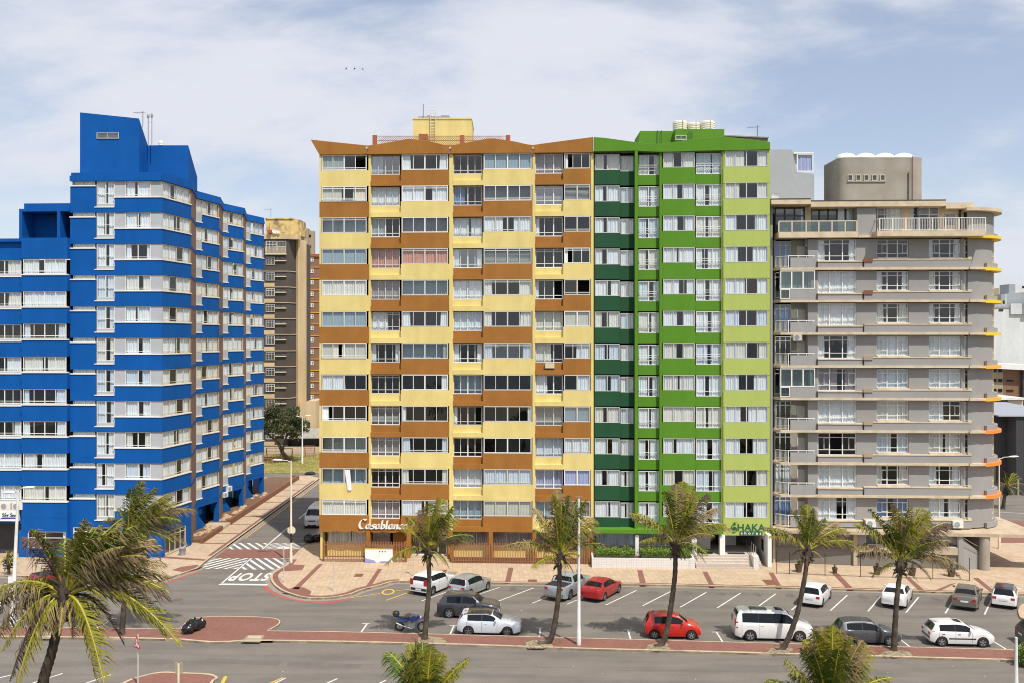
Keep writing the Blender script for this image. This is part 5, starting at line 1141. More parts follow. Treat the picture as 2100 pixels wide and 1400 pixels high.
# lower storeys: ground wall with slanted piers and dark openings along the side
it = MB()
for r in range(12):
    z = zB - r * FLB + .1
    it.prism([(p[0] - (.35 if k else 0), p[1] + .4) for k, p in enumerate([FY(S(150), 0, 0)[:2], P0, P1])] + [(P1[0] - 1.2, P1[1] + 2)] + [(b[0] - 1.6, b[1] - 1) for a, b in Q] + [(-45, 116), (-45, 88)], z - .2, z - .08) if r else None
it.box(S(150), S(325), 3.0, 3.1, 0, zB, FY)
Fi = Fc(P0[0] - 1.5, P0[1] + 3, Q[-1][1][0] - 4, Q[-1][1][1]); it.box(0, Fi.len, 0, .1, 0, zB, Fi)
it.build('interior', 'room_dark', bb)
pe = P1
op = MB()
for j, (a, b) in enumerate(Q):
    Fb = Fc(*pe, *a); Fq = Fc(*a, *b); l = Fq.len; h0 = zlast
    # blue skirt below the last window with a trapezoid opening
    h0 = zlast
    zo = 2.55
    bw.box(0, l, .02, .4, zo, h0 + .02, Fq)
    bw.xprism([(0, KH), (l * .5, KH), (l * .1, zo * .7), (l * .1, zo), (0, zo)], .02, .4, Fq); bw.xprism([(l * .88, KH), (l, KH), (l, zo), (l * .93, zo)], .02, .4, Fq); bw.box(0, l, 1.6, 1.7, KH, zo, Fq)
    Fb2 = Fb; br_.box(0.02, Fb.len, 0.3, .35, 0.3, 1, Fb)
    pe = b
bw.box(0.01, F2.len, .0, .4, 2.2, zlast, F2); bw.box(.01, .5, .0, .4, KH, 2.2, F2); bw.box(F2.len * .82, F2.len, .0, .4, KH, 2.2, F2)
window(bb, F2, .52, F2.len * .81, KH + .05, 2.18, .1, 4, (.8,), 'frame_beige', .07, .07, 'd', RB, (), name='shop_window')
bw.box(S(144), S(332), 0, .4, 2.75, zlast, FY); bw.box(S(144), S(150), 0, .4, KH, 2.75, FY); bw.box(S(330), S(332), 0, .4, KH, 2.75, FY); bw.box(S(235), S(262), 0, .4, KH, 2.75, FY); bw.box(S(300), S(330), .0, .4, KH, 2.75, FY)
window(bb, FY, S(150), S(235), .8, 2.74, .1, 3, (.8,), 'frame_white', .07, .07, 'd', RB, (), name='shop_window'); window(bb, FY, S(262), S(300), .4, 2.74, .1, 2, (), 'frame_white', .07, .07, 'd', RB, (), name='shop_window'); bw.box(S(150), S(235), 0, .4, KH, .8, FY); bw.box(S(262), S(300), 0, .4, KH, .4, FY)
# left wing, standing proud
TL = -.5; zW = FY.zp(90, 531, TL); SL = lambda px, t=TL: FY.sp(px, t)
yW = FY(SL(90), TL, 0)[1]
for r in range(8):
    f = lambda py: zW - (py - 531) * yW / F_PX - r * (66.3 * yW / F_PX)
    w_ = window(bb, FY, SL(47), SL(135), f(562), f(531.5), TL + .1, 4, (.17,), 'frame_white', .05, .06, ['p', 'f', 's', 'p', 's', 's', 'p', 'p'][r], RB, (1,), gap=.12, rails=(.2,))
    piece('sill', 'sill_white', w_, SL(43), SL(138.5), TL - .07, TL + .3, f(565), f(562.5), T=FY); bw.box(SL(44), SL(138), TL, TL + .5, f(597.3), f(565), FY)
    bw.box(SL(138) - .3, SL(138), TL + .5, .2, f(597.3), f(565), FY)
    T2 = TL + .45
    w_ = window(bb, FY, FY.sp(-60, T2), FY.sp(43, T2), f(562), f(533), T2 + .1, 6, (.17,), 'frame_white', .05, .06, ['p', 's', 'l', 'p', 'l', 's', 'p', 'p'][r], RB, (1, 3), gap=.25)
    piece('sill', 'sill_white', w_, FY.sp(-62, T2), SL(43.2), T2 - .06, T2 + .3, f(568), f(565.5), T=FY); piece('base_panel', 'panel_grey', w_, FY.sp(-62, T2), SL(43.2), T2, T2 + .3, f(565.5), f(562), T=FY); bw.box(FY.sp(-62, T2), SL(44), T2, T2 + .5, f(599.3), f(568), FY)
f = lambda py: zW - (py - 531) * yW / F_PX
bw.box(SL(44), SL(138), TL, TL + .5, f(530.5), f(488), FY); bw.box(FY.sp(-62), SL(43.8), TL + .45, TL + .9, f(533), f(522), FY); bw.box(FY.sp(-62), SL(43.8), TL + .6, TL + .9, f(522), f(495), FY); bw.box(FY.sp(-62), SL(43.8), TL + .3, TL + 5, f(495), f(488.5), FY)
bw.box(SL(138) - .3, SL(138), TL + .5, .2, f(530.5), f(488), FY)
# loggia on the wing roof
bw.box(FY.sp(39, TL + .3), FY.sp(45, TL + .3), TL + .3, TL + 2.4, f(489), f(433), FY); bw.box(FY.sp(117, TL + .3), FY.sp(123, TL + .3), TL + .3, TL + 2.4, f(489), f(433), FY); bw.box(FY.sp(39, TL + .3), S(143.6), TL + .3, TL + 5, f(433), f(427.5), FY); bw.box(FY.sp(50, TL + .5), S(143.6), TL + .45, TL + 4, f(427.4), f(416), FY); bw.box(FY.sp(45, TL + 2.0), S(143), TL + 2.4, TL + 2.8, f(489), f(433), FY)
it = MB(); it.box(FY.sp(-62, 1), S(143), 1, 1.1, 0, f(531), FY)
for r in range(8): z = f(599 + 66.3 * r) + .2; it.box(FY.sp(-62, TL + 1), SL(136), TL + .96, 1, z - .12, z, FY)
it.build('interior', 'room_dark', bb)
mb = MB(); mb.box(FY.sp(-62, TL + 1), SL(137), TL + .95, 8, f(495), f(492), FY); mb.build('roof', 'roof_grey', bb)
zlW = f(531 + 66.3 * 8 - .2)
bw.box(SL(44), SL(143), TL, .3, KH + 2.8, zlW, FY) if False else None
bw.box(SL(44), S(143.9), TL + .0, TL + .5, KH + 2.3, zlW + .02, FY); bw.box(FY.sp(-62, TL), SL(44), TL + .45, TL + .9, KH + 2.9, zlW, FY); bw.box(SL(38), SL(55), TL, TL + .6, KH, KH + 2.35, FY); bw.box(SL(55), S(143.9), TL + .02, TL + .5, KH, KH + .8, FY); bw.box(S(141), S(143.9), TL + .01, TL + .5, KH + .8, KH + 2.3, FY)
window(bb, FY, SL(56), S(141), KH + .8, KH + 2.28, TL + .15, (.45,), (.62,), 'frame_white', .06, .07, 'd', RB, (), name='shop_window')
br_.build('brick_wall', 'side_brick', bb); bw.build('wall', 'blue_paint', bb)
# roof towers
y = 87.8; ya = 90.0; yb2 = 92.6; zr = zB + .3
mb = MB(); A = [XY(164, y), XY(285, y)]
V = [(A[0], y, zr), (A[1], y, zr), (A[1], ya, zr), (A[0], ya, zr), (A[0], y, ZY(231, y)), (A[1], y, ZY(243.5, y)), (A[1], ya, ZY(300, ya)), (A[0], ya, ZY(290, ya))]
mb.v += V
for q in ((0, 1, 5, 4), (1, 2, 6, 5), (2, 3, 7, 6), (3, 0, 4, 7), (4, 5, 6, 7)): mb.f.append(q); mb.m.append(0)
tw = mb.build('roof_tower', 'blue_paint', bb)
fw = Fc(A[0], y, A[1], y); window(tw, fw, fw.sp(199), fw.sp(244), ZY(285, y), ZY(273, y), -.03, 2, (), 'frame_alu', .05, .05, 'd', RB); mb = MB(); mb.box(fw.sp(199), fw.sp(244), -.02, -.004, ZY(285, y), ZY(273, y), fw); mb.build('dark_backing', 'room_mid', tw)  # window backed by a flat dark sheet lying on the tower wall
mb = MB(); X0, X1 = XY(285, y) + .0, XY(386, ya); V = [(X0, ya, zr), (X1, ya, zr), (X1, yb2, zr), (X0, yb2, zr), (X0, ya, ZY(298.5, ya)), (X1, ya, ZY(298.5, ya)), (X1, yb2, ZY(364, yb2) ), (X0, yb2, ZY(364, yb2))]
mb.v += V
for q in ((0, 1, 5, 4), (1, 2, 6, 5), (2, 3, 7, 6), (3, 0, 4, 7), (4, 5, 6, 7)): mb.f.append(q); mb.m.append(0)
mb.build('roof_tower', 'blue_paint', bb)
mb = MB(); x = XY(330, 91); mb.lathe((x, 91, ZY(298.5, 91)), [(.2, 0), (.24, .12), (.22, .3), (.12, .42), (.01, .45)], 16); tag(mb.build('roof_lamp', 'tank_cream', smooth=True), 'cream ball shaped cowl on the lower blue roof tower', 'cowl')
for k, (px, pt) in enumerate(((304, 234), (311.5, 233))):
    x = XY(px, 89.2); mb = MB(); mb.tube([(x, 89.2, ZY(300, 89)), (x, 89.2, ZY(pt, 89))], .04, 6); mb.lathe((x, 89.2, ZY(pt + 4, 89)), [(.1, -.15), (.13, 0), (.1, .2)], 10)
    if k == 0: mb.tube([(x, 89.2, ZY(250, 89)), (x + .35, 89.2, ZY(250, 89))], .02, 4)
    tag(mb.build('antenna_mast', 'galvanised'), ['left one of the twin antenna masts behind the tall blue roof tower', 'right and taller one of the twin masts behind the blue roof tower'][k], 'antenna')
antenna(293, 88.6, 262, 228, 'thin whip antenna at the top edge of the tall blue roof tower', 3)
# name board, air conditioners of the wing
nb = thing('name_sign', 'white Silver Sands fascia with navy script on the blue block', 'sign', FY(FY.sp(10, TL), TL, KH + 2.6)); mb = MB(); TS = TL - .05; zs0 = FY.zp(10, 1067.5, TS); zs1 = FY.zp(10, 1045, TS)
mb.box(FY.sp(-62, TS), FY.sp(37, TS), TS, TS + .35, zs0, zs1, FY); mb.build('board', 'sign_white', nb)
mb = MB(); x = FY.sp(3.5, TS); hh = (zs1 - zs0); q_ = .335; sgly = {'S': [arc(.26, .74, .2, .2, 30, 250, 8) + arc(.24, .3, .22, .24, 80, -140, 8)], 'i': [[(.05, .5), (.03, .1), (.14, .02), (.24, .12)], [(.08, .68), (.1, .72)]], 'l': [[(.05, .2), (.2, 1.0), (.1, 1.0), (.04, .1), (.2, .05)]], 'v': [[(.0, .5), (.08, .02), (.28, .5), (.36, .45)]], 'e': [[(.02, .25), (.26, .34), (.2, .5), (.06, .42), (.04, .1), (.3, .08)]], 'r': [[(.04, .5), (.04, .02)], [(.04, .36), (.16, .5), (.28, .44)]], 'a': [arc(.16, .25, .15, .23, 20, 380, 8), [(.33, .48), (.3, .04), (.4, .04)]], 'n': [[(.04, .5), (.04, .02)], [(.04, .36), (.16, .5), (.26, .4), (.26, .04), (.34, .04)]], 'd': [arc(.16, .25, .15, .23, 20, 380, 8), [(.36, 1.0), (.31, .04), (.4, .04)]], 's': [[(.26, .5), (.06, .42), (.24, .18), (.04, .04)]], ' ': []}
ad_ = {'S': .48, 'i': .24, 'l': .24, 'v': .36, 'e': .3, 'r': .3, 'a': .42, 'n': .38, 'd': .44, 's': .3, ' ': .22}
for ch in 'Silver Sands': nibtext(mb, sgly[ch], FY, x, zs0 + hh * .42, q_, nib=(.075, .06), depth=.02, t0=TS - .004, shear=.22); x += ad_[ch] * q_
mb.xprism([(FY.sp(0, TS), zs0 + hh * .2), (FY.sp(36, TS) , zs0 + hh * .24), (FY.sp(36, TS), zs0 + hh * .34), (FY.sp(6, TS), zs0 + hh * .34)], TS - .02, TS - .004, FY); mb.build('letters', 'navy', nb)
for k, px in enumerate((10, 35)): ac_unit(FY, FY.sp(px, TS), TL + .25, FY.zp(px, 1044.5, TS), ['left air conditioner sitting on the Silver Sands fascia', 'right air conditioner sitting on the Silver Sands fascia behind the lamp post'][k], .95, .62)
Fq = Fc(*Q[1][0], *Q[1][1]); ac_unit(Fq, .9, -.02, Q and zlast - .2, 'upper air conditioner on the blue side wall above the dark openings', .8, .55); ac_unit(Fq, .15, -.02, zlast - .75, 'lower cream air conditioner on the blue side wall by the brick strip', .8, .55)
# planting bed wall and rocks along the side
pw = thing('planter', 'low brown retaining wall of the rocky bed along the blue block', 'planter', (-29.4, 95, KH)); mb = MB(); mb.box(-29.65, -29.3, 99.0, 131, KH, KH + .55); mb.box(-29.65, -29.3, 90.2, 96.4, KH, KH + .45); mb.box(-30.3, -29.65, 130.7, 131, KH, KH + .55); mb.build('wall', 'planter_wall', pw); mb = MB(); mb.box(-33.5, -29.65, 99.0, 130.7, KH, KH + .35); mb.box(-31.5, -29.65, 90.5, 96.4, KH, KH + .25); mb.build('soil', 'soil', pw)
mb = MB(); mb.box(-31.5, -29.3, 96.5, 98.9, KH, KH + .3); tag(mb.build('concrete_step', 'kerb_stone'), 'cream concrete step between the two rocky beds', 'step')
def rock(x, y, z, s_, rng):
    mb = MB(); n = 7; rings = []
    for k, (rr, zz) in enumerate(((.9, 0), (1.0, .35), (.7, .7), (.25, .9))):
        rings.append([(x + s_ * rr * rng.uniform(.75, 1.15) * math.cos(6.283 * j / n), y + s_ * rr * rng.uniform(.75, 1.15) * math.sin(6.283 * j / n), z + s_ * zz * rng.uniform(.8, 1.1)) for j in range(n)])
    for k in range(3):
        for j in range(n): mb.quad(rings[k][j], rings[k][(j + 1) % n], rings[k + 1][(j + 1) % n], rings[k + 1][j])
    mb.poly(rings[3]); return mb
RR = random.Random(9); k = 0
for (xa, xb, ya_, yb_, n) in ((-30.9, -29.9, 91, 96, 16), (-31, -29.9, 99.5, 108, 18), (-31.2, -30, 113, 118, 8)):
    for _ in range(n):
        o = rock(RR.uniform(xa, xb), RR.uniform(ya_, yb_), KH + .25, RR.uniform(.22, .42), RR).build('rock', 'rock'); tag(o, 'rough tan rock in the bed along the blue block', 'rock', 'rocks in the bed beside the blue block')
# ------------------------------------------------------------------ buildings behind
RF = random.Random(77)
y = 165.0; X = lambda px: XY(px, y); Z = lambda py: ZY(py, y)
cb_ = thing('apartment_building', 'cream and charcoal brick apartment block behind, with peeling yellow roof box', 'building', (X(580), y, 0))
mb = MB(); mb.box(X(480), X(592), y, y + 14, 0, Z(490)); fl = 32.35
XQ = lambda px, q: XY(px, q)
mb.prism([(X(592), y), (XY(607.5, y + 2.2), y + 2.2), (XY(607.5, y + 2.2), y + 14), (X(592), y + 14)], 0, Z(490)); mb.build('brick_wall', 'charcoal_brick', cb_)
mb = MB(); mb.prism([(XY(607.3, y + 2.2), y + 2.1), (XY(611, y + 1.9), y + 1.9), (XY(628.5, y + 4.4), y + 4.4), (XY(628.5, y + 14), y + 14), (XY(607.3, y + 2.2), y + 14)], 0, Z(489)); mb.box(X(480), X(612), y - .25, y + 2, Z(491), Z(481))
for k in range(13): 
    py = 556 + fl * k; mb.box(X(480), X(592), y - .12, y - .01, Z(py + 1.4), Z(py)); F3 = Fc(X(592), y, XY(607.5, y + 2.2), y + 2.2); mb.box(0, F3.len, -.12, -.01, Z(py + 1.4), Z(py), F3)
    mb.box(X(480), X(563.5), y - .14, y - .13, Z(py + 0), Z(py - 7.5)) if k else None
mb.build('cream_wall', 'cream_wall', cb_)
mb = MB(); mb.prism([(X(545), y - .0), (X(602), y), (X(612), y + 2), (X(612), y + 6), (X(545), y + 6)], Z(481), Z(449)); mb.box(X(544), X(603), y - .15, y + 6, Z(450), Z(447.5)); mb.build('roof_box', 'peeling_yellow', cb_)
ff = Fc(X(480), y, X(592), y)
for k in range(13):
    py = 492 + fl * k; z0, z1 = Z(py + (19 if k else 26)), Z(py + 3)
    window(cb_, ff, X(545.5) - X(480), X(563.5 if k else 567) - X(480), z0, z1, -.06, 3, (.7,), 'frame_alu' if k % 3 else 'frame_white', .07, .06, RF.choice(['d', 's', 'p', 'l']), RF)
    if k == 0: window(cb_, ff, X(568) - X(480), X(587) - X(480), z0, z1, -.06, 3, (.5,), 'frame_alu', .07, .06, 'f', RF)
    else: window(cb_, ff, X(564.5) - X(480), X(587) - X(480), Z(py + 10), Z(py + 3.5), -.04, 2, (), 'frame_dark', .06, .05, 'd', RF); mb = MB(); mb.box(X(565), X(587.5), y - .3, y - .01, Z(py + 12), Z(py + 10)); mb.build('sill', 'frame_beige', cb_)
mb = MB(); mb.box(X(543), X(592), y + .5, y + .6, 0, 1); mb.build('foot', 'charcoal_brick', cb_)
mb = MB(); n = 26
for k in range(n): x = X(546) + (X(587) - X(546)) * k / (n - 1); mb.box(x - .03, x + .03, y - .5, y - .45, Z(519), Z(508))
mb.box(X(545), X(588), y - .52, y - .43, Z(508), Z(507)); mb.box(X(545), X(588), y - .55, y - .01, Z(523), Z(519.5)); mb.build('balcony', 'frame_beige', cb_)
mb = MB(); mb.xprism([(X(612), 0), (X(645), 0), (X(645), Z(822)), (X(628), Z(822)), (X(612), Z(830))], y + 1.0, y + 8, lambda a, t, z: (a, t, z)); ann = mb.build('annex', 'cream_wall', cb_)
mb = MB(); mb.box(X(627), X(633.5), y + .93, y + .99, 0, Z(867)); mb.lathe((X(630.2), y + .96, Z(867)), [(X(633.5) - X(630.2), 0), (.01, .35)], 10); mb.build('arched_door', 'room_dark', ann)
antenna(555.5, 166, 448, 428, 'television antenna on the peeling yellow roof box', 4)
mb = MB(); mb.tube([(X(554), y - .4, Z(478)), (X(554), y - .4, Z(459))], .04, 5); mb.box(X(550.5), X(559), y - .8, y - .2, Z(479), Z(473)); mb.build('roof_vent', 'rust_red', cb_)
dish(563, y - .6, 473.5, .45, 'left small satellite dish below the peeling yellow roof box'); dish(571, y - .6, 475, .3, 'right and smaller satellite dish below the peeling yellow roof box')
y = 262; X = lambda px: XY(px, y); Z = lambda py: ZY(py, y)
ob = thing('apartment_building', 'olive grey tower with small windows far behind the cream block', 'building', (X(630), y, 0)); mb = MB(); mb.box(X(612), X(632), y, y + 3, 0, Z(469)); mb.box(X(632.1), X(642), y + 1, y + 3, 0, Z(473)); mb.build('wall', 'far_tan', ob); mb = MB(); mb.box(X(610), X(628), y - 2, y - 1, Z(480), Z(466)); mb.build('roof_edge', 'rust_red', ob)
for k in range(5): mb = MB(); mb.box(X(632.5), X(636.5), y + .9, y + .98, Z(486 + k * 22), Z(481 + k * 22)); mb.build('window', 'car_glass', ob)
y = 208; X = lambda px: XY(px, y); Z = lambda py: ZY(py, y)
ob = thing('apartment_building', 'brown brick block with orange floor lines and a column of small windows', 'building', (X(643), y, 0)); mb = MB(); mb.box(X(600), X(680), y, y + 14, 0, Z(522)); mb.build('wall', 'brown_brick', ob); mb = MB(); mb.box(X(600), X(681), y - .3, y + 14, Z(527), Z(521.5)); mb.build('roof_edge', 'rust_red', ob)
mb = MB()
for k in range(13): mb.box(X(600), X(680), y - .15, y - .01, Z(549.2 + 23.3 * k), Z(548 + 23.3 * k))
mb.build('floor_line', 'ledge_amber', ob)
fo = Fc(X(600), y, X(680), y)
for k in range(13): window(ob, fo, X(634) - X(600), X(643) - X(600), Z(537 + 23.4 * k), Z(528.5 + 23.4 * k), -.05, 2, (.5,), 'frame_white', .12, .06, 'd', RF, (0,))
# low shed with a grey roof behind the lawn
y = 163.6; X = lambda px: XY(px, y); Z = lambda py: ZY(py, y)
sh = thing('shed', 'low dark open shed with a grey sheet roof behind the lawn', 'shed', (X(640), y, 0)); mb = MB(); mb.box(X(590), X(690), y + .9, y + 1.0, 0, Z(895)); mb.box(X(590), X(591), y, y + .9, 0, Z(895)); mb.build('wall', 'far_dark', sh)
mb = MB(); mb.xprism([(y - 1.2, Z(897)), (y + 1.2, Z(880)), (y + 1.2, Z(878.5)), (y - 1.2, Z(895))], X(586), X(692), lambda a, t, z: (a, t, z), ax='s'); mb.build('roof', 'roof_grey', sh)
wlb = thing('boundary_wall', 'low pinkish wall at the back of the lawn', 'wall', (X(600), 163.3, 0)); mb = MB(); mb.box(X(480), X(690), 163.05, 163.3, 0.03, .95); mb.build('wall', 'kerb_stone', wlb)
def frame_toy(xc, yc, w, h_, label, nlad=0):
    mb = MB(); 
    for sx in (-1, 1):
        mb.tube([(xc + sx * w / 2 - .5 * 0, yc - .6, .03), (xc + sx * w / 2, yc, h_)], .05, 5); mb.tube([(xc + sx * w / 2, yc + .6, .03), (xc + sx * w / 2, yc, h_)], .05, 5)
    mb.tube([(xc - w / 2, yc, h_), (xc + w / 2, yc, h_)], .05, 5)
    for k in range(nlad): mb.tube([(xc - w / 2, yc - .6 + .6 * (k + 1) / (nlad + 1), h_ * (k + 1) / (nlad + 1)), (xc + w / 2, yc - .6 + .6 * (k + 1) / (nlad + 1), h_ * (k + 1) / (nlad + 1))], .035, 4)
    return tag(mb.build('climbing_frame', 'rust_red'), label, 'climbing frame')
frame_toy(XY(635, 156), 156, 1.6, 1.9, 'red climbing frame nearest the yellow block', 4); frame_toy(XY(588, 154), 154, 1.8, 1.7, 'red climbing frame right of the tree trunk', 0); frame_toy(XY(562, 153), 153, 2.4, 1.9, 'red climbing frame left of the tree trunk', 3); frame_toy(XY(551, 148), 148, 1.4, 1.3, 'small dark red frame at the left edge of the lawn', 2)
# right hand background
def far_block(label, boxes, y, loc_px, name='building', wins=(), wm='car_glass'):
    o = thing(name, label, 'building', (XY(loc_px, y), y, 0)); parts = {}
    for (nm, a, b, p0, p1, d0, d1, m) in boxes: parts.setdefault((nm, m), MB()).box(XY(a, y), XY(b, y), y + d0, y + d1, max(0, ZY(p1, y)), ZY(p0, y))
    for (nm, m), mb in parts.items(): mb.build(nm, m, o)
    for (a, b, p0, p1) in wins: mb = MB(); mb.box(XY(a, y), XY(b, y), y - .12, y - .02, ZY(p1, y), ZY(p0, y)); mb.build('window', wm, o)
    return o
far_block('big pale blank walled building at the right edge behind the grey block', [('wall', 2010, 2130, 632, 860, 0, 14, 'far_white'), ('parapet', 2008, 2072, 629.5, 632.2, -.15, .5, 'far_tan'), ('roof_room', 2071, 2096, 623, 645, -.4, 6, 'far_white'), ('roof_room', 2096, 2140, 600, 646, -.8, 6, 'far_white')], 190, 2065, wins=[(2074, 2079, 626, 637), (2081, 2087, 626, 637), (2048, 2057, 635, 638)])
far_block('blue grey stepped house with a square roof room far right', [('wall', 2053, 2062, 604, 640, 0, 8, 'far_grey'), ('wall', 2062, 2090, 603, 640, .2, 8, 'far_white'), ('tower', 2073, 2086, 583, 604, 1, 6, 'far_grey'), ('tower', 2086, 2110, 583.5, 602, 1.2, 6, 'far_white')], 260, 2075, wins=[(2057, 2060, 617, 625), (2096, 2104, 587, 592)])
far_block('cream roof house far right beside the rounded canopies', [('wall', 2049, 2073, 591, 640, 0, 8, 'far_cream')], 300, 2060, wins=[(2060, 2064, 598, 602)])
far_block('dark red brick top storey at the far right edge', [('wall', 2086, 2130, 602, 640, 0, 8, 'brown_brick'), ('wall', 2030, 2053, 606, 640, 2, 8, 'brown_brick')], 275, 2100, wins=[(2089, 2095, 608, 614), (2043, 2050, 611, 617)])
far_block('low brick flats with a white roof behind the dark warehouse', [('tan_wall', 2025, 2057, 752, 830, 0, 10, 'far_tan'), ('brick_wall', 2057, 2093, 756, 830, .0, 10, 'brown_brick'), ('pier', 2093, 2096, 757, 830, -.6, 10, 'far_dark'), ('brick_wall', 2096, 2150, 757, 830, -.2, 10, 'brown_brick')], 150, 2065, wins=[(a, a + 8, p, p + 6) for p in (756, 776, 796) for a in (2035, 2047)] + [(2064, 2078, p, p + 3) for p in (778, 798)])
rf = MB(); y = 150; rf.xprism([(XY(2028, y), ZY(754, y)), (XY(2150, y), ZY(760, y)), (XY(2150, y), ZY(748, y)), (XY(2028, y), ZY(744, y))], y - 1.4, y + 11, lambda a, t, z: (a, t, z)); tag(rf.build('flat_roof', 'roof_white'), 'bright white sloping sheet roof over the low brick flats', 'roof')
far_block('cream walled low shop with a dark roof line above the warehouse', [('wall', 2030, 2064, 818, 850, 0, 8, 'far_tan'), ('wall', 2064, 2094, 819, 850, -.5, 8, 'far_cream'), ('roof', 2030, 2094, 813.5, 818, -.9, 8, 'roof_white')], 140, 2060)
dw = thing('warehouse', 'dark corrugated warehouse at the right edge behind the street', 'warehouse', (XY(2070, 128), 128, 0)); y = 126
mb = MB(); mb.box(XY(2028, y), XY(2063, y), y, y + 20, 0, ZY(847, y)); mb.box(XY(2063.2, y), XY(2170, y), y - 2.5, y + 20, 0, ZY(849, y)); mb.build('wall', 'corr_grey', dw)
mb = MB()
for k in range(60): x = XY(2063.2, y) + k * .25; mb.box(x, x + .06, y - 2.56, y - 2.51, 0, ZY(851, y))
mb.build('ribs', 'far_dark', dw); mb = MB(); mb.xprism([(y - 2.8, ZY(850, y)), (y + 20, ZY(834, y) + 0), (y + 20, ZY(833, y)), (y - 2.8, ZY(847.5, y))], XY(2026, y), XY(2170, y), lambda a, t, z: (a, t, z), ax='s'); mb.build('roof', 'far_grey', dw)
bw_ = thing('boundary_wall', 'long low dark wall in front of the warehouse', 'wall', (50, 119, 0)); mb = MB(); mb.box(46, 90, 118.6, 118.8, 0, 1.5); mb.build('wall', 'far_dark', bw_); mb = MB()
for k in range(12): mb.box(47 + k * 3.2, 47.2 + k * 3.2, 118.5, 118.58, 0, 2.0)
mb.build('post', 'far_tan', bw_)
slab('median', [(42, 103), (56, 96.5), (75, 86), (75, 89), (57, 99.5), (43, 106.5)], KH, 'kerb_stone', 'paving_red')
slab('median', gp([(2068, 1002), (2110, 1020), (2110, 1005), (2070, 985)]), KH, 'kerb_stone', 'paving_red')
sheet('road_marking', [(52, 108), (85, 96), (85, 96.15), (52, 108.15)], .01, 'line_white')
# ------------------------------------------------------------------ tree behind the lawn
def branchy(mb, p, d, l, r, depth, rng, tips):
    n = 4; pts = [Vector(p)]; dd = Vector(d)
    for k in range(n):
        dd = (dd + Vector((rng.uniform(-.25, .25), rng.uniform(-.25, .25), rng.uniform(-.12, .18)))).normalized(); pts.append(pts[-1] + dd * l / n)
    mb.tube([tuple(q) for q in pts], [r * (1 - .5 * k / n) for k in range(n + 1)], 6, cap=False)
    if depth == 0: tips.append(pts[-1]); return
    for _ in range(rng.choice((2, 3, 3))):
        nd = (dd + Vector((rng.uniform(-.9, .9), rng.uniform(-.9, .9), rng.uniform(-.3, .7)))).normalized(); branchy(mb, pts[rng.choice((2, 3, 4))], nd, l * rng.uniform(.6, .8), r * .5, depth - 1, rng, tips)
def bush_tree(x, y, h_, rx, rz, label, seed, lean=(-.3, 0), n=110, sz=.32, z0=0):
    rng = random.Random(seed); o = thing('broadleaf_tree', label, 'tree', (x, y, z0)); mb = MB(); tips = []
    p0 = (x, y, z0); branchy(mb, p0, (lean[0], lean[1], 1), h_ * .42, h_ * .045, 4, rng, tips); mb.build('trunk', 'bark_tree', o)
    mb = MB(); c = Vector((x + lean[0] * h_ * .5, y, z0 + h_ * .64))
    for _ in range(75):
        a = rng.random() * 6.28; e = rng.uniform(-.75, 1); rr = rng.uniform(.5, 1); q = (c.x + rx * rr * math.cos(a) * math.sqrt(1 - e * e * .8), c.y + rx * rr * math.sin(a) * math.sqrt(1 - e * e * .8), c.z + rz * e * rr)
        s_ = rng.uniform(.5, 1.05); leafblob(mb, q, s_ * rx * .28, s_ * rx * .28, s_ * rz * .26, n, sz, rng, (0, 0, 1) if rng.random() < .4 else (0,))
    for t in tips: leafblob(mb, tuple(t), rx * .16, rx * .16, rz * .14, 30, sz, rng, (0, 1))
    mb.build('crown', ['leaf_tree', 'leaf_olive'], o); return o
bush_tree(XY(592, 150), 150, 9.2, 4.3, 2.7, 'dark green windswept tree with bare twigs on the lawn between the blocks', 4, (-.32, 0))
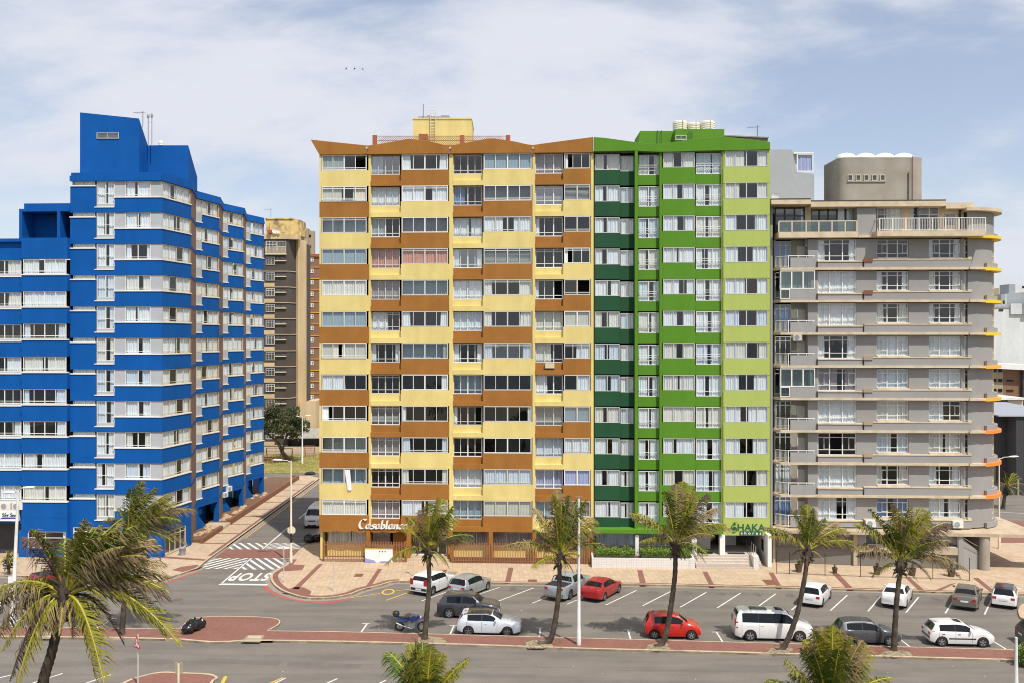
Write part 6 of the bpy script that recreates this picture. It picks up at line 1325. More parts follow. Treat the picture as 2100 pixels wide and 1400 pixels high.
# ------------------------------------------------------------------ palms
def frond(rng, c, tip, m_i=0, arch=.3, width=.75, wind=(.5, .25, 0), dry=.25, n=44, rach=1.0, droop=.7):
    "one feather leaf: rachis along a bent curve, two rows of hanging leaflets; materials 0 leaf 1 light 2 dry 3 rachis 4 dead"
    mb = MB(); c = Vector(c); tip = Vector(tip); d = tip - c; L_ = d.length; h_ = Vector((d.x, d.y, 0))
    ctl = c + d * .45 + Vector((0, 0, arch * L_)) ; wv = Vector(wind)
    P = lambda t: c * (1 - t) ** 2 + ctl * 2 * t * (1 - t) + tip * t * t
    T = lambda t: ((ctl - c) * (1 - t) + (tip - ctl) * t).normalized()
    pts = [P(k / 10) for k in range(11)]; mb.tube([tuple(p) for p in pts], [.05 * rach * (1 - .85 * k / 10) + .006 for k in range(11)], 5, 3 if m_i != 4 else 4, cap=False)
    for k in range(n):
        t = .16 + .84 * (k + .5) / n; p = P(t); u = T(t); side = u.cross(Vector((0, 0, 1)))
        if side.length < .1: side = u.cross(Vector((0, 1, 0)))
        side.normalize(); up = side.cross(u); ll = width * L_ * .36 * (math.sin(math.pi * min(1, (t * .92 + .1))) ** .6 + .08) * rng.uniform(.65, 1.2)
        for sg in (-1, 1):
            if rng.random() < .05: continue
            dr = droop * rng.uniform(.6, 1.3)
            v1 = (side * sg * rng.uniform(.55, .95) + u * rng.uniform(.35, .75) + up * rng.uniform(-.05, .35) + wv * .4 * rng.uniform(.4, 1.2) + Vector((0, 0, -.3 * dr))).normalized()
            v2 = (v1 * .55 + u * .25 + wv * .75 * rng.uniform(.5, 1.2) + Vector((rng.uniform(-.15, .15), rng.uniform(-.15, .15), -1.35 * dr))).normalized()
            w_ = .021 * L_ / 3.4 * rng.uniform(.8, 1.3) * 1.25; wd = u * w_
            a = p; b = p + v1 * ll * .5; e = b + v2 * ll * .5
            if m_i == 4: m1 = m2 = 4
            elif m_i == 2: m1, m2 = 2, 2
            else:
                m1 = m_i if rng.random() > .18 else 1; m2 = 2 if rng.random() < dry else m1
            mb.quad(tuple(a - wd * .7), tuple(a + wd * .7), tuple(b + wd), tuple(b - wd), m1); mb.quad(tuple(b - wd), tuple(b + wd), tuple(e + wd * .12), tuple(e - wd * .12), m2)
    return mb
LEAFM = ['leaf_palm', 'leaf_light', 'leaf_dry', 'rachis_yellow', 'leaf_dead']
def palm(label, y, trunk, crown, tips, seed, r0=.2, r1=.13, extra=2, dry=.15, wind=(.55, .25, 0), rl=3.1, dead=5, base_r=None, n=66, fill=None, group=None):
    """trunk: photo points from the foot up; crown: photo point; tips: (px, py, dy[, kind]) leaf tips in the photo, dy metres nearer/farther"""
    rng = random.Random(seed); pts = [Vector((XY(a, y), y + 0.0, ZY(b, y))) for a, b in trunk]; pts[0].z = min(pts[0].z, KH) if pts[0].z < 1.5 else pts[0].z
    o = thing('palm_tree', label, 'palm tree', tuple(pts[0]), group)
    P = [(p.x, p.z) for p in pts]; sm = smooth(P, 8); mb = MB(); m = len(sm)
    rr = []
    for k, (a, b) in enumerate(sm):
        f = k / (m - 1); rr.append((r0 * (1 - f) + r1 * f) * (1 + (.9 if base_r is None else base_r) * max(0, 1 - f * 7) ** 2) * (1 + .06 * ((k % 2) * 2 - 1)))
    mb.tube([(a, y, b) for a, b in sm], rr, 12); mb.build('trunk', 'bark_palm', o, smooth=True, angle=60)
    c = Vector((XY(*[crown[0], y]), y, ZY(crown[1], y)))
    mb = MB()
    for k in range(26):
        a = rng.random() * 6.283; q = c + Vector((math.cos(a) * .16, math.sin(a) * .16, rng.uniform(-.75, .1))); e = q + Vector((math.cos(a) * .28, math.sin(a) * .28, rng.uniform(-.35, .45)))
        mb.tube([tuple(q), tuple((q + e) / 2 + Vector((math.cos(a) * .05, math.sin(a) * .05, 0))), tuple(e)], [.07, .05, .015], 5, cap=False)
    mb.lathe(tuple(c), [(r1 * .7, -.95), (r1 * 1.5, -.6), (r1 * 2.1, -.1), (r1 * 1.3, .3), (.02, .7)], 12); mb.build('crownshaft', 'bark_palm', o, smooth=True)
    def add(tip, m_i, arch, dr, wd=.86):
        L_ = (tip - c).length
        frond(rng, c + (tip - c).normalized() * .12, tip, m_i, arch, wd, wind, dr, n, max(.6, L_ / 3.2), droop=.55 + .25 * rng.random()).build('frond', LEAFM, o)
    for t in tips:
        tip = Vector((XY(t[0], y + t[2]), y + t[2], ZY(t[1], y + t[2]))); k_ = t[3] if len(t) > 3 else (1 if rng.random() < .3 else 0); up = (tip.z - c.z) / max(.5, (tip - c).length)
        add(tip, k_, .34 - .16 * up, dry if len(t) < 5 else t[4])
    for k in range(extra):
        a = rng.uniform(0, 6.283); e = rng.uniform(-.5, .95); l = rl * rng.uniform(.65, .92) if fill is None else fill * rng.uniform(.6, 1)
        v = Vector((math.cos(a) * math.cos(e) + wind[0] * .35, math.sin(a) * math.cos(e) * 1.1, math.sin(e))) * l; add(c + v, 0 if rng.random() < .7 else 1, .25, dry)
    for k in range(dead):
        a = rng.uniform(0, 6.283); l = rl * rng.uniform(.3, .5); v = Vector((math.cos(a) * .55 + wind[0] * .3, math.sin(a) * .55, -.8)) * l; add(c + v, 2 if rng.random() < .5 else 4, .25, 1, .5)
    return o
YM = lambda py: H * F_PX / (py - HZ)
palm('windblown palm standing in the brick median beside the motorcycle', YM(1313), [(871, 1313), (874, 1270), (880, 1200), (879, 1135)], (878, 1128), [(897, 1018, 0, 1), (908, 1022, 1.2), (882, 1030, -.8, 1), (930, 1035, .3), (940, 1060, 1), (970, 1098, 0, 0), (962, 1112, 1, 2), (945, 1105, -.8, 4), (915, 1160, -.6, 1), (922, 1166, .4, 2), (852, 1140, .4, 2), (788, 1158, 0, 1), (818, 1076, .2, 1), (835, 1058, 1.4, 0), (845, 1095, -1, 2), (860, 1045, .8, 4), (905, 1060, -1.2, 0)], 1, .19, .13, 2, dry=.32)
palm('palm with a strongly curved foot leaning beside the white lamp pole in the median', YM(1322), [(1108, 1323), (1128, 1311), (1139, 1270), (1147, 1200), (1147, 1152)], (1148, 1140), [(1132, 1012, 0, 1), (1142, 1004, .6, 2), (1165, 1012, 0, 0), (1186, 1022, .8, 0), (1200, 1025, -.5, 0), (1100, 1060, .3, 1), (1095, 1040, 1, 2), (1092, 1085, -.6, 0), (1058, 1118, 0, 1), (1032, 1120, .4, 2), (1225, 1068, 0, 1), (1229, 1085, .8, 2), (1215, 1060, 1.4, 2), (1190, 1138, -.5, 1), (1183, 1152, .4, 0), (1112, 1100, -1.2, 0), (1152, 1030, .2, 0), (1118, 1130, .6, 2), (1140, 1160, .5, 2), (1170, 1160, -.2, 2)], 2, .21, .13, 2, dry=.32)
palm('tall curved palm leaning in front of the red hatchback', YM(1327), [(1350, 1328), (1364, 1305), (1374, 1255), (1384, 1180), (1385, 1125)], (1386, 1115), [(1386, 990, 0, 2), (1400, 985, .6, 1), (1425, 1010, 0, 1), (1420, 1000, 1, 0), (1360, 1005, -.4, 0), (1290, 1052, 0, 1), (1296, 1060, .8, 2), (1310, 1112, -.2, 1), (1318, 1118, .8, 2), (1488, 1074, 0, 1), (1500, 1085, .6, 2), (1470, 1040, .7, 2), (1452, 1012, .2, 4), (1448, 1155, -.4, 1), (1430, 1150, .7, 2), (1466, 1098, -1, 2), (1378, 1020, 1, 0), (1360, 1075, -1, 2), (1412, 1045, .4, 0)], 3, .2, .14, 2, dry=.32)
palm('leaning palm standing in the median behind the white van', YM(1334), [(1597, 1336), (1612, 1318), (1634, 1260), (1650, 1185), (1655, 1140)], (1656, 1128), [(1640, 1035, 0, 1), (1655, 1033, .5, 1), (1668, 1040, 0, 0), (1625, 1045, .6, 0), (1692, 1060, .2, 0), (1570, 1085, 0, 0), (1565, 1080, .9, 2), (1576, 1100, -.3, 1), (1735, 1082, 0, 1), (1742, 1090, .8, 2), (1758, 1122, -.2, 2), (1752, 1128, .6, 2), (1720, 1070, 1.2, 2), (1690, 1150, -.6, 2), (1620, 1140, .6, 2), (1665, 1060, -.6, 0), (1640, 1070, .8, 0)], 4, .19, .13, 2, dry=.32)
palm('upright palm in the median between the dark and the white hatchback', YM(1336), [(1833, 1338), (1835, 1290), (1840, 1220), (1847, 1165)], (1846, 1152), [(1826, 1032, 0, 2), (1836, 1040, .6, 1), (1868, 1035, 0, 1), (1890, 1040, .5, 1), (1905, 1045, -.4, 1), (1902, 1056, 1, 0), (1780, 1042, .2, 0), (1752, 1074, 0, 1), (1762, 1068, .8, 0), (1950, 1073, 0, 4), (1940, 1070, .7, 2), (1948, 1108, -.3, 2), (1944, 1118, .5, 4), (1740, 1125, 0, 2), (1755, 1140, .6, 4), (1988, 1172, -.3, 2), (1970, 1185, .3, 2), (1850, 1060, .3, 0), (1870, 1070, -.8, 0), (1910, 1190, .3, 2), (1820, 1075, -.6, 0)], 5, .19, .14, 2, dry=.32)
palm('windswept palm in the median close to the blue block corner, crown blown to the right', YM(1303), [(250, 1303), (252, 1270), (257, 1200), (259, 1110)], (262, 1092), [(282, 985, 0, 0), (292, 984, .6, 0), (318, 998, 0, 0), (345, 1012, .6, 1), (362, 1030, -.3, 1), (352, 1018, 1.2, 0), (372, 1050, .6, 2), (400, 1046, 0, 2), (366, 1062, 0, 1), (385, 1120, -.3, 2), (350, 1110, .6, 2), (310, 1075, 1, 0), (330, 1150, .2, 2), (215, 1110, .5, 0), (240, 1040, .3, 0), (300, 1180, .4, 2), (270, 1000, -.8, 0), (300, 1010, .9, 0), (330, 1030, -.8, 0), (335, 1045, .9, 1), (378, 1080, .2, 2), (372, 1068, -.9, 0), (320, 1120, -.7, 2), (290, 1140, -.4, 2)], 6, .2, .13, 10, wind=(.8, .3, 0), dry=.38, rl=3.4, dead=9)
palm('big foreground palm at the left edge with drooping yellow ribbed fronds', 31.7, [(78, 1460), (90, 1390), (105, 1340), (122, 1270), (130, 1235)], (134, 1215), [(60, 1085, -.3, 4), (45, 1100, .6, 4), (172, 1062, 0, 0), (205, 1075, .4, 0), (250, 1062, .8, 0), (165, 1090, -1.2, 1), (300, 1098, 0, 0), (330, 1118, .6, 2), (285, 1075, -.6, 0), (318, 1105, 1.2, 2), (340, 1160, .2, 2), (352, 1185, .9, 2), (352, 1232, -.3, 4), (350, 1216, 0, 1), (372, 1325, -.6, 1), (345, 1310, .5, 0), (255, 1322, .6, 4), (215, 1410, -1.2, 1, .8), (200, 1400, -.4, 2), (-38, 1225, 0, 1), (-30, 1262, .8, 2), (2, 1335, -.5, 1), (-20, 1320, .5, 2), (32, 1410, -1.0, 1, .6), (20, 1395, -.2, 4), (100, 1300, .2, 4), (150, 1290, -.2, 4), (95, 1190, .8, 2), (235, 1135, -.5, 0), (262, 1190, .8, 2), (190, 1080, 1.2, 0), (225, 1092, -.8, 0), (240, 1080, .2, 1), (270, 1110, .9, 0), (255, 1120, -1.2, 2), (300, 1140, -.6, 2), (200, 1120, 1.6, 0), (180, 1330, .9, 2), (80, 1310, .6, 2), (60, 1280, 1.1, 4), (150, 1310, .8, 2)], 7, .19, .13, 10, wind=(.7, .3, 0), dry=.55, rl=3.3, dead=12, n=68)
palm('foreground palm crown rising from the bottom edge below the motorcycle', 32.0, [(862, 2000), (868, 1700), (872, 1475)], (872, 1462), [(850, 1312, 0, 0), (838, 1318, .4, 1), (866, 1316, .6, 0), (825, 1340, -.3, 0), (812, 1370, .3, 0), (884, 1325, -.3, 1), (893, 1340, .3, 0), (908, 1336, .6, 1), (845, 1350, .9, 0), (962, 1350, 0, 1), (940, 1365, .5, 1), (930, 1400, .2, 2), (790, 1430, .2, 0), (860, 1330, 1.2, 0), (900, 1400, -.9, 0), (840, 1400, -.9, 0)], 8, .2, .14, 4, wind=(.1, .1, 0), dry=.15, n=66)
palm('foreground palm crown rising from the bottom edge in front of the dark hatchback', 32.0, [(1700, 2000), (1700, 1700), (1702, 1480)], (1702, 1468), [(1668, 1290, -.2, 1), (1685, 1285, .5, 2), (1708, 1282, 0, 1), (1725, 1290, .4, 2), (1745, 1302, -.3, 1), (1768, 1312, .3, 2), (1778, 1322, .8, 1), (1650, 1310, .6, 1), (1645, 1330, -.3, 0), (1610, 1355, 0, 1), (1618, 1378, .6, 0), (1775, 1360, .2, 0), (1828, 1388, 0, 1), (1700, 1310, .9, 0), (1720, 1330, -.8, 0), (1670, 1340, -.8, 0), (1750, 1345, .9, 0), (1640, 1400, .4, 0), (1780, 1410, .3, 0)], 9, .2, .14, 2, wind=(.25, .1, 0), dry=.2, n=68)
palm('distant palm beside the street lamp behind the grey block', 109, [(2057, 1044), (2059, 1025), (2063, 1005)], (2065, 998), [(2060, 965, 0, 0), (2078, 968, .6, 1), (2095, 980, 0, 0), (2110, 1000, .8, 2), (2045, 985, .4, 0), (2100, 1012, -.5, 2), (2050, 1010, .5, 2), (2085, 970, .6, 0), (2040, 998, 0, 2)], 10, .22, .16, 8, n=22, rl=2.4)
palm('small young palm on the pavement before the left shops', YM(1181), [(18, 1182), (18, 1160), (17, 1148)], (17, 1145), [(-6, 1142, 0, 1), (0, 1158, .3, 1), (42, 1145, 0, 1), (38, 1158, .3, 0), (28, 1130, 0, 1), (12, 1128, .3, 0), (20, 1130, -.3, 1)], 12, .11, .1, 12, n=18, rl=.95, dead=2, fill=.95, dry=.1)
# green bush at the end of the median
bs = thing('bush', 'green bush at the right end of the brick median', 'bush', (*G(2112, 1362), KH)); mb = MB(); x, y = G(2116, 1365); leafblob(mb, (x, y, .65), 1.0, .9, .75, 1500, .14, RF, (0, 0, 1)); leafblob(mb, (x + .3, y, .9), .7, .6, .7, 700, .14, RF, (0, 1)); mb.build('foliage', ['leaf_hedge', 'leaf_olive'], bs)
mb = MB(); mb.lathe((x, y, .05), [(.7, 0), (.85, .4), (.5, .9), (.01, 1.1)], 12); mb.build('stems', 'leaf_tree', bs)
# ------------------------------------------------------------------ vehicles
def paint(name, c, metal=0.0, rough=.32):
    if name not in MATS: mat(name, c, rough, metal, coat=.7, var=.03)
    return name
paint('paint_white', (.72, .72, .71)); paint('paint_silver', (.42, .44, .46), .5); paint('paint_charcoal', (.055, .06, .072), .4); paint('paint_slate', (.085, .09, .10), .4); paint('paint_red', (.34, .008, .012)); paint('paint_orange_red', (.50, .016, .008)); paint('paint_icy', (.60, .66, .74), .15); paint('paint_taupe', (.20, .185, .155), .45); paint('paint_black', (.012, .012, .014)); paint('paint_crimson', (.22, .006, .012)); paint('paint_pickup', (.40, .43, .45), .35); paint('paint_blue', (.01, .06, .25))
SP = {
 # length, width, height, sill, hood height, (x of: front bumper top, hood end/windscreen foot, roof front, roof rear, rear window foot, tail), belt, wheelbase front/rear offset, wheel radius
 'hatch':  dict(L=4.0, W=1.70, Hh=1.48, belt=.92, up=[(0, .62), (.06, .74), (.35, .84), (1.0, .97), (1.12, 1.0), (1.75, 1.40), (2.3, 1.475), (3.2, 1.44), (3.62, 1.36), (3.85, 1.0), (3.95, .9), (4.0, .72)], wf=.76, wr=3.28, r=.31, ws=(1.14, 1.72), rw=(3.60, 3.88), sw=((1.5, 2.42), (2.47, 3.4)), drops=()),
 'sedan':  dict(L=4.4, W=1.74, Hh=1.44, belt=.93, up=[(0, .6), (.06, .72), (.4, .82), (1.15, .95), (1.25, .98), (1.95, 1.36), (2.5, 1.44), (3.1, 1.40), (3.35, 1.34), (3.85, 1.04), (4.3, 1.02), (4.36, .95), (4.4, .75)], wf=.82, wr=3.45, r=.31, ws=(1.27, 1.92), rw=(3.38, 3.82), sw=((1.65, 2.5), (2.58, 3.42)), drops=()),
 'suv':    dict(L=4.3, W=1.80, Hh=1.62, belt=1.02, up=[(0, .72), (.06, .88), (.4, .98), (1.05, 1.08), (1.15, 1.1), (1.75, 1.52), (2.3, 1.61), (3.5, 1.57), (3.88, 1.47), (4.15, 1.1), (4.26, 1.0), (4.3, .8)], wf=.82, wr=3.42, r=.345, ws=(1.17, 1.72), rw=(3.9, 4.16), sw=((1.5, 2.5), (2.58, 3.6)), drops=()),
 'mini':   dict(L=3.6, W=1.66, Hh=1.55, belt=.96, up=[(0, .62), (.05, .76), (.3, .88), (.72, 1.0), (.8, 1.02), (1.4, 1.45), (1.9, 1.54), (2.9, 1.52), (3.3, 1.44), (3.5, 1.05), (3.57, .92), (3.6, .75)], wf=.62, wr=3.0, r=.30, ws=(.82, 1.38), rw=(3.32, 3.51), sw=((1.15, 2.05), (2.13, 3.0)), drops=()),
 'van':    dict(L=5.0, W=1.90, Hh=1.90, belt=1.12, up=[(0, .75), (.06, .9), (.35, 1.02), (.85, 1.16), (.95, 1.2), (1.65, 1.80), (2.1, 1.88), (4.3, 1.88), (4.72, 1.84), (4.86, 1.6), (4.97, 1.1), (5.0, .8)], wf=.92, wr=4.05, r=.35, ws=(.97, 1.62), rw=(4.75, 4.9), sw=((1.3, 2.35), (2.38, 3.5), (3.53, 4.55)), drops=()),
 'bus':    dict(L=4.9, W=1.80, Hh=2.1, belt=1.2, up=[(0, .85), (.04, 1.0), (.2, 1.15), (.38, 1.2), (.95, 1.88), (1.4, 2.06), (4.4, 2.08), (4.75, 2.0), (4.85, 1.5), (4.88, 1.1), (4.9, .8)], wf=.75, wr=3.9, r=.34, ws=(.4, .92), rw=(4.76, 4.84), sw=((.9, 1.8), (1.9, 3.1), (3.2, 4.5)), drops=()),
 'pickup': dict(L=5.05, W=1.80, Hh=1.72, belt=1.08, up=[(0, .75), (.06, .92), (.4, 1.02), (1.25, 1.12), (1.35, 1.15), (1.95, 1.60), (2.4, 1.71), (3.1, 1.69), (3.3, 1.62), (3.5, 1.13), (3.56, 1.12), (4.95, 1.12), (5.0, 1.1), (5.05, .95)], wf=.88, wr=3.95, r=.37, ws=(1.37, 1.9), rw=(3.32, 3.48), sw=((1.7, 2.5), (2.58, 3.25)), drops=()),
}
def interp(tab, x):
    if x <= tab[0][0]: return tab[0][1]
    for (a, b), (c, d) in zip(tab[:-1], tab[1:]):
        if x <= c: return b + (d - b) * (x - a) / (c - a)
    return tab[-1][1]
def make_car(kind_, pm, label, heading, cx, cy, spec_over=None, roof=None, trim=None, rim='rim_silver', rails=False, sunroof=None, tail='side', name='parked_car', cat='car', z=0, group=None, bed=False, spoiler=False, mould=False, plate_f=True, tailw=.3, stripe=False):
    s = dict(SP[kind_]); s.update(spec_over or {}); L_, W_, belt, wf, wr, r = s['L'], s['W'] / 2, s['belt'], s['wf'], s['wr'], s['r']
    o = thing(name, label, cat, (cx, cy, z), group, 0)
    def zt(x): return interp(s['up'], x)
    HR = max(q[1] for q in s['up'])
    def w(x):
        e = max(0, 1 - x / .7) ; e2 = max(0, 1 - (L_ - x) / .6); return W_ * (1 - .20 * e ** 2.2 - .13 * e2 ** 2.2)
    def zbot(x):
        b = .2 + .1 * max(0, 1 - x / .35) + .12 * max(0, 1 - (L_ - x) / .4)
        for wx in (wf, wr):
            d = abs(x - wx); ra = r + .065
            if d < ra: b = max(b, r + math.sqrt(ra * ra - d * d) - .01)
        return b
    def bl(x): return min(belt + .05 * x / L_, zt(x) - .04)
    rows = 9
    def pt(x, k, off=0.0):
        "k: 0 bottom .. 8 roof centre, on the +y side (left)"
        wx = w(x); zb = zbot(x); b = max(bl(x), zb + .02); t = max(zt(x), b + .02); f = min(1, max(0, (t - b) / (HR - belt)))
        wt = wx * (.93 - .22 * f)
        q = [(wx * .96, zb), (wx * .995, max(zb, min(.42, b)) * .5 + zb * .5 if zb < .42 else zb + .005), (wx * 1.0, zb + (b - zb) * .55), (wx * .985, zb + (b - zb) * .9), (wx * .95, b), (wt * 1.0, b + (t - b) * .86), (wt * .93, b + (t - b) * .985), (wt * .55, t + .012), (0, t + .025)][k]
        return (q[0] + off, q[1])
    # local frame: x back from the nose; nose points along heading
    ch, sh = math.cos(rad(heading)), math.sin(rad(heading))
    def M(x, yy, zz): u = L_ / 2 - x; return (cx + u * ch - yy * sh, cy + u * sh + yy * ch, z + zz)
    xs_ = set([0, .03, .08, .16, .28, L_ - .28, L_ - .14, L_ - .06, L_ - .02, L_]) | set(q[0] for q in s['up'])
    for wx in (wf, wr):
        for k in range(-7, 8): xs_.add(wx + (r + .066) * math.sin(math.pi * k / 14))
    k = 0
    while k * .2 < L_: xs_.add(k * .2); k += 1
    xs_ = sorted(xs_); xs2 = [xs_[0]]
    for x in xs_[1:]:
        if x - xs2[-1] > .012: xs2.append(x)
    mb = MB(); ring_ = list(range(9)); 
    for x in xs2:
        row = [pt(x, k) for k in ring_]; 
        for yy, zz in row: mb.v.append(M(x, yy, zz))
        for yy, zz in reversed(row[:-1]): mb.v.append(M(x, -yy, zz))
    n = 17
    for i in range(len(xs2) - 1):
        for j in range(n - 1): a = i * n + j; mb.f.append((a, a + n, a + n + 1, a + 1)); mb.m.append(1 if roof and j in (5, 6, 7, 8, 9, 10) and zt(xs2[i]) > HR - .13 and zt(xs2[i + 1]) > HR - .13 else 0)
    mb.f.append(tuple(range(n))); mb.m.append(0); mb.f.append(tuple(reversed(range((len(xs2) - 1) * n, len(xs2) * n)))); mb.m.append(0)
    mb.build('body', [pm, roof or pm], o, smooth=True, angle=38)
    # under body
    mb = MB(); mb.box(.25, L_ - .25, -W_ * .78, W_ * .78, .16, .55, M); mb.box(.4, L_ - .4, -W_ * .82, W_ * .82, .5, .8, M); mb.build('underbody', 'black_plastic', o)
    def sidepatch(x0, x1, v0, v1, nm, m, par, off=.008, nx=8, ka=4, kb=5, sides=(1, -1), inset=0.0):
        mb = MB()
        for sg in sides:
            for i in range(nx):
                for (va, vb) in ((v0, v1),):
                    P = []
                    for x, v in ((x0 + (x1 - x0) * i / nx, va), (x0 + (x1 - x0) * (i + 1) / nx, va), (x0 + (x1 - x0) * (i + 1) / nx, vb), (x0 + (x1 - x0) * i / nx, vb)):
                        a, b = pt(x, ka), pt(x, kb); yy = a[0] + (b[0] - a[0]) * v + off; zz = a[1] + (b[1] - a[1]) * v; P.append(M(x, sg * yy, zz))
                    mb.quad(*P)
        return mb.build(nm, m, par)
    for sg in (1, -1):
        for j, (a, b) in enumerate(s['sw']): sidepatch(a, b, .06, .95, 'window', 'car_glass', o, sides=(sg,))
    for (a0, a1), (b0, b1) in zip(s['sw'][:-1], s['sw'][1:]): sidepatch(a1, b0, .06, .95, 'pillar_trim', 'black_plastic', o, nx=1)
    def crosspatch(x0, x1, nm, m, off=.012, ws=.9, nx=4, par=None):
        mb = MB(); seq = []
        for k in (5, 6, 7): seq.append((k, 1))
        seq = [(5, 1), (6, 1), (7, 1), (8, 1), (7, -1), (6, -1), (5, -1)]
        for i in range(nx):
            for j in range(6):
                P = []
                for x, (k, sg) in ((x0 + (x1 - x0) * i / nx, seq[j]), (x0 + (x1 - x0) * (i + 1) / nx, seq[j]), (x0 + (x1 - x0) * (i + 1) / nx, seq[j + 1]), (x0 + (x1 - x0) * i / nx, seq[j + 1])):
                    q = pt(x, k); dx_ = zt(x + .02) - zt(x - .02); sl_ = max(-1, min(1, dx_ / .04)); nl = math.hypot(1, sl_)
                    P.append(M(x - sl_ / nl * off, sg * q[0] * ws, q[1] + off / nl))
                mb.quad(*P)
        return mb.build(nm, m, par or o)
    crosspatch(s['ws'][0] + .03, s['ws'][1] - .02, 'windscreen', 'car_glass'); crosspatch(s['rw'][0] + .02, s['rw'][1] - .01, 'rear_window', 'car_glass', ws=.92)
    if sunroof:
        for a, b in sunroof: crosspatch(a, b, 'sunroof', 'car_glass', ws=.72)
    # door seams, handles, mouldings
    mb = MB()
    for x in [q[0] - .1 if i == 0 else q[0] - .04 for i, q in enumerate(s['sw'])] + [s['sw'][-1][1] + .03]:
        for sg in (1, -1):
            for k in range(1, 4):
                a, b = pt(x, k), pt(x, k + 1); c, d = pt(x + .014, k), pt(x + .014, k + 1); e = .004; mb.quad(M(x, sg * (a[0] + e), a[1]), M(x + .014, sg * (c[0] + e), c[1]), M(x + .014, sg * (d[0] + e), d[1]), M(x, sg * (b[0] + e), b[1]))
    mb.build('door_seam', 'black_plastic', o)
    mb = MB()
    for i, q in enumerate(s['sw'][:2]):
        for sg in (1, -1): x = q[1] - .3; yy = sg * (pt(x, 3)[0] + .005); mb.box(x, x + .17, yy, yy + sg * .025, belt - .13, belt - .1, M)
    mb.build('door_handle', pm if not mould else 'black_plastic', o)
    if mould or trim:
        mb = MB()
        if mould:
            for sg in (1, -1): MB().box(wf + r + .12, wr - r - .12, sg * (W_ + .0), sg * (W_ + .015), .5, .57, M).build('rubbing_strip', 'black_plastic', o)
        mb.box(L_ - .16, L_ + .015, -W_ * .8, W_ * .8, .42 if trim else .5, .60, M); 
        if trim: MB().box(-.01, .1, -W_ * .72, W_ * .72, .25, .42, M).build('bumper_trim', 'black_plastic', o)
        mb.build('bumper_trim', 'black_plastic', o)
    # lamps
    for sg in (1, -1):
        sidepatch(.06, .42, .35, .95, 'headlight', 'lamp_clear', o, off=.006, ka=2, kb=4, sides=(sg,), nx=4)
        sidepatch(L_ - tailw, L_ - .02, .45 if tail != 'tall' else .1, 1.0 if tail != 'tall' else 1.15, 'tail_light', 'lamp_red', o, off=.008, ka=2, kb=4, sides=(sg,), nx=4)
    for sg in (1, -1):
        mb = MB(); yw = w(L_); a, b = sorted((sg * yw * .64, sg * yw * .98)); h0 = belt - .2; mb.box(L_ - .02, L_ + .012, a, b, h0, h0 + (.16 if tail != 'tall' else .45), M); mb.build('tail_light', 'lamp_red', o)
    for sg in (1, -1): mb = MB(); yw = w(0); a, b = sorted((sg * yw * .6, sg * yw * .97)); mb.box(-.012, .03, a, b, s['up'][0][1] - .13, s['up'][0][1] + .02, M); mb.build('headlight', 'lamp_clear', o)
    mb = MB(); mb.box(-.012, .02, -w(0) * .5, w(0) * .5, s['up'][0][1] - .13, s['up'][0][1] - .01, M); mb.box(-.014, .02, -w(0) * .6, w(0) * .6, .3, .42, M); mb.build('grille', 'black_plastic', o)
    mb = MB(); zpl = .62 if kind_ in ('sedan', 'van', 'hatch', 'suv', 'mini') else .5; zpl = zpl if not trim else .44; off_ = .02; mb.box(L_ + .005, L_ + off_, -.26, .26, zpl, zpl + .12, M); mb.build('number_plate', 'plate', o)
    mb = MB(); mb.box(-.025, -.012, -.24, .24, .38, .49, M); mb.build('number_plate', 'plate', o)
    for sg in (1, -1):
        mb = MB(); x = s['ws'][0] + .38; yy = pt(x, 4)[0]; mb.box(x - .05, x + .07, sg * (yy + .02), sg * (yy + .2), belt + .03, belt + .17, M); mb.build('mirror', pm if pm not in ('paint_charcoal',) else 'black_plastic', o, bevel=.03)
    if rails:
        for sg in (1, -1):
            MB().tube([M(x, sg * pt(x, 6)[0] * .96, zt(x) + .05) for x in (s['ws'][1] + .2, (s['ws'][1] + s['rw'][0]) / 2, s['rw'][0] - .15)], .02, 6).build('roof_rail', 'chrome', o)
    if spoiler:
        mb = MB(); mb.xprism([(s['rw'][0] - .25, zt(s['rw'][0] - .25) - .02), (s['rw'][0] + .12, zt(s['rw'][0]) - .01), (s['rw'][0] + .12, zt(s['rw'][0]) + .03), (s['rw'][0] - .25, zt(s['rw'][0] - .25) + .03)], -W_ * .66, W_ * .66, lambda a, t, zz: M(a, t, zz)); mb.build('spoiler', pm, o)
    if bed:
        mb = MB(); mb.box(3.62, 4.92, -W_ * .84, W_ * .84, 1.135, 1.16, M); mb.build('bed_cover', 'black_rubber', o)
        mb = MB(); zz = 1.14
        for sg in (1, -1): mb.tube([M(4.0, sg * W_ * .8, zz), M(3.72, sg * W_ * .74, zz + .42), M(3.68, sg * W_ * .5, zz + .46)], .035, 6)
        mb.tube([M(3.68, W_ * .5, zz + .46), M(3.68, -W_ * .5, zz + .46)], .035, 6); mb.build('roll_bar', 'black_plastic', o)
        mb = MB(); mb.box(L_, L_ + .12, -W_ * .9, W_ * .9, .48, .62, M); mb.build('rear_bumper', 'chrome' if pm == 'paint_pickup' else 'black_plastic', o)
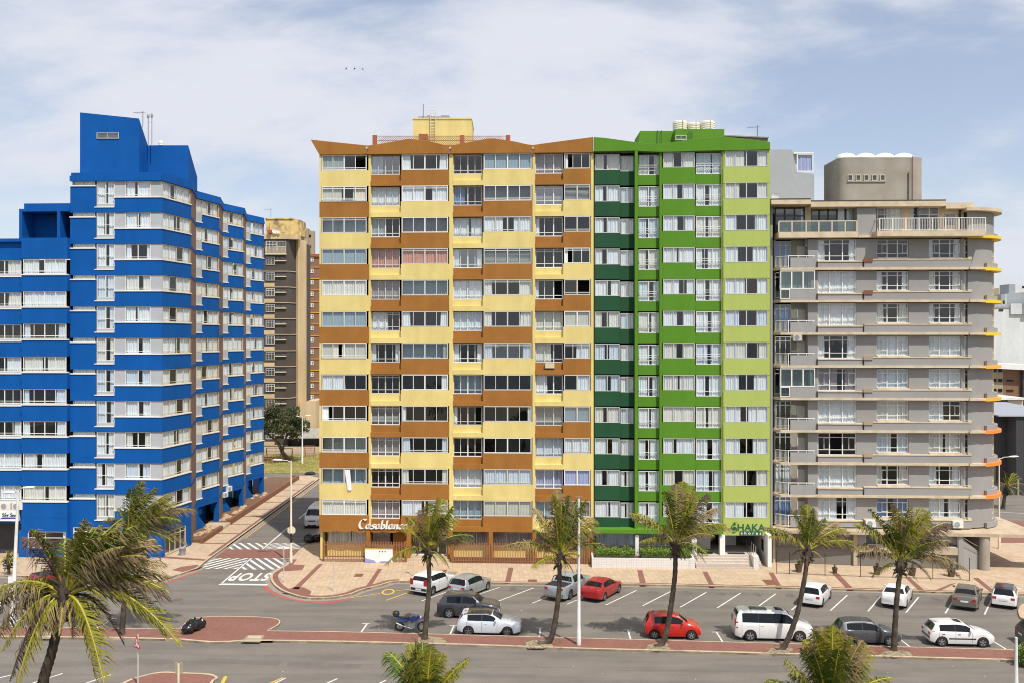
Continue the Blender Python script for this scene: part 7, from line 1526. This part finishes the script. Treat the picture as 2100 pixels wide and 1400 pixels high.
    # wheels
    for wx in (wf, wr):
        for sg in (1, -1):
            yo = W_ - .01; wb = MB(); n = 28; prof = [(r * .62, 0), (r * .9, .0), (r, .03), (r, .16), (r * .93, .2), (r * .6, .2)]
            i0 = len(wb.v)
            for rr, t in prof:
                for j in range(n): a = 2 * math.pi * j / n; wb.v.append(M(wx + rr * math.cos(a), sg * (yo - t), r + rr * math.sin(a)))
            for k in range(len(prof) - 1):
                for j in range(n): a = i0 + k * n + j; b = i0 + k * n + (j + 1) % n; wb.f.append((a, b, b + n, a + n)); wb.m.append(0)
            wb.f.append(tuple(i0 + 5 * n + j for j in range(n))); wb.m.append(0)
            wh = wb.build('wheel', 'black_rubber', o, smooth=True, angle=40)
            rb_ = MB(); R1 = r * .66
            rb_.v.append(M(wx, sg * (yo - .03), r)); 
            for k in range(5):
                a = 2 * math.pi * k / 5 + .3
                for da, rr in ((-.30, R1 * .98), (.30, R1 * .98)): pass
                P = lambda q, t, dp=.02: M(wx + q * math.cos(t), sg * (yo - dp), r + q * math.sin(t))
                rb_.quad(P(R1 * .12, a - 1.0), P(R1 * .95, a - .26), P(R1 * .95, a + .26), P(R1 * .12, a + 1.0))
            for j in range(n):
                a, b = 2 * math.pi * j / n, 2 * math.pi * (j + 1) / n; rb_.quad(P(R1 * .88, a, .012), P(R1 * .88, b, .012), P(R1 * 1.0, b, .004), P(R1 * 1.0, a, .004))
            rb_.build('rim', rim, wh)
            db = MB(); 
            for j in range(n): a, b = 2 * math.pi * j / n, 2 * math.pi * (j + 1) / n; db.poly([P(0, a, .06), P(R1, a, .06), P(R1, b, .06)])
            db.build('brake_disc', 'black_metal', wh)
    return o
def near(px, y, ox=0): return (XY(px, y) + ox, y)
HN = -4
make_car('hatch', 'paint_icy', 'icy white hatchback with dark roof panel and roof spoiler parked by the median', HN, *near(1004, 63.4), spec_over=dict(L=4.2, wf=.85, wr=3.42, W=1.8, up=[(0, .62), (.06, .74), (.35, .84), (1.1, .97), (1.22, 1.0), (1.9, 1.38), (2.4, 1.46), (3.3, 1.43), (3.75, 1.37), (4.0, 1.02), (4.14, .9), (4.2, .72)], ws=(1.24, 1.86), rw=(3.78, 4.0), sw=((1.62, 2.5), (2.58, 3.5))), roof='paint_black', rim='rim_dark', spoiler=True)
make_car('suv', 'paint_charcoal', 'dark grey compact SUV with silver roof rails in the lane beside the hatchback', -7, XY(962, 67.2), 67.2, rails=True, trim=True, spec_over=dict(L=4.3))
make_car('mini', 'paint_orange_red', 'small bright red hatchback parked behind the curved palm trunk', HN, *near(1378, 62.6))
make_car('van', 'paint_white', 'white passenger van with tinted windows and two sunroofs parked by the median', HN, *near(1583, 62.3), sunroof=((1.85, 2.35), (2.9, 4.0)), tail='tall', cat='van', name='parked_van', tailw=.18)
make_car('hatch', 'paint_slate', 'dark grey hatchback parked between the white van and the white hatchback', HN, *near(1776, 61.4))
make_car('hatch', 'paint_white', 'white hatchback with black rubbing strip and small sunroof parked by the median', HN, *near(1964, 61.1), spec_over=dict(Hh=1.5), mould=True, sunroof=((1.9, 2.35),))
make_car('suv', 'paint_black', 'dark car cut by the right edge of the picture', HN, *near(2164, 60.7))
make_car('hatch', 'paint_white', 'white car whose nose shows at the left edge of the picture', HN, -38.3, 67.2, trim=True)
HA = 60
make_car('suv', 'paint_white', 'white crossover with black bumpers angled into the bay nearest the yellow parking line', HA, -6.1, 74.0, trim=True, rails=False, spec_over=dict(L=4.05, wr=3.35, Hh=1.55, up=[(0, .7), (.06, .85), (.4, .95), (1.05, 1.05), (1.15, 1.08), (1.75, 1.48), (2.3, 1.55), (3.3, 1.52), (3.7, 1.45), (3.92, 1.1), (4.01, 1.0), (4.05, .8)], rw=(3.72, 3.93), sw=((1.5, 2.45), (2.53, 3.4))), tail='tall', tailw=.2)
make_car('hatch', 'paint_silver', 'silver hatchback angled into the bay beside the white crossover', HA, -3.2, 73.3)
make_car('pickup', 'paint_pickup', 'silver double cab pickup with black bed cover in an angled bay', HA, 4.35, 72.9, bed=True, name='parked_pickup', cat='pickup truck')
make_car('sedan', 'paint_red', 'red saloon angled into the bay beside the silver pickup', HA, 6.85, 72.4, spec_over=dict(L=4.3))
make_car('hatch', 'paint_white', 'white hatchback with dark rear window angled behind the leaning palm trunk', HA, 22.6, 70.8, rim='rim_silver')
make_car('sedan', 'paint_white', 'white saloon in an angled bay behind the upright palm trunk', HA, 28.6, 70.6, spec_over=dict(L=4.3))
make_car('sedan', 'paint_taupe', 'grey brown saloon in an angled bay near the right corner', HA, 33.6, 70.2, spec_over=dict(L=4.5))
make_car('hatch', 'paint_white', 'white hatchback with a black roof in the last angled bay at the right', HA, 36.5, 70.4, roof='paint_black', trim=False)
make_car('pickup', 'paint_crimson', 'dark red double cab pickup parked behind the foreground palm', 52, -35.7, 75.9, bed=True, name='parked_pickup', cat='pickup truck', spec_over=dict(L=5.3, wr=4.1))
make_car('bus', 'paint_white', 'white minibus facing the camera in the shaded side street', -91, -20.55, 100.2, name='parked_minibus', cat='minibus')
# motorcycle
def motorcycle(px, y, label):
    x0 = XY(px, y); o = thing('motorcycle', label, 'motorcycle', (x0, y, 0)); M = lambda a, b, c: (x0 + a, y + b - a * .07, c)
    def tor(cx4, r, w_, nm):
        mb = MB(); n, k_ = 26, 8; i0 = 0
        for j in range(n):
            a = 2 * math.pi * j / n
            for k in range(k_): b = 2 * math.pi * k / k_; rr = r - w_ + w_ * math.cos(b); mb.v.append(M(cx4 + rr * math.cos(a), w_ * 1.1 * math.sin(b), r + rr * math.sin(a)))
        for j in range(n):
            for k in range(k_): mb.f.append((j * k_ + k, ((j + 1) % n) * k_ + k, ((j + 1) % n) * k_ + (k + 1) % k_, j * k_ + (k + 1) % k_)); mb.m.append(0)
        wh = mb.build('wheel', 'black_rubber', o, smooth=True); mb = MB()
        for k in range(10): a = 2 * math.pi * k / 10; mb.tube([M(cx4, 0, r), M(cx4 + (r - 2 * w_) * math.cos(a), .0, r + (r - 2 * w_) * math.sin(a))], .008, 4)
        mb.tube([M(cx4, -.07, r), M(cx4, .07, r)], .08, 10); mb.tube([M(cx4, -.1, r), M(cx4, -.09, r)], .13, 14); mb.build('rim', 'rim_silver', wh)
    tor(-.74, .33, .06, 'w'); tor(.78, .34, .05, 'w')
    mb = MB(); mb.tube([M(.78, -.09, .34), M(.5, -.09, .98)], .028, 6); mb.tube([M(.78, .09, .34), M(.5, .09, .98)], .028, 6); mb.tube([M(.47, -.36, 1.1), M(.42, -.12, 1.08), M(.42, .12, 1.08), M(.47, .36, 1.1)], .018, 6); mb.tube([M(.5, -.25, 1.1), M(.47, -.28, 1.3)], .012, 4); mb.build('fork', 'chrome', o)
    mb = MB(); mb.box(-.1, .3, -.17, .17, .3, .62, M); mb.tube([M(-.74, -.12, .33), M(-.05, -.15, .45)], .04, 6); mb.tube([M(-.74, .12, .33), M(-.05, .15, .45)], .04, 6); mb.tube([M(.25, -.16, .35), M(.1, -.2, .25), M(-.5, -.22, .42), (M(-.95, -.22, .62))], .05, 8); mb.build('engine', 'galvanised', o, bevel=.03)
    mb = MB(); mb.xprism([(-.1, .78), (.12, .66), (.5, .82), (.46, 1.02), (.2, 1.1), (-.02, 1.0)], -.16, .16, lambda a, t, c: M(a, t, c)); mb.xprism([(-.95, .86), (-.35, .62), (-.1, .72), (-.1, .84), (-.9, .95)], -.13, .13, lambda a, t, c: M(a, t, c)); mb.xprism([(.45, .95), (.62, .82), (.66, 1.05), (.5, 1.15)], -.13, .13, lambda a, t, c: M(a, t, c)); mb.xprism([(.5, .74), (1.05, .66), (1.08, .69), (.6, .8)], -.08, .08, lambda a, t, c: M(a, t, c)); mb.build('fairing', 'paint_blue', o, bevel=.04)
    mb = MB(); mb.xprism([(-.72, .9), (-.1, .83), (-.0, .98), (-.3, .96), (-.7, .99)], -.15, .15, lambda a, t, c: M(a, t, c)); mb.build('seat', 'black_plastic', o, bevel=.04)
    mb = MB(); mb.lathe(M(-.98, 0, 1.02), [(.14, 0), (.23, .06), (.24, .2), (.17, .32), (.01, .35)], 16); mb.tube([M(-.6, 0, .95), M(-1.1, 0, 1.0)], .04, 5); mb.build('top_box', 'black_plastic', o, smooth=True, angle=50)
    mb = MB(); mb.lathe(M(.63, 0, .98), [(.02, -.1), (.1, -.06), (.1, .06), (.02, .1)], 12); mb.tube([M(0, .1, .35), M(-.12, .32, .0)], .015, 4); mb.build('headlight', 'lamp_clear', o)
motorcycle(842, 63.5, 'blue touring motorcycle with a round black top box standing beside the palm')
# ------------------------------------------------------------------ street furniture and small things
def lamp_pole(px, py, ptop, label, r=.1, arms=(), m='pole_white', band=None, h=0.0, head='cobra', base=True, lean=0.0):
    x, y = G(px, py, h); zt_ = ZY(ptop, y); o = thing('street_lamp' if arms else 'pole', label, 'street lamp' if arms else 'pole', (x, y, h)); mb = MB()
    x0_ = x; x = x + lean; mb.tube([(x0_, y, h), (x0_ + lean * .1, y, h + .9), (x0_ + lean * .1, y, h + .95), (x, y, zt_)], [r * 1.25, r * 1.2, r, r * .6], 12); mb.build('pole', m, o, smooth=True, angle=40)
    if band: mb = MB(); mb.lathe((x, y, band[0]), [(r * 1.12, 0), (r * 1.12, band[1])], 12); mb.build('band', 'black_plastic', o)
    for (dx_, dz) in arms:
        mb = MB(); e = (x + dx_, y, zt_ + dz); mb.tube([(x, y, zt_ - .12), (x + dx_ * .5, y, zt_ + dz * .7), e], .035, 6); mb.build('arm', 'galvanised' if m == 'pole_white' else m, o)
        sg = 1 if dx_ > 0 else -1; mb = MB(); n = 8; pr_ = [(0, .02), (.12, .1), (.4, .14), (.72, .12), (.9, .05)]
        i0 = 0
        for q, rr in pr_:
            for k in range(n): a = 2 * math.pi * k / n; mb.v.append((e[0] + sg * (q - .05), y + rr * 1.1 * math.cos(a), e[2] + .02 + q * dz * .35 + rr * .62 * math.sin(a)))
        for j in range(len(pr_) - 1):
            for k in range(n): mb.f.append((j * n + k, j * n + (k + 1) % n, (j + 1) * n + (k + 1) % n, (j + 1) * n + k)); mb.m.append(0)
        mb.f.append(tuple(range(n))); mb.f.append(tuple((len(pr_) - 1) * n + k for k in range(n))); mb.m += [0, 0]; mb.build('lamp_head', 'lamp_white', o, smooth=True)
    return o, x, y, zt_
o, x, y, zt_ = lamp_pole(1187, 1321, 1022, 'tall plain white pole standing in the brick median', .115, h=KH)
mb = MB(); mb.box(x - .03, x + .03, y - .03, y + .03, zt_, zt_ + .2); mb.box(x - .22, x + .22, y - .02, y + .02, zt_ + .12, zt_ + .15); mb.build('top_bracket', 'galvanised', o)
o, x, y, zt_ = lamp_pole(25, 1277, 1006, 'white double headed street lamp with a notice plate at the left edge', .14, ((-.25, -.1), (.3, .2)), lean=.42)
mb = MB(); zz = ZY(1190, y); x -= .3; mb.box(x - .3, x - .02, y - .2, y - .17, zz - .5, zz + .35); mb.build('notice_plate', 'sign_white', o)
lamp_pole(597, 1153, 944, 'slender cream street lamp with black band at the side street corner', .1, ((-.75, .05),), 'pole_cream', band=(1.9, .8), h=KH)
lamp_pole(620, 951, 853, 'distant white double street lamp on the lawn', .12, ((-.5, -.05), (.5, .12)), 'pole_white')
lamp_pole(2077, 977, 868, 'white street lamp with a small box behind the grey corner block', .15, ((-.5, .08),), 'pole_white')
lamp_pole(2049, 1124, 938, 'thin cream street lamp passing behind the flat canopy', .09, ((.95, .1),), 'pole_cream', h=KH)
lamp_pole(2084, 1460, 1306, 'white pole cut by the bottom right edge with a bright ball top', .11, m='pole_white')
def signpost(px, py, ptop, label, plate=None, pw=.5, ph=.5, shape='rect', m='frame_alu', back=False, r=.035, h=KH):
    x, y = G(px, py, h); zt_ = ZY(ptop, y); o = thing('sign_post', label, 'sign', (x, y, h)); mb = MB(); mb.tube([(x, y, h), (x, y, zt_)], r, 8); mb.build('post', m, o)
    if plate:
        mb = MB(); zc = zt_ - ph / 2
        if shape == 'oct': mb.xprism([(x + pw / 2 * math.cos(rad(22.5 + 45 * k)), zc + pw / 2 * math.sin(rad(22.5 + 45 * k))) for k in range(8)], y + .045, y + .06, lambda a, t, z: (a, t, z))
        else: mb.box(x - pw / 2, x + pw / 2, y + .045, y + .06, zt_ - ph, zt_)
        mb.build('plate', plate, o)
    return o, x, y, zt_
x, y = G(597, 1153, KH)
o = tag(MB().build('stop_sign_back', 'sign_white'), 'x', 'sign'); bpy.data.objects.remove(o)
mb = MB(); zc = ZY(1087, y); mb.xprism([(x + .37 * math.cos(rad(22.5 + 45 * k)), zc + .37 * math.sin(rad(22.5 + 45 * k))) for k in range(8)], y + .12, y + .14, lambda a, t, z: (a, t, z)); tag(mb.build('octagonal_sign', 'pole_cream'), 'back of an octagonal stop sign mounted on the slender cream lamp pole', 'sign')
mb = MB(); zc = ZY(1126, y - 3)
signpost(582, 1194, 1120, 'thin post with a white street name blade at the rounded pavement corner', 'sign_white', .9, .16)
signpost(685, 1212, 1150, 'thin bare grey post on the tiled pavement in front of the banner', None)
signpost(849, 1181, 1118, 'thin post with a small blue plate behind the white crossover', 'navy', .28, .42)
o, x, y, zt_ = signpost(283, 1412, 1300, 'pole with a red bordered triangular warning sign turned sideways in the bottom island', None, h=0)
Ft = Fc(x - .16, y - .42, x + .16, y + .42) ; Ft = Fc(x - .28, y + .22, x + .3, y - .25)
mb = MB(); z0, z1 = ZY(1327, y), ZY(1301.5, y); l = Ft.len
mb.xprism([(0 + .0, z0), (l, z0), (l / 2, z1)], -.08, -.06, Ft); mb.build('border', 'sign_red', o)
q = .17; mb = MB(); mb.xprism([(l * q, z0 + (z1 - z0) * .11), (l * (1 - q), z0 + (z1 - z0) * .11), (l / 2, z1 - (z1 - z0) * .24)], -.088, -.081, Ft); mb.build('face', 'sign_white', o)
mb = MB(); cz = z0 + (z1 - z0) * .34
for a0 in (20, 140, 260): nibtext(mb, [arc(0, 0, .12, .12, a0, a0 + 85, 5)], Ft, l / 2, cz, 1.0, nib=(.02, .02), depth=.006, t0=-.089, shear=0)
mb.build('symbol', 'letter_black', o)
o, x, y, zt_ = signpost(366, 1460, 1360, 'cream post with the wooden backs of two narrow boards in the bottom island', None, m='pole_cream', r=.06, h=0)
mb = MB(); z0, z1 = ZY(1382, y), ZY(1358, y); mb.box(x - .2, x - .05, y + .07, y + .1, z0, z1); mb.box(x + .05, x + .2, y + .07, y + .1, z0, z1); mb.build('board', 'far_tan', o)
# rubbish bags
def bag(x, y, z, s_, rng):
    mb = MB(); n, m_ = 18, 9
    off = [[1 + rng.uniform(-.16, .16) for _ in range(n)] for _ in range(m_)]
    for i in range(m_):
        ph = math.pi * i / (m_ - 1)
        for j in range(n):
            a = 2 * math.pi * j / n; rr = s_ * (math.sin(ph) ** .7) * off[i][j] + .02; mb.v.append((x + rr * math.cos(a), y + rr * .85 * math.sin(a), z + s_ * .75 * (1 - math.cos(ph)) * (1 + .08 * math.sin(5 * a + i))))
    for i in range(m_ - 1):
        for j in range(n): mb.f.append((i * n + j, i * n + (j + 1) % n, (i + 1) * n + (j + 1) % n, (i + 1) * n + j)); mb.m.append(0)
    tz = z + s_ * 1.5; mb.tube([(x, y, tz - .12), (x + .05, y, tz + .08), (x + .12, y + .03, tz + .14)], [.05, .04, .09], 7)
    return mb
RGb = random.Random(14)
for px, py, s_, lb in ((385, 1298, .4, 'leftmost and lowest black rubbish bag on the brick island'), (397, 1292, .48, 'largest black rubbish bag, middle of the heap on the brick island'), (410, 1286, .36, 'right hand black rubbish bag of the heap on the brick island'), (633, 1112, .5, 'left black rubbish bag in the shade beside the yellow block'), (648, 1110, .42, 'middle black rubbish bag in the shade beside the yellow block'), (660, 1107, .42, 'right black rubbish bag in the shade, against the corner of the yellow block')):
    x, y = G(px, py, KH); tag(bag(x, y, KH, s_, RGb).build('rubbish_bag', 'bag_plastic', smooth=True, angle=35), lb, 'rubbish bag', 'heaps of black rubbish bags')
x, y = G(374, 1137, KH); mb = MB(); mb.lathe((x, y, KH), [(.24, 0), (.3, .6), (.32, .62), (.28, .62), (.26, .5), (.01, .45)], 16); tag(mb.build('litter_bin', 'far_grey', smooth=True, angle=40), 'small grey litter bin on the pavement at the blue block corner shop', 'bin')
x, y = G(636, 971, 0.03); mb = MB(); mb.lathe((x, y, .03), [(.75, 0), (.8, .12), (.5, .3), (.01, .36)], 14); tag(mb.build('tyre_heap', 'black_rubber'), 'low dark mound at the kerb of the lawn', 'mound')
# litter and leaves on the ground
lt_ = MB()
for _ in range(40):
    px, py = R.uniform(560, 2100), R.choice((R.uniform(1232, 1292), R.uniform(1360, 1398))); x, y = G(px, py, 0); s_ = R.uniform(.02, .05); a = R.random() * 6.28
    lt_.quad((x + s_ * math.cos(a), y + s_ * math.sin(a), .012), (x - s_ * math.sin(a), y + s_ * math.cos(a), .03), (x - s_ * math.cos(a), y - s_ * math.sin(a), .012), (x + s_ * math.sin(a), y - s_ * math.cos(a), .016))
kind(lt_.build('litter', 'sill_white'), 'stuff')
# dry leaf debris round the palm feet
db = MB()
for px, py in ((871, 1313), (1112, 1323), (1350, 1328), (1600, 1336), (1833, 1338)):
    x0, y0 = G(px, py, KH)
    for _ in range(90):
        x = x0 + R.gauss(0, .7); y = y0 + R.gauss(0, .5); s_ = R.uniform(.04, .14); a = R.random() * 3.14; db.quad((x - s_ * math.cos(a), y - s_ * math.sin(a), KH + .02), (x - s_ * math.cos(a) + .02, y - s_ * math.sin(a) + .03, KH + .03), (x + s_ * math.cos(a) + .02, y + s_ * math.sin(a) + .03, KH + .03), (x + s_ * math.cos(a), y + s_ * math.sin(a), KH + .05))
kind(db.build('dry_leaf_debris', 'leaf_dry'), 'stuff')
# twigs of grass in the lawn
gb_ = MB()
for _ in range(5200):
    x, y = R.uniform(-40, -24), R.uniform(137.7, 159.5); s_ = R.uniform(.08, .22); a = R.random() * 3.14; gb_.quad((x - .05 * math.cos(a), y - .05 * math.sin(a), .03), (x + .05 * math.cos(a), y + .05 * math.sin(a), .03), (x + .03 * math.cos(a), y + .03, .03 + s_), (x - .02, y + .03, .03 + s_))
kind(gb_.build('grass', 'lawn'), 'stuff')
# birds
for k, (px, py) in enumerate(((710, 141), (727, 141.5), (744, 142.5))):
    y = 110; x, z = XY(px, y), ZY(py, y); mb = MB(); s_ = .08 if k < 2 else .06; sg = (1, 0, -1)[k]
    mb.tube([(x - .02 * sg, y - .2, z + .05), (x, y, z), (x + .02 * sg, y + .22, z - .02)], [.02, .06, .015], 6)
    for w_ in (-1, 1): mb.poly([(x, y - .06, z + .02), (x + w_ * s_ * .7, y, z + .14 * (1 - abs(sg) * .3)), (x + w_ * s_ * 1.2, y + .1, z - .05 + .12 * sg * w_), (x, y + .1, z + .01)])
    tag(mb.build('bird', 'far_dark'), ['leftmost of three distant birds in the sky', 'middle bird of three in the sky, largest', 'rightmost and faintest of three birds in the sky'][k], 'bird')
# people glimpsed in the windows
